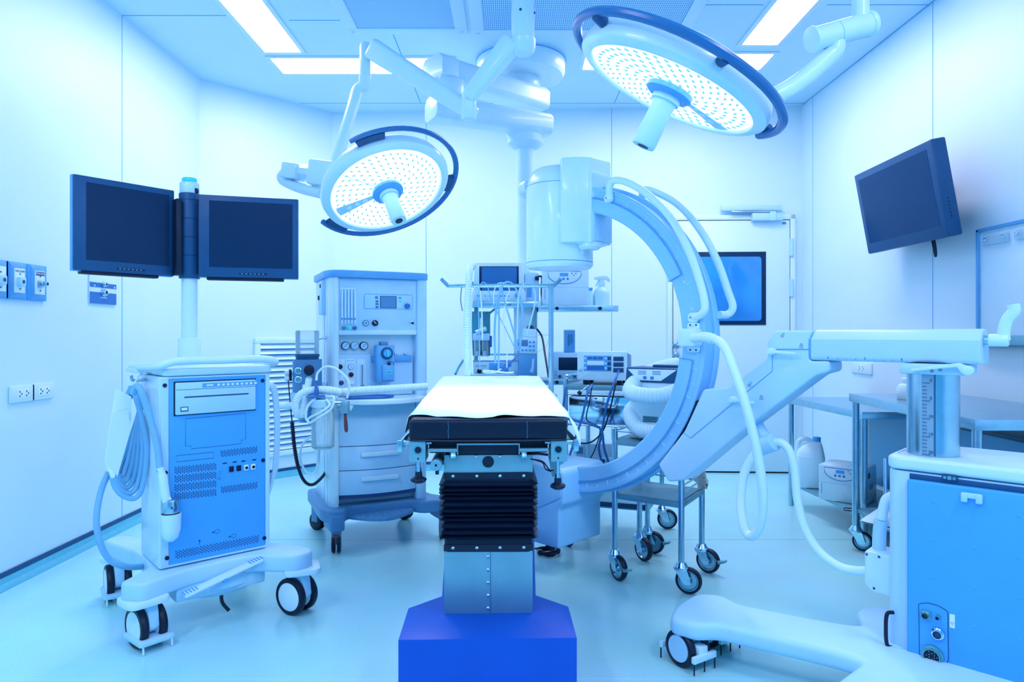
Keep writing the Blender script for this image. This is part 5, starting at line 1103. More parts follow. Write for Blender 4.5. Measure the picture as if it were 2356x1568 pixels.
def hosething(name, label, pts, r, m, cat='hose', hose=None, sub='tube', group=None):
    P = [at(*p) for p in pts]; o = thing(name, label, cat, P[0], 0, group); Q = [p - P[0] for p in P]
    mb = MB(); (mb.hose(Q, r, *hose) if hose else mb.tube(Q, r, 8)); mb.build(sub, m, o); return o
hosething('breathing_hose', 'white corrugated hose lying across the anesthesia worktop towards the table', [(783, 902, 3.46), (830, 897, 3.5), (900, 893, 3.56), (985, 888, 3.62)], .0205, M['tube'], hose=(.011, .14), sub='corrugated_hose')
hosething('breathing_hose', 'white corrugated hose looping from the breathing unit round to the worktop', [(705, 885, 3.44), (702, 930, 3.42), (692, 955, 3.42), (682, 945, 3.42), (682, 925, 3.42), (695, 905, 3.42), (725, 897, 3.42), (758, 897, 3.42), (782, 902, 3.45)], .021, M['tube'], hose=(.011, .14), sub='corrugated_hose')
hosething('breathing_hose', 'white corrugated hose running level behind the suction jar towards the cart', [(640, 932, 3.5), (680, 932, 3.5), (720, 925, 3.5), (752, 918, 3.49)], .0205, M['tube'], hose=(.011, .14), sub='corrugated_hose')
hosething('sensor_cord', 'black cord, coiled in its middle part, hanging from the breathing unit to the floor', [(663, 872, 3.52), (667, 920, 3.5), (672, 970, 3.5)], .003, M['black'], 'cord', sub='upper_cord')
co = bpy.data.objects['sensor_cord']
P = [at(*p) - co.location for p in ((672, 970, 3.5), (678, 1030, 3.5), (688, 1080, 3.5), (702, 1108, 3.52), (720, 1114, 3.58), (740, 1098, 3.66), (752, 1080, 3.74))]
mb = MB(); mb.tube(P, .0085, 8); mb.build('lower_cord', M['black'], co)
Pc = resample(cr(P[:4], 12), .0022); mb = MB(); hp = []
for i, p in enumerate(Pc[:110]): hp.append(p + V((math.cos(i * 1.25) * .0105, math.sin(i * 1.25) * .0105, 0)))
mb.tube(hp, .0024, 5, 0); mb.build('coil', M['black'], co)
hosething('suction_tube', 'thin clear tube hanging in a loop below the suction jar', [(722, 1000, 3.45), (697, 1020, 3.46), (690, 1055, 3.48), (705, 1085, 3.5), (722, 1088, 3.52), (732, 1065, 3.52), (735, 1025, 3.5)], .006, M['tube'], 'tube')
# suction jar
jd = 3.40; J = thing('suction_jar', 'clear glass suction jar with a grey lid hanging left of the drawers', 'jar', at(743, 1031, jd))
jr = 26 / FPX * jd; jh = 100 / FPX * jd
mb = MB(); mb.lathe([(0, 0), (jr * .8, 0), (jr * .96, .008), (jr, .025), (jr, jh * .83), (jr * .9, jh * .92), (jr * .9, jh), (jr * .84, jh), (jr * .84, jh * .91), (jr * .93, jh * .82), (jr * .93, .03), (jr * .86, .014), (0, .01)], seg=32); mb.build('glass_body', M['glass'], J)
mb = MB(); mb.lathe([(0, jh * .96), (jr, jh * .96), (jr * 1.02, jh * 1.1), (jr * .9, jh * 1.14), (0, jh * 1.14)], seg=28); mb.build('lid', M['plastic'], J)
mb = MB(); mb.cyl((.0, 0, jh * .35), (.0, 0, jh * .97), .006, seg=10); mb.cyl((0, 0, jh * .35), (.0, 0, jh * .5), .011, seg=10); mb.build('dip_tube', M['tube'], J)
mb = MB(); mb.cyl((-.03, 0, jh * 1.13), (-.03, 0, jh * 1.2), .006, seg=10); mb.cyl((.02, -.01, jh * 1.13), (.02, -.01, jh * 1.22), .006, seg=10); mb.build('spout', M['label'], J)
mb = MB(); mb.lathe([(0, 0), (.05, 0), (.052, .004), (.01, .01), (.009, .05), (.006, .055), (.006, .08), (0, .08)], (-.03, -.01, jh * 1.19), seg=20); mb.build('filter', M['cobalt'], J)
mb = MB(); mb.cyl((jr * .9, .0, jh * 1.05), (jr + .05, .03, jh * 1.05), .01, seg=12); mb.build('hanger_arm', M['chrome'], J)
P = [(-.03, -.01, jh * 1.19 + .08), (-.025, 0, jh * 1.19 + .12), (.02, 0, jh * 1.19 + .15), (.08, 0, jh * 1.19 + .13), (.13, .0, jh * 1.19 + .07), (.12, 0, jh * 1.15)]
mb = MB(); mb.tube(P, .006, 8); mb.build('vacuum_tube', M['tube'], J)
mb = MB(); mb.tube([(.02, -.02, jh * 1.2), (.07, -.06, jh * 1.2), (.06, -.07, jh * .95), (.0, -.075, jh * .75), (-.05, -.06, jh * .62), (-.055, -.05, jh * .72), (.0, -.07, jh * .85), (.05, -.065, jh * 1.02), (.03, -.05, jh * 1.15)], .006, 8); mb.tube([(-.02, -.04, jh * 1.2), (-.06, -.05, jh * 1.0), (-.07, -.05, jh * .75), (-.06, -.05, jh * .66)], .006, 8); mb.build('bundled_tube', M['tube'], J)
# table clamp with the brown handle
o = thing('rail_clamp', 'grey clamp with a dark brown handle below the anesthesia worktop edge', 'clamp', at(794, 945, 3.36))
k = 3.36 / FPX
mb = MB(); mb.bx(-9 * k, 9 * k, -.02, .02, -5 * k, 22 * k, .004); mb.cyl((-18 * k, 0, 12 * k), (-8 * k, 0, 12 * k), 5 * k, seg=14, b=.002); mb.build('clamp_body', M['satin'], o)
mb = MB(); mb.lathe([(0, 0), (3 * k, 0), (3.4 * k, 8 * k), (4.6 * k, 30 * k), (4.4 * k, 42 * k), (2 * k, 47 * k), (0, 47 * k)], (0, 0, -2 * k), (.06, 0, -1), 14); mb.build('clamp_handle', M['brown'], o)
# blue cloth on the worktop
o = thing('blue_pouch', 'dark blue flat pouch lying on the anesthesia worktop under the hose', 'pouch', mat_of(AM) @ V((.14, -.10, .8006)), R(25))
mb = MB(); mb.prism(round_poly([(-.11, -.05), (.10, -.07), (.16, -.01), (.10, .05), (-.10, .04)], .03), 0, .014, 'xy', .006); mb.build('pouch_body', M['cobalt'], o)
# ================================================================ C-arm X-ray machine
TH = 44
CA = thing('c_arm_machine', 'mobile C-arm X-ray machine with image intensifier over the table and white cart at right', 'x-ray machine', (1.326, 2.155, 0), R(-TH))
def cp(px, py, y=0.0): return pix(CA, px, py, y)
CS, CZ, RO, RI, TKN = -1.49, 1.11, .715, .600, .10
def cpt(r, a, y): return V((CS + r * math.cos(R(a)), y, CZ + r * math.sin(R(a))))
def csec(name, r0, r1, y0, y1, a0, a1, m, b=.0, n=60, parent=None):
    mb = MB(); t = bmesh.new(); N = n; rings = []
    for k in range(N + 1):
        a = a0 + (a1 - a0) * k / N
        rings.append([t.verts.new(cpt(r, a, y)) for r, y in ((r0 + b, y0), (r1 - b, y0), (r1, y0 + b), (r1, y1 - b), (r1 - b, y1), (r0 + b, y1), (r0, y1 - b), (r0, y0 + b))])
    for A, B in zip(rings, rings[1:]):
        for k in range(8): t.faces.new((A[k], A[(k + 1) % 8], B[(k + 1) % 8], B[k]))
    t.faces.new(rings[0]); t.faces.new(rings[-1][::-1]); mb.add(t); return mb.build(name, m, parent or CA)
A0, A1 = -100, 103
arc_ = csec('c_arc', RI, RO - .012, 0, TKN, A0, A1, M['arc'], .008)
csec('rear_flange', RI + .05, RO + .004, TKN * .62, TKN, A0, A1, M['arc'], .004, parent=arc_)
csec('front_edge', RO - .030, RO - .010, -.003, .02, A0, A1, M['arc'], .003, parent=arc_)
# inset covers on the inner side (upper and lower), the middle is open between them
csec('inner_cover', RI - .008, RI + .058, -.004, .06, 24, 104, M['arc'], .006, parent=arc_)
csec('inner_cover', RI - .008, RI + .058, -.004, .06, -101, -7, M['arc'], .006, parent=arc_)
for a0, a1 in ((24, 104), (-101, -7)):
    mb = MB(); mb.tube([cpt(RI + .058, a0 + (a1 - a0) * k / 40, -.0045) for k in range(41)], .0022, 6, 0)
    e = a0 if a0 > 0 else a1; mb.tube([cpt(RI + .058 - .066 * k / 6, e + (2.5 if a0 > 0 else -2.5) * math.sin(k / 6 * 3.14) * 0, -.0045) for k in range(7)], .0022, 6, 0); mb.build('cover_seam', M['midblue'], arc_)
mb = MB()
for k in range(-9, 10):
    a = k * 10; lab = abs(a + 20)
    mb.box(cpt(RO - .045, a, -.001), (.022, .002, .0016), 0, Matrix.Rotation(-R(a), 4, 'Y'))
    mb.box(cpt(RO - .038, a + 5, -.001), (.012, .002, .0012), 0, Matrix.Rotation(-R(a + 5), 4, 'Y'))
    p = cpt(RO - .058, a + 1.0, -.001); mb.text(str(lab), .016, T(p.x, -.001, p.z) @ Matrix.Rotation(-R(a), 4, 'Y') @ XZ)
mb.build('angle_scale', M['whiteprint'], arc_)
# image intensifier
IX, IY = -1.579, .05
def iz(py): return pix(CA, 1288, py, IY).z
zb, zt = iz(621), iz(391); ri = .160
mb = MB(T(IX, IY, 0)); mb.lathe([(0, zb + .002), (.10, zb), (.148, zb + .006), (ri - .004, zb + .014), (ri, zb + .02), (ri, zb + .03), (ri - .002, zb + .032), (ri, zb + .034), (ri, zt - .09), (ri - .012, zt - .05), (ri - .03, zt - .012), (ri - .05, zt), (.05, zt + .012), (0, zt + .012)], seg=56); ii = mb.build('image_intensifier', M['white'], CA)
mb = MB(); mb.torus((IX, IY, iz(432)), (0, 0, 1), ri - .0006, .0014, 56, 6); mb.torus((IX, IY, zb + .033), (0, 0, 1), ri - .0006, .0014, 56, 6); mb.build('housing_seam', M['midblue'], ii)
z0, z1 = iz(568), iz(385)
hp = round_poly([(IX + .10, IY - .115), (IX + .125, IY - .137), (IX + .185, IY - .103), (IX + .225, IY - .057), (IX + .235, IY + .09), (IX + .16, IY + .15), (IX + .04, IY + .162), (IX, IY)], .008, 3)
mb = MB(); mb.prism(hp, z0, z1, 'xy', .006); mb.build('intensifier_housing', M['white'], ii)
mb = MB(); mb.bx(IX + .15, IX + .238, IY - .062, IY + .09, z0 - .006, z1 - .06, .006); mb.mi = 1; mb.bx(IX + .2, IX + .246, IY - .052, IY + .084, z0 + .004, z1 - .075, .003); mb.build('arc_mount', [M['white'], M['plastic']], ii)
mb = MB(); mb.lathe([(0, 0), (.04, 0), (.055, .012), (.055, .03), (0, .03)], (IX + .19, IY - .01, z0 - .03), seg=24); mb.bx(IX + .14, IX + .165, IY - .03, IY + .0, z0 - .05, z0, .003); mb.build('lower_boss', M['white'], ii)
mb = MB(); h = cp(1185, 432, IY); mb.tube([(IX - .13, IY - .09, iz(424)), (IX - .19, IY - .07, iz(427)), (IX - .225, IY, iz(428)), (IX - .20, IY + .07, iz(427)), (IX - .13, IY + .09, iz(424))], .018, 10, flat=1.6); mb.build('steering_handle', M['white'], ii)
# tube housing
tz1, tz0 = cp(1300, 1068, .0).z + .005, .165
side = round_poly([(IX - .19, tz1), (IX + .135, tz1), (IX + .16, tz1 - .02), (IX + .16, .37), (IX + .135, .345), (IX + .135, tz0), (IX - .12, tz0 - .0), (IX - .19, tz0 + .03)], .014, 4)
mb = MB(); mb.prism(side, -.115, .20, 'xz', .018, 3); th = mb.build('tube_housing', M['arc'], CA)
mb = MB(); mb.prism(round_poly([(IX - .18, tz1 - .005), (IX + .15, tz1 - .005), (IX + .15, .40), (IX + .02, .335), (IX - .04, .32), (IX - .18, .34)], .02), -.121, -.112, 'xz', .006); mb.build('front_cover', M['arc'], th)
screws(th, [(IX - .1, -.1205, .40), (IX - .16, -.1205, .385), (IX - .11, -.116, .30)], .004, m='navy')
# outer hand rails on the arc
def hrail(pts, y, name='arc_handle'):
    P = [cp(px, py, yy) for px, py, yy in pts]
    mb = MB(); mb.tube(P, .0155, 14); o = mb.build(name, M['tube'], arc_); return o
hrail([(1404, 458, -.012), (1402, 432, -.025), (1413, 415, -.03), (1445, 420, -.03), (1490, 447, -.03), (1540, 497, -.03), (1582, 570, -.03), (1608, 640, -.03), (1622, 700, -.03), (1615, 722, -.025), (1598, 728, -.010)], 0)
hrail([(1478, 452, .10), (1480, 437, .13), (1505, 440, .14), (1560, 470, .14), (1612, 530, .14), (1650, 600, .14), (1675, 670, .14), (1686, 705, .14), (1676, 722, .13), (1655, 724, .08)], 0)
for px, py in ((1400, 456), (1594, 730)):
    p = cp(px, py, -.004); mb = MB(); mb.prism(round_poly(rect(p.x - .018, p.z - .02, p.x + .03, p.z + .02), .018, 4), -.014, -.002, 'xz', .003); mb.mi = 1; mb.cyl((p.x - .005, -.013, p.z), (p.x - .005, -.016, p.z), .003, seg=8); mb.build('handle_foot', [M['white'], M['ink']], arc_)
# cable gland on the arc
p = cp(1596, 776, -.02)
mb = MB(); mb.prism(round_poly(rect(p.x - .05, p.z - .036, p.x + .03, p.z + .036), .015), -.06, .0, 'xz', .008); mb.prism(round_poly(rect(p.x - .035, p.z - .06, p.x + .02, p.z + .06), .014), -.012, 0, 'xz', .003); gl = mb.build('cable_gland', M['white'], arc_)
screws(gl, [(p.x - .02, -.012, p.z + s * .05) for s in (-1, 1)] + [(p.x + .006, -.012, p.z + s * .05) for s in (-1, 1)], .004, m='navy')
# drop arm
YF = -.06
def cpf(px, py): q = cp(px, py, YF); return (q.x, q.z)
pg = [(1765, 786), (1765, 824), (1675, 891), (1618, 895), (1575, 990), (1514, 1069), (1537, 1108), (1570, 1106), (1717, 983), (1878, 863), (1908, 855), (1908, 830), (1862, 830), (1862, 760), (1782, 760)]
mb = MB(); mb.prism(round_poly([cpf(*q) for q in pg], .012, 4), YF, YF + .13, 'xz', .008, 3, ang=40); da = mb.build('drop_arm', M['armwhite'], CA)
mb = MB(); mb.tube([V((*cpf(*q), 0)).xzy - V((0, .0005, 0)) + V((0, YF, 0)) for q in ((1573, 995), (1589, 1007), (1777, 853), (1777, 806))], .0016, 6, 0); mb.tube([V((*cpf(*q), 0)).xzy + V((0, YF - .0005, 0)) for q in ((1780, 803), (1860, 803))], .0018, 6, 0); mb.build('arm_seam', M['midblue'], da)
csec('arc_track', RO - .014, RO + .0045, .004, .04, -37, -20, M['black'], .002, parent=arc_)
# horizontal arm
def ax_(px): return cp(px, 800, YF).x
x0, x1 = ax_(1863), ax_(2256); zl, zh = cp(2000, 832, YF).z, cp(2000, 757, YF + .05).z
prof = round_poly([(YF, zl), (YF + .13, zl), (YF + .13, zh - .035), (YF + .09, zh), (YF + .045, zh), (YF, zh - .034, .002)], .016, 5)
mb = MB(); mb.prism(prof, x0 + .002, x1, 'yz', .006, 3); ha = mb.build('horizontal_arm', M['armwhite'], CA)
mb = MB()
for k in range(9): x = cp(1905 + k * 21.2, 827, YF).x; h = .009 if k % 4 == 0 else .0022; mb.bx(x - .0012, x + .0012, YF - .0006, YF + .001, zl + .006, zl + .006 + h)
mb.build('position_marks', M['inkblue'], ha)
mb = MB(); mb.prism([(q[0], q[1]) for q in prof], x0 - .002, x0 + .003, 'yz'); mb.build('arm_joint', M['midblue'], ha)
# hand crank
mb = MB(); xk = x1; zk = cp(2285, 782, YF + .04).z; mb.cyl((xk - .01, YF + .045, zk), (xk + .012, YF + .045, zk), .014, seg=14); mb.build('crank_shaft', M['steel'], ha)
mb = MB(); mb.cyl((xk + .012, YF + .045, zk), (xk + .062, YF + .045, zk), .019, seg=18, b=.004); a = V((xk + .05, YF + .045, zk)); mb.tube([a, a + V((.0, 0, .03)), a + V((.008, 0, .06)), a + V((.024, 0, .085)), a + V((.022, 0, .105))], .0125, 10, flat=1.3); mb.build('crank', M['white'], ha)
# lock levers and padlock marks
def lever(px, py, L, parent):
    p = cp(px, py, YF); mb = MB(); mb.cyl((p.x, YF + .002, p.z), (p.x, YF - .03, p.z), .013, seg=18, b=.003); mb.prism(round_poly([(p.x - .012, p.z - .010), (p.x + .02, p.z - .006), (p.x + L, p.z - .008), (p.x + L, p.z - .001), (p.x + .02, p.z + .004), (p.x, p.z + .012)], .005), YF - .034, YF - .02, 'xz', .003); mb.build('lock_lever', M['white'], parent)
lever(1780, 808, .09, da); lever(1692, 918, .085, da)
def padlock(px, py, y, parent, s=.009, open_=False, m='ink'):
    p = cp(px, py, y); mb = MB(); P = [(p.x - s * .5, p.z - s * .6), (p.x + s * .5, p.z - s * .6), (p.x + s * .5, p.z + s * .1), (p.x - s * .5, p.z + s * .1)]
    mb.tube([(q[0], y - .0005, q[1]) for q in P], .0006, 4, 0, True); mb.cyl((p.x, y, p.z - s * .2), (p.x, y - .0008, p.z - s * .2), s * .12, seg=8); ox = s * .45 if open_ else 0
    mb.tube([(p.x + ox + s * .35 * math.cos(R(a)), y - .0005, p.z + s * (.25 + (.1 if open_ else 0)) + s * .4 * math.sin(R(a))) for a in range(0 if not open_ else 0, 181, 20)], .0006, 4, 0); mb.build('lock_mark', M[m], parent)
padlock(1844, 795, YF, da, .012); padlock(1724, 884, YF, da, .012, True); padlock(1752, 914, YF, da, .012); padlock(1800, 771, YF, da, .010, True)
# cable clamp under the drop arm
p = cp(1735, 985, .0); q = cp(1768, 1020, -.02)
mb = MB(); mb.tube([p + V((0, .02, .02)), (p + q) / 2 + V((0, .01, .01)), q + V((-.0, .01, .01))], .022, 12); ax2 = V((1, -.25, .45)).normalized(); mb.cyl(q - ax2 * .045, q + ax2 * .03, .034, seg=22, b=.005); mb.build('cable_clamp', M['plastic'], da)
# column with its scale
mb = MB(); mb.cyl((0, 0, .755), (0, 0, zl - .0), .0725, seg=48); col_ = mb.build('column', M['steel'], CA)
va = R(TH) + math.atan2(-2.155, -1.326)      # direction to the camera in local space
va = math.atan2(-2.155, -1.326) + R(TH)
def colp(da_, z, r=.073): a = va + da_; return V((r * math.cos(a), r * math.sin(a), z))
mb = MB(); t = bmesh.new(); A = [-.34 + .36 * k / 8 for k in range(9)]
# strip a little left of the middle of the column as seen from the camera
def strip(a0, a1, z0, z1, r, m, name, parent):
    mb = MB(); t = bmesh.new(); n = 8; g = [[t.verts.new(colp(a0 + (a1 - a0) * k / n, z, r)) for z in (z0, z1)] for k in range(n + 1)]
    for k in range(n): t.faces.new((g[k][0], g[k + 1][0], g[k + 1][1], g[k][1]))
    bmesh.ops.solidify(t, geom=t.faces[:], thickness=-.0008); mb.add(t); return mb.build(name, m, parent)
zc0, zc1 = .760, cp(2147, 866, 0).z + .012
strip(-.42, .02, zc0, zc1, .0730, M['plastic'], 'scale_strip', col_)
strip(.03, .10, zc0, zc1, .0728, M['greyblue'], 'guide_groove', col_)
za, zb_ = cp(2147, 880, -.05).z, cp(2147, 1044, -.05).z
mb = MB()
for k in range(21):
    z = za + (zb_ - za) * k / 20; w = .30 if k % 5 == 0 else .18
    for j in range(6): a0 = -.40 + w * j / 6; mb.add(MB().box((0, 0, 0), (.0009, .0731 * w / 5.6, .0013)).bm, T(*colp(a0 + w / 12, z, .0744)) @ Matrix.Rotation(va + a0 + w / 12, 4, 'Z'))
    if k % 5 == 0: mb.add(MB().text(str(k), .013, Matrix.Rotation(R(90), 4, 'Z') @ XZ).bm, T(*colp(-.07, z + .008, .0744)) @ Matrix.Rotation(va - .07, 4, 'Z'))
mb.build('scale_marks', M['ink'], col_)
mb = MB(); mb.lathe([(.0725, .756), (.080, .757), (.088, .7575), (.089, .755), (.0725, .755)], seg=44); mb.build('column_collar', M['white'], col_)
mb = MB(); xa, xb_ = cp(2066, 846, -.09).x, cp(2222, 846, -.09).x; zq0, zq1 = cp(2147, 862, -.08).z, zl; mb.bx(xa, xb_, -.085, .085, zq0, zq1 - .001, .008); cl_ = mb.build('arm_clamp', M['armwhite'], CA)
mb = MB(); y = -.088; A_, B_ = cp(2100, 846, y), cp(2205, 834, y); C_ = cp(2212, 850, y)
mb.prism(round_poly([(A_.x, A_.z - .002), (A_.x, A_.z - .010), (B_.x, B_.z - .012), (B_.x + .012, B_.z - .03), (B_.x + .03, B_.z - .034), (B_.x + .03, B_.z - .012), (B_.x + .005, B_.z)], .003), y - .022, y - .002, 'xz', .003); mb.cyl((B_.x + .028, y + .004, B_.z - .022), (B_.x + .028, y - .03, B_.z - .022), .014, seg=18, b=.003); mb.build('lock_lever', M['white'], cl_)
padlock(2144, 852, -.0855, cl_, .008); padlock(2163, 849, -.0855, cl_, .008, True)
# cart body
YC = -.114; xL, xR, yB = -.10, .66, .23
mb = MB(); mb.prism(round_poly([(xL, YC + .0), (xR, YC), (xR, yB), (xL, yB)], .035, 5), .075, .712, 'xy', .004); cart = mb.build('cart_body', M['armwhite'], CA)
mb = MB(); mb.prism(round_poly([(xL - .004, YC - .006, .04), (xR, YC - .006, .04), (xR, yB + .006, .04), (xL - .004, yB + .006, .16)], .05, 6), .716, .757, 'xy', .012, 4); mb.build('top_cover', M['white'], cart)
mb = MB(); P = [cp(px, py, 0) for px, py in ()]; pts = [(-.082, .02), (-.085, -.06), (-.02, -.085), (.015, -.085)]
mb.tube([(x, y, .7572) for x, y in pts], .0008, 4, 0); mb.build('cover_label', M['inkblue'], cart)
xP = cp(2093, 1300, YC).x; zP = cp(2093, 1094, YC).z
mb = MB(); mb.bx(xP, xR + .002, YC - .003, YC + .02, zP - .012, .708, .002); mb.build('dark_gap', M['navy'], cart)
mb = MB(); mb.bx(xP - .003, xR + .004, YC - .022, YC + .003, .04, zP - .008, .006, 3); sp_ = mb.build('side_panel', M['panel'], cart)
mb = MB(); YP = YC - .022
for i in range(6):
    for j in range(4):
        px = [2147, 2147, 2147, 2243, 2243, 2243][i] if False else None
for px, py in ((2147, 1154), (2147, 1242), (2147, 1329), (2243, 1261), (2243, 1351), (2243, 1441), (2243, 1532), (2345, 1187), (2345, 1282), (2345, 1376), (2345, 1471)):
    p = cp(px, py, YP); mb.sphere((p.x, YP + .001, p.z), .006, (1, .35, 1), 12, 6)
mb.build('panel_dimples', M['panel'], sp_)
p = cp(2237, 1142, YP)
mb = MB(); mb.bx(p.x - .024, p.x + .024, YP - .014, YP - .008, p.z - .004, p.z + .012, .003)
for s in (-1, 1): mb.bx(p.x + s * .018 - .008, p.x + s * .018 + .008, YP - .016, YP + .001, p.z - .016, p.z + .01, .003)
mb.build('panel_catch', M['plastic'], sp_)
p = cp(2186, 1098, YC); mb = MB(); mb.bx(p.x - .02, p.x + .02, YC - .008, YC, p.z - .008, p.z + .008, .001); mb.mi = 1
for s in (-1, 0, 1): mb.cyl((p.x + s * .012, YC - .008, p.z), (p.x + s * .012, YC - .010, p.z), .006 if s == 0 else .004, seg=12)
mb.build('latch', [M['navy'], M['satin']], cart)
def cpp(px, py): q = cp(px, py, YP); return (q.x, q.z)
out = round_poly([cpp(*q) for q in ((2114, 1388), (2135, 1386), (2160, 1393), (2181, 1406), (2182, 1520), (2165, 1533), (2140, 1530), (2116, 1510))], .006)
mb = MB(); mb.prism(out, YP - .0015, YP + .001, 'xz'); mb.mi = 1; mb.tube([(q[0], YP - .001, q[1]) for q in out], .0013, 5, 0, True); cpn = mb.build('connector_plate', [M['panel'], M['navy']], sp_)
def conn(px, py, r, m1, m2, name, flange=False):
    p = cp(px, py, YP); mb = MB()
    if flange: mb.prism(round_poly(rect(p.x - r * 1.5, p.z - r * 1.5, p.x + r * 1.5, p.z + r * 1.5), r * .4), YP - .006, YP, 'xz', .001)
    mb.lathe([(0, 0), (r * 1.35, 0), (r * 1.35, .008), (r * 1.1, .010), (r * 1.05, .018), (r * .92, .018), (r * .9, .008), (0, .008)], (p.x, YP, p.z), (0, -1, 0), 26); mb.mi = 1; mb.cyl((p.x, YP - .007, p.z), (p.x, YP - .0105, p.z), r * .9, seg=22); mb.mi = 0
    if name == 'multi_pin_socket':
        mb.mi = 2
        for k in range(12):
            a = R(30 * k); rr = r * (.35 if k % 2 else .65); mb.cyl((p.x + rr * math.cos(a), YP - .0105, p.z + rr * math.sin(a)), (p.x + rr * math.cos(a), YP - .013, p.z + rr * math.sin(a)), r * .07, seg=8)
    mb.build(name, [M[m1], M[m2], M['satin']], cpn)
conn(2131, 1413, .009, 'brass', 'black', 'multi_pin_socket', True); conn(2159, 1418, .005, 'brass', 'black', 'small_stud')
conn(2159, 1456, .0125, 'chrome', 'navy', 'ground_pin'); conn(2146, 1506, .022, 'brass', 'black', 'multi_pin_socket')
a, b = cp(2185, 1411, YP), cp(2197, 1445, YP); mb = MB(); mb.bx(a.x, b.x, YP - .001, YP + .001, b.z, a.z); mb.mi = 1; xm, zm = (a.x + b.x) / 2, (a.z + b.z) / 2; mb.tube([(xm - .004, YP - .0012, zm - .004), (xm + .004, YP - .0012, zm - .004), (xm, YP - .0012, zm - .011)], .0006, 4, 0, True); mb.build('ground_label', [M['label'], M['inkblue']], sp_)
# base with legs
invC = mat_of(CA).inverted()
plan = [(.535, 2.335, .03), (.575, 2.44, .05), (.69, 2.565, .05), (.79, 2.535, .04), (.81, 2.455, .06), (1.05, 2.315, .3), (1.165, 2.265, .05), (1.205, 2.41, .05), (1.30, 2.45, .06), (1.46, 2.27, .05), (1.85, 1.85, .05), (1.62, 1.55, .05), (1.35, 1.72, .1), (1.0, 1.66, .05), (.84, 1.74, .05), (.82, 1.84, .05), (1.045, 2.03, .07), (.99, 2.085, .06), (.685, 2.285, .2), (.61, 2.275, .05)]
mb = MB(invC); mb.prism(round_poly(plan, .05, 5), .105, .168, 'xy', .022, 4, ang=40); base = mb.build('base', M['plastic'], CA)
mb = MB(invC); h = at(2041, 1445, 2.12); mb.tube([h + V((.02, 0, -.06)), h + V((0, 0, -.05)), h + V((-.004, 0, 0)), h + V((0, 0, .045)), h + V((.02, 0, .05))], .006, 8); mb.build('brake_pedal', M['black'], base)
def big_caster(wx, wy, a):
    Rm = invC @ T(wx, wy, 0) @ Matrix.Rotation(R(a), 4, 'Z'); r = .062
    mb = MB(Rm); mb.cyl((0, 0, .09), (0, 0, .112), .02, seg=16); mb.prism(round_poly([(-.035, .09), (.03, .10), (r * .95, .075), (r * .95, .05), (.03, .06)], .01), -.016, .016, 'yz', .004); b = mb.build('caster', M['white'], base)
    for s in (-1, 1):
        mb = MB(Rm); mb.lathe([(0, -.012), (r * .74, -.012), (r * .8, -.015), (r * .93, -.013), (r, -.006), (r, .006), (r * .93, .013), (r * .8, .015), (r * .74, .012), (0, .012)], (s * .033, 0, r), (1, 0, 0), 40); mb.mi = 1; mb.lathe([(0, -.0145), (r * .70, -.0145), (r * .73, -.011), (r * .73, .011), (r * .7, .0145), (0, .0145)], (s * .033, 0, r), (1, 0, 0), 36); mb.build('wheel', [M['black'], M['plastic']], b)
    for s in (-1, 1):
        mb = MB(Rm); mb.prism(round_poly(rect(-.055, s * (r + .012) - .008, .055, s * (r + .012) + .008), .005), .040, .062, 'xy', .003); mb.bx(-.02, .02, s * r * .6, s * (r + .012), .048, .085, .004); g = mb.build('cable_guard', M['white'], b)
        for q in (-.05, 0, .05): mb = MB(Rm); mb.cyl((q, s * (r + .014), .003), (q, s * (r + .014), .045), .0025, seg=6); mb.build('guard_pin', M['black'], b)
big_caster(.602, 2.355, 33); big_caster(.735, 2.50, 33); big_caster(1.27, 2.38, 20); big_caster(.93, 1.73, 50)
# cable box on the cart end
q = cp(2022, 1305, -.02); bx0, bx1 = cp(1997, 1305, -.02).x, cp(2050, 1305, -.02).x; z0, z1 = cp(2020, 1348, -.02).z, cp(2020, 1263, -.02).z
mb = MB(); mb.prism(round_poly([(bx0, z0 + .01), (bx0, z1), (xL + .01, z1), (xL + .01, z0 - .01), (bx0 + .025, z0 - .01)], .012), -.06, .04, 'xz', .008); cb = mb.build('cable_box', M['white'], cart)
screws(cb, [(bx0 + .008, -.06, z1 - .012), (bx0 + .045, -.06, z1 - .012), (bx0 + .03, -.06, z0 + .004)], .004, m='navy')
mb = MB(); P = [cp(2022, 1268, -.01), cp(2024, 1220, -.01), cp(2028, 1195, -.01), cp(2034, 1165, -.005), cp(2044, 1145, 0)]; mb.tube(P[:3], .021, 14, 4); mb.mi = 1; mb.tube([P[2], P[3], P[4], P[4] + V((.05, 0, .02))], .0165, 14); mb.build('cable_riser', [M['plastic'], M['tube']], cb)
# main cable from the arc to the cart
mb = MB(); p0 = cp(1603, 776, -.06)
P = [p0, cp(1640, 778, -.10), cp(1668, 800, -.14), cp(1692, 860, -.17), cp(1718, 940, -.18), cp(1742, 1040, -.17), cp(1755, 1130, -.15), cp(1752, 1190, -.13), cp(1738, 1228, -.11), cp(1722, 1230, -.09), cp(1710, 1205, -.08), cp(1704, 1150, -.06), cp(1712, 1090, -.05), cp(1735, 1045, -.04), q_ := cp(1762, 1024, -.02)]
mb.tube(P, .0165, 14); mb.build('arc_cable', M['tube'], CA)
mb = MB(); mb.tube([p0 + V((-.012, .0, 0)), cp(1622, 775, -.08), cp(1640, 779, -.101)], .0205, 14); mb.build('cable_boot', M['tube'], CA)
mb = MB(); P = [cp(1770, 1020, -.02), cp(1795, 1017, -.02), cp(1815, 1035, -.02), cp(1828, 1080, -.02), cp(1835, 1150, -.02), cp(1852, 1215, -.02), cp(1885, 1268, -.02), cp(1930, 1302, -.02), cp(1970, 1312, -.02), cp(2003, 1312, -.02)]
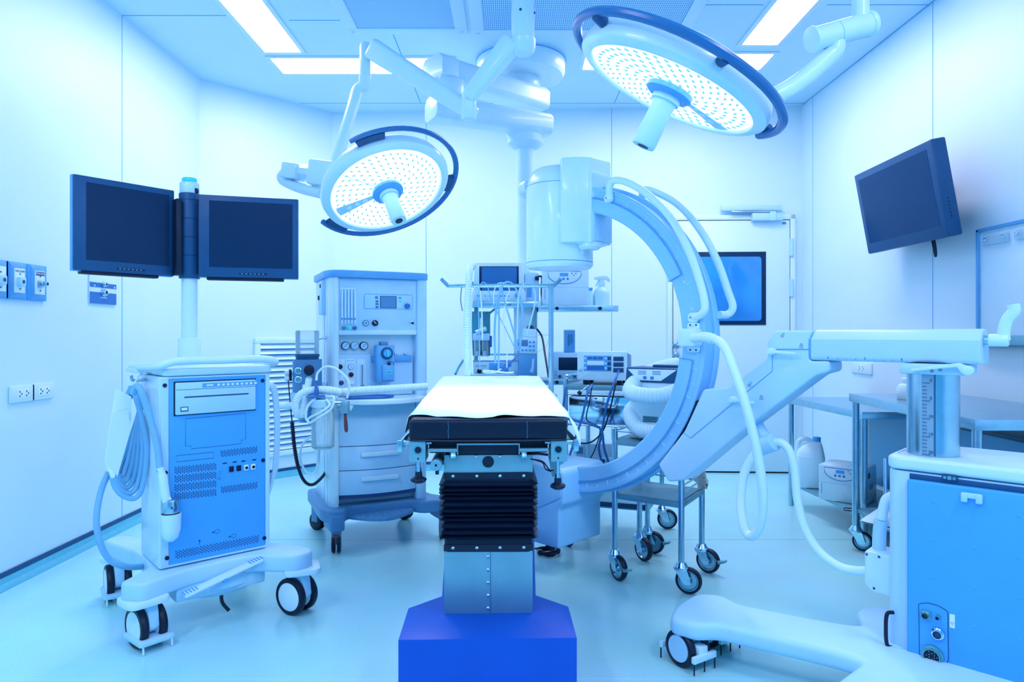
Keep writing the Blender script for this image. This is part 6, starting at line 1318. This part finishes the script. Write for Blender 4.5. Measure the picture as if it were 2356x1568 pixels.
mb.tube(P, .0150, 14); mb.build('cart_cable', M['tube'], CA)
# ================================================================ steel trolleys
def swivel_caster(parent, x, y, a, top, r=.062, brake=False, z0=0.0):
    Rm = T(x, y, z0) @ Matrix.Rotation(R(a), 4, 'Z')         # trail along local -y... wheel centre offset by .03
    off = .032
    mb = MB(Rm); mb.cyl((0, 0, top - .022), (0, 0, top), .030, .018, 20); mb.cyl((0, 0, top - .034), (0, 0, top - .02), .034, seg=22, b=.004)
    for s in (-1, 1): mb.prism(round_poly([(-.026, top - .03), (.03, top - .03), (off + .016, r - .012), (off - .014, r - .016)], .012), s * .0215 - .002, s * .0215 + .002, 'yz')
    mb.bx(-.023, .023, -.024, .03, top - .036, top - .031)
    mb.cyl((-.026, off, r), (.026, off, r), .008, seg=10); c = mb.build('caster', M['chrome'], parent)
    mb = MB(Rm); mb.lathe([(r * .7, -.013), (r * .9, -.0145), (r * .98, -.009), (r, 0), (r * .98, .009), (r * .9, .0145), (r * .7, .013)], (0, off, r), (1, 0, 0), 40, True); mb.mi = 1
    mb.lathe([(0, -.009), (r * .25, -.011), (r * .3, -.005), (r * .62, -.006), (r * .72, -.0135), (r * .76, -.0135), (r * .76, .0135), (r * .72, .0135), (r * .62, .006), (r * .3, .005), (r * .25, .011), (0, .009)], (0, off, r), (1, 0, 0), 32); mb.build('wheel', [M['black'], M['steel']], c)
    if brake: mb = MB(Rm); mb.prism([(.04, top - .03), (.09, r + .01), (.12, r + .018), (.12, r + .008), (.09, r - .004), (.035, top - .05)], -.014, .014, 'yz', .002); mb.build('brake_tab', M['satin'], c)
    return c
def trolley(o, cs, post_top, shelves, r=.0135, cas=(), bars=(), th=.022, wheel_r=.058, steel='steel'):
    """cs: corner points (local xy) in order; shelves: z list"""
    for i, (x, y) in enumerate(cs):
        z0 = cas[i][1] if cas and cas[i] else 0.003
        mb = MB(); pt = post_top[i] if isinstance(post_top, (list, tuple)) else post_top
        mb.lathe([(0, z0), (r, z0), (r, pt - .004), (r * .6, pt), (0, pt)], (x, y, 0), seg=16); p = mb.build('post', M[steel], o)
        if cas and cas[i]: swivel_caster(o, x, y, cas[i][0], z0, wheel_r, cas[i][2])
    for nm, z, t_ in shelves:
        mb = MB(); mb.prism(list(cs), z - .004, z, 'xy')
        for i in range(4):
            a, b = V((*cs[i], 0)), V((*cs[(i + 1) % 4], 0)); d = (b - a); L = d.length
            mb.box(((a.x + b.x) / 2, (a.y + b.y) / 2, z - t_ / 2), (L, .016, t_), .001, math.atan2(d.y, d.x))
        mb.build(nm, M['satin'], o)
    for z in bars:
        for i in ((1, 2, 3) if z < .6 else range(4)):
            a, b = cs[i], cs[(i + 1) % 4]; mb = MB(); mb.cyl((*a, z), (*b, z), .0042, seg=8); mb.build('guard_bar', M[steel], o)
# front trolley with the warming unit
T1 = thing('instrument_trolley', 'two-shelf steel trolley on black casters standing behind the C-arm', 'trolley', (.69, 3.215, 0))
def tl(o, pts): return [(x - o.location.x, y - o.location.y) for x, y in pts]
c1 = tl(T1, ((.475, 3.18), (.740, 3.0), (.905, 3.27), (.640, 3.45)))
trolley(T1, c1, .70, (('lower_shelf', .395, .024), ('upper_shelf', .645, .024)), cas=((205, .135, True), (-115, .135, False), (-130, .135, True), (-150, .135, False)), bars=(.435, .465, .685))
WU = thing('warming_unit', 'pale warming unit with a dark control panel on the upper trolley shelf', 'warming unit', (.70, 3.22, .6456), R(-33))
wa = R(-33)
mb = MB(); mb.prism(round_poly(rect(-.13, -.10, .13, .10), .04, 4), .0, .27, 'xy', .012, 3); mb.build('housing', M['tube'], WU)
def wp_(px, py, y=-.10): return pix(WU, px, py, y)
a, b, c, d = wp_(1463, 852), wp_(1553, 851), wp_(1556, 880), wp_(1463, 881)
mb = MB(); mb.prism([(-.135, .268), (.135, .268), (.128, .335), (-.13, .335)], -.11, .06, 'xz', .006); mb.build('control_head', M['navy'], WU)
mb = MB(); mb.prism([(-.122, .326), (.115, .328), (.04, .276), (-.07, .276)], -.1125, -.109, 'xz', .001); mb.mi = 1
for i in range(3):
    for j in range(2): mb.bx(-.07 + j * .07, -.03 + j * .07, -.1132, -.112, .303 + i * .007, .306 + i * .007)
mb.bx(-.045, -.028, -.1134, -.112, .281, .295); mb.bx(-.01, .006, -.1134, -.112, .281, .295); mb.build('control_panel', [M['label'], M['inkblue']], WU)
mb = MB(); mb.bx(-.02, .10, -.06, -.02, .335, .347, .003); mb.build('top_clip', M['navy'], WU)
mb = MB(); a = wp_(1479, 956, -.1); mb.bx(a.x, a.x + .075, -.1012, -.0995, a.z - .028, a.z); mb.mi = 1
for k in range(3): mb.bx(a.x + .006, a.x + .066, -.1018, -.101, a.z - .009 - k * .008, a.z - .006 - k * .008)
mb.build('warning_label', [M['teal'], M['brown']], WU)
o = thing('air_hose', 'large white corrugated hose wound around the warming unit', 'hose', (.70, 3.22, .6456))
def ah(px, py, d): return at(px, py, d) - o.location
mb = MB(); mb.hose([ah(1600, 846, 3.36), ah(1560, 838, 3.36), ah(1510, 850, 3.32), ah(1468, 872, 3.22), ah(1450, 900, 3.10), ah(1485, 909, 3.03), ah(1530, 908, 3.02), ah(1580, 892, 3.06), ah(1625, 900, 3.2), ah(1615, 925, 3.38), ah(1560, 930, 3.46), ah(1500, 932, 3.42), ah(1462, 935, 3.30), ah(1450, 955, 3.2), ah(1468, 985, 3.13), ah(1510, 993, 3.08), ah(1560, 985, 3.06)], .036, .014, .10, 18, 10); mb.build('corrugated_hose', M['tube'], o)
LN = thing('folded_linen', 'bundle of white linen on the lower shelf of the front trolley', 'linen', (.70, 3.22, .3956), R(-33))
def lin(a, b):
    th = a * 2 * math.pi; ph = b * math.pi * .5
    rx, ry = .150 * math.sin(ph) ** .8, .135 * math.sin(ph) ** .8; z = .185 * math.cos(ph)
    n = noise.noise(V((math.cos(th) * 2.2 * b, math.sin(th) * 2.2 * b, 1.7))) + .6 * noise.noise(V((math.cos(th) * 6 * b, math.sin(th) * 6 * b, 5.1)))
    k = 1 + .13 * n + .05 * math.sin(th * 9 + 4 * b) * b + .06 * abs(math.sin(th * 2.5 + b * 5))
    return V((rx * k, ry * k, max(.001, z * (1 + .35 * n) + .022 * math.sin(th * 3 + 1 + b * 6) + .012 * math.sin(th * 7 + b * 14))))
mb = MB(); t = bmesh.new(); nu, nv = 72, 26; rings = [[t.verts.new(lin(i / nu, j / nv)) for i in range(nu)] for j in range(1, nv + 1)]
top = t.verts.new(lin(0, 0))
for i in range(nu): t.faces.new((top, rings[0][i], rings[0][(i + 1) % nu]))
for A, B in zip(rings, rings[1:]):
    for i in range(nu): t.faces.new((A[i], B[i], B[(i + 1) % nu], A[(i + 1) % nu]))
t.faces.new(rings[-1][::-1]); mb.add(t); mb.build('linen_bundle', M['towel'], LN, 70)
# rear trolley with the electrosurgical unit
T2 = thing('electrosurgery_trolley', 'steel trolley with a mirror-like drawer unit carrying the electrosurgical unit', 'trolley', (.60, 3.83, 0))
c2 = tl(T2, ((.285, 3.69), (.70, 3.55), (.87, 3.99), (.455, 4.13)))
trolley(T2, c2, [.90, .86, .86, .90], (('upper_shelf', .865, .03), ('lower_shelf', .245, .03)), cas=((200, .135, False), (-120, .135, True), (-105, .135, False), (150, .135, False)), bars=())
mb = MB(); A, B = V((*c2[0], 0)), V((*c2[1], 0)); d = (B - A).normalized(); n = V((-d.y, d.x, 0)); F2m = Matrix(((d.x, n.x, 0, A.x), (d.y, n.y, 0, A.y), (0, 0, 1, 0), (0, 0, 0, 1))); L2_ = (B - A).length
mb = MB(F2m); mb.bx(.02, L2_ - .02, -.002, .38, .655, .80, .002); dz = mb.build('drawer_unit', M['chrome'], T2)
mb = MB(F2m); mb.tube([(L2_ * .5 - .05, 0, .755), (L2_ * .5 - .05, -.02, .75), (L2_ * .5 + .05, -.02, .75), (L2_ * .5 + .05, 0, .755)], .005, 8, 0); mb.build('drawer_handle', M['chrome'], dz)
for z in (.648, .812):
    mb = MB(F2m); mb.cyl((0, 0, z), (L2_, 0, z), .005, seg=8); mb.build('frame_bar', M['steel'], T2)
mb = MB(F2m); mb.tube([(.0, .0, .86), (-.002, -.01, .905), (.03, -.01, .915), (.12, .03, .93), (.16, .05, .93)], .007, 10); mb.build('push_handle', M['chrome'], T2)
mb = MB(F2m); mb.bx(.0, L2_, -.009, -.001, .222, .247, .002); mb.build('shelf_lip', M['navy'], T2)
er = R(-15)
EU = thing('electrosurgical_unit', 'white electrosurgical unit with a blue display and three dark sockets on the rear trolley', 'electrosurgical unit', at(1386, 868, 3.72), er)
EU.location.z = .8656 + .02
def ep(px, py, y=-.13): return pix(EU, px, py, y)
a, b = ep(1328, 862), ep(1441, 808); x0, x1, z0, z1 = a.x, b.x, 0.005, b.z
mb = MB(); mb.prism(round_poly(rect(x0, z0, x1, z1), .008), -.13, -.08, 'xz', .008); mb.build('front_housing', M['white'], EU)
mb = MB(); t = bmesh.new(); q = [[t.verts.new((x, y, z)) for x, z in ((x0 + .01, a_), (x1 - .006, a_), (x1 - .006, b_), (x0 + .01, b_))] for y, a_, b_ in ((-.085, z0 + .004, z1 - .004), (.22, z0 + .012, z1 - .03))]
t.faces.new(q[0]); t.faces.new(q[1][::-1]); [t.faces.new((q[0][k], q[0][(k + 1) % 4], q[1][(k + 1) % 4], q[1][k])) for k in range(4)]; mb.add(t); mb.build('rear_body', M['greyblue'], EU)
a, b = ep(1343, 853, -.14), ep(1406, 818, -.14); mb = MB(); mb.bx(a.x, b.x, -.1335, -.128, a.z, b.z, .002); mb.mi = 1; w_ = b.x - a.x; h_ = b.z - a.z
mb.mi = 2; mb.bx(a.x + w_ * .12, b.x - w_ * .26, -.1345, -.132, a.z + h_ * .40, a.z + h_ * .66); mb.mi = 1; mb.bx(a.x + w_ * .12, b.x - w_ * .26, -.1345, -.132, a.z + h_ * .08, a.z + h_ * .34)
for k in range(3): mb.mi = 3; mb.bx(b.x - w_ * .13, b.x - w_ * .01, -.1345, -.132, a.z + h_ * (.05 + .33 * k), a.z + h_ * (.27 + .33 * k))
for k in range(3):
    for q in (.05, .80): mb.mi = 2; mb.cyl((a.x + w_ * q, -.133, a.z + h_ * (.2 + .31 * k)), (a.x + w_ * q, -.135, a.z + h_ * (.2 + .31 * k)), .005, seg=10)
for k in range(3): mb.mi = 1; mb.bx(a.x + w_ * (.13 + k * .2), a.x + w_ * (.29 + k * .2), -.1345, -.132, a.z + h_ * .76, a.z + h_ * .92)
mb.build('display', [M['midblue'], M['cobalt'], M['label'], M['navy']], EU)
for py in (825, 838, 851):
    p, q = ep(1411, py, -.13), ep(1435, py, -.13); mb = MB(); mb.bx(p.x, q.x, -.133, -.128, p.z - .012, p.z + .012, .003); mb.mi = 1
    for k in range(3): mb.cyl((p.x + .012 + k * .014, -.132, p.z), (p.x + .012 + k * .014, -.1345, p.z), .003, seg=8)
    mb.build('socket', [M['navy'], M['black']], EU)
p = ep(1334, 850); mb = MB(); mb.cyl((p.x, -.13, p.z), (p.x, -.139, p.z), .009, seg=14, b=.002); mb.build('power_knob', M['plastic'], EU)
for x in (x0 + .04, x1 - .04):
    mb = MB(); mb.bx(x - .014, x + .014, -.10, -.07, -.0195, .006, .003); mb.bx(x - .014, x + .014, .08, .11, -.0195, .006, .003); mb.build('foot', M['black'], EU)
# cables hanging in front of the rear trolley
def hc(label, pts, r, m, name='electrode_cable', g='cables hanging on the rear trolley'): return hosething(name, label, pts, r, m, 'cable', sub='cable_sheath', group=g)
hc('blue cable from the lowest socket curving down across the drawer', [(1424, 852, 3.55), (1416, 872, 3.48), (1402, 910, 3.46), (1392, 950, 3.46), (1384, 1000, 3.46), (1378, 1030, 3.46), (1384, 1060, 3.46), (1384, 1063, 3.46)], .0065, M['cobalt'])
hc('blue cable looping from the trolley edge down towards the table side', [(1400, 1062, 3.44), (1390, 1030, 3.44), (1384, 990, 3.44), (1366, 978, 3.44), (1330, 968, 3.44), (1298, 955, 3.44), (1300, 905, 3.46), (1303, 890, 3.47)], .0065, M['cobalt'])
hc('second blue cable hanging steeply over the left half of the drawer', [(1363, 884, 3.52), (1352, 905, 3.45), (1345, 935, 3.44), (1338, 965, 3.43), (1328, 995, 3.42), (1318, 1025, 3.42), (1310, 1050, 3.42)], .006, M['cobalt'])
hc('thin black cable hanging behind the blue ones', [(1416, 885, 3.5), (1405, 935, 3.47), (1390, 985, 3.47), (1370, 1010, 3.46), (1350, 1019, 3.46), (1322, 1017, 3.46)], .004, M['black'])
hc('thin black cable dropping from the middle of the drawer', [(1362, 890, 3.5), (1356, 925, 3.47), (1350, 965, 3.46), (1380, 985, 3.46), (1370, 1030, 3.46), (1354, 1062, 3.46)], .003, M['black'])
o = thing('hand_probe', 'small black-handled probe hanging at the upper left of the drawer', 'probe', at(1330, 906, 3.5))
mb = MB(); mb.cyl((0, 0, 0), (.015, 0, .012), .011, seg=12, b=.003); mb.mi = 1; mb.cyl((.012, 0, .010), (.055, 0, .045), .004, seg=8); mb.build('probe_body', [M['black'], M['chrome']], o)
# cups behind the table edge and a carton on the lowest pendant shelf
o = onp('supply_carton', 'flat white carton lying on the lowest pendant shelf', 'box', 1372, zS['low']); mb = MB(); mb.bx(-u(46), u(46), -.10, .10, 0, u(30), .004); mb.mi = 1; mb.bx(-u(44), -u(30), -.1012, -.099, .02, .06); mb.build('carton_body', [M['plastic'], M['greyblue']], o)
o = onp('supply_bottle', 'small white bottle with a blue band on the lowest pendant shelf', 'bottle', 1300, zS['low'], -.03)
mb = MB(); r = u(9); mb.lathe([(0, 0), (r, 0), (r, .05), (r * .9, .06), (r * .6, .065), (r * .6, .085), (0, .085)], seg=20); mb.mi = 1; mb.lathe([(r * 1.005, .01), (r * 1.01, .012), (r * 1.01, .03), (r * 1.005, .032)], seg=20, closed=True); mb.build('bottle_body', [M['label'], M['cobalt']], o)

# ================================================================ steel tables on the right
TA = thing('steel_table', 'lower steel table beside the right wall with a jug and power unit on its shelf', 'table', (2.06, 4.10, 0))
ca_ = tl(TA, ((1.885, 3.68), (2.33, 3.68), (2.33, 4.55), (1.83, 4.55)))
def table(o, cs, zt, zs_, cas, r=.0175, ins=.03):
    cx = sum(c[0] for c in cs) / 4; cy = sum(c[1] for c in cs) / 4
    ic = [(x + math.copysign(ins, cx - x), y + math.copysign(ins, cy - y)) for x, y in cs]
    mb = MB(); mb.prism(cs, zt - .003, zt, 'xy')
    for i in range(4):
        a, b = V((*cs[i], 0)), V((*cs[(i + 1) % 4], 0)); d = b - a; mb.box(((a.x + b.x) / 2, (a.y + b.y) / 2, zt - .02), (d.length + .004, .004, .04), .001, math.atan2(d.y, d.x))
    mb.build('table_top', M['steel'], o)
    mb = MB(); mb.prism(ic, zs_ - .02, zs_, 'xy', .002); mb.build('lower_shelf', M['satin'], o)
    for i, (x, y) in enumerate(ic):
        z0 = .13 if cas[i] else .002; mb = MB(); mb.cyl((x, y, z0), (x, y, zt - .005), r, seg=18); mb.build('leg', M['steel'], o)
        if cas[i]: swivel_caster(o, x, y, cas[i], .13, .05)
table(TA, ca_, .715, .155, (0, 0, 0, 0), ins=.018)
TB = thing('steel_table', 'taller steel table on casters in front of the lower one, behind the machine column', 'table', (1.99, 3.06, 0))
cb_ = tl(TB, ((1.70, 2.51), (2.33, 2.51), (2.33, 3.62), (1.785, 3.62)))
table(TB, cb_, .82, .22, (-100, -100, -100, -120), ins=.022)
o = thing('plastic_jug', 'milky plastic jug with a handle on the shelf of the lower table', 'jug', (1.915, 4.40, .1556), R(-20))
mb = MB(); H = .32; mb.prism(round_poly(rect(-.085, -.085, .085, .085), .035, 5), .0, .21, 'xy', .012, 3); mb.build('jug_body', M['jug'], o)
mb = MB(); t = bmesh.new(); lo = round_poly(rect(-.084, -.084, .084, .084), .035, 5); rings = []
for k, (sc, ox, z) in enumerate(((1, 0, .20), (.95, .0, .225), (.72, .012, .262), (.42, .03, .285), (.28, .04, .29))): rings.append([t.verts.new((x * sc + ox, y * sc, z)) for x, y in lo])
for A, B in zip(rings, rings[1:]):
    for i in range(len(A)): t.faces.new((A[i], A[(i + 1) % len(A)], B[(i + 1) % len(A)], B[i]))
t.faces.new(rings[-1]); mb.add(t); mb.build('jug_shoulder', M['jug'], o)
mb = MB(); mb.cyl((.04, 0, .288), (.04, 0, .318), .024, seg=20, b=.003); mb.build('cap', M['panel'], o)
mb = MB(); mb.tube([(.02, 0, .285), (-.02, 0, .302), (-.06, 0, .295), (-.075, 0, .26), (-.078, 0, .21)], .014, 12); mb.build('jug_handle', M['jug'], o)
o = thing('power_conditioner', 'white boxy power unit with a curved control panel on the shelf of the lower table', 'power unit', (2.02, 4.06, .1556), R(-32))
o.location = (1.985, 4.05, .1556); o.rotation_euler.z = R(-42); power_box(o, .26, .22, .21)
mb = MB(); mb.box((.05, .0, .211), (.05, .07, .004), .001); mb.build('top_recess', M['plastic'], o)
mb = MB(); mb.bx(.1295, .1312, -.09, -.03, .15, .18); mb.mi = 1; mb.bx(.1295, .1315, -.04, .03, .08, .11, .001); mb.build('side_label', [M['brown'], M['midblue']], o)
o = thing('plastic_tray', 'small plastic pack lying behind the power unit on the lower shelf', 'pack', (2.12, 3.80, .1556))
mb = MB(); mb.prism(round_poly(rect(-.07, -.03, .07, .05), .02), 0, .05, 'xy', .01); mb.build('pack_body', M['satin'], o)
def bag(name, label, loc, rz, sx_, sy_, h, m, seed):
    o = thing(name, label, 'bag', loc, R(rz)); mb = MB()
    def fn(a, b):
        x, y = (a - .5) * 2, (b - .5) * 2; e = max(0, 1 - x * x) ** .5 * max(0, 1 - y * y) ** .5
        return V((x * sx_ * (1 + .06 * math.sin(7 * b + seed)), y * sy_, .004 + h * e * (1 + .5 * noise.noise(V((x * 2.2, y * 2.2, seed)))) + .02 * max(0, abs(x) - .8) * 5 * h * 3))
    mb.grid(fn, 28, 28); 
    def fb(a, b): x, y = (a - .5) * 2, (b - .5) * 2; return V((x * sx_ * (1 + .06 * math.sin(7 * b + seed)), y * sy_, .001))
    mb.grid(fb, 10, 10); mb.build('bag_body', m, o, 60); return o
bag('plastic_bag', 'crumpled white plastic bag on the shelf of the taller table beside the cart', (1.88, 3.30, .2206), 30, .15, .12, .07, M['jug'], 2.1)
bag('foil_pouch', 'silvery flat pouch leaning behind the white bag on the taller table shelf', (2.02, 3.44, .2206), 10, .12, .10, .13, M['satin'], 4.4)
o = thing('clear_jar', 'clear jar lying among the packs on the taller table shelf', 'jar', (2.04, 3.22, .2206)); mb = MB(); mb.lathe([(0, 0), (.05, 0), (.055, .01), (.055, .10), (.04, .12), (.04, .13), (0, .13)], (-.05, 0, .056), (1, .2, 0), 22); mb.build('jar_body', M['jug'], o)
o = thing('steel_rod', 'thin upright steel rod standing on the taller table shelf', 'rod', at(2037, 1080, 3.2)); o.location.z = .2206
mb = MB(); zt = at(2037, 1064, 3.2).z - .2; mb.cyl((0, 0, 0), (0, 0, zt), .008, seg=10, b=.003); mb.cyl((0, 0, 0), (0, 0, .006), .03, seg=16); mb.build('rod_body', M['chrome'], o)
o = thing('wire_tray', 'black wire tray lying on the shelf of the lower table', 'wire rack', (1.90, 3.78, .1556), R(-25))
mb = MB(); mb.tube([(q[0], q[1], .005) for q in round_poly(rect(-.06, -.03, .06, .03), .01)], .003, 6, 0, True)
for k in range(4): mb.cyl((-.04 + k * .027, -.03, .006), (-.04 + k * .027, .03, .006), .002, seg=6)
mb.build('wire_frame', M['black'], o)
o = thing('white_bottle', 'white plastic bottle standing on the taller table behind the scale column', 'bottle', at(2088, 905, 3.3)); o.location.z = .8206
mb = MB(); mb.lathe([(0, 0), (.044, 0), (.046, .006), (.046, .055), (.038, .07), (.026, .075), (.026, .082), (0, .082)], seg=24); mb.build('bottle_body', M['tube'], o)
mb = MB(); mb.cyl((0, 0, .081), (0, 0, .103), .028, seg=20, b=.003); mb.build('cap', M['label'], o)
# plain blue box under the taller table
o = thing('blue_box', 'plain blue box set under the taller table by the right wall', 'cabinet', (2.24, 3.06, 0))
mb = MB(); mb.bx(-.04, .04, -.50, 1.15, .2206, .67, .012); mb.build('box_body', M['cabinet'], o)
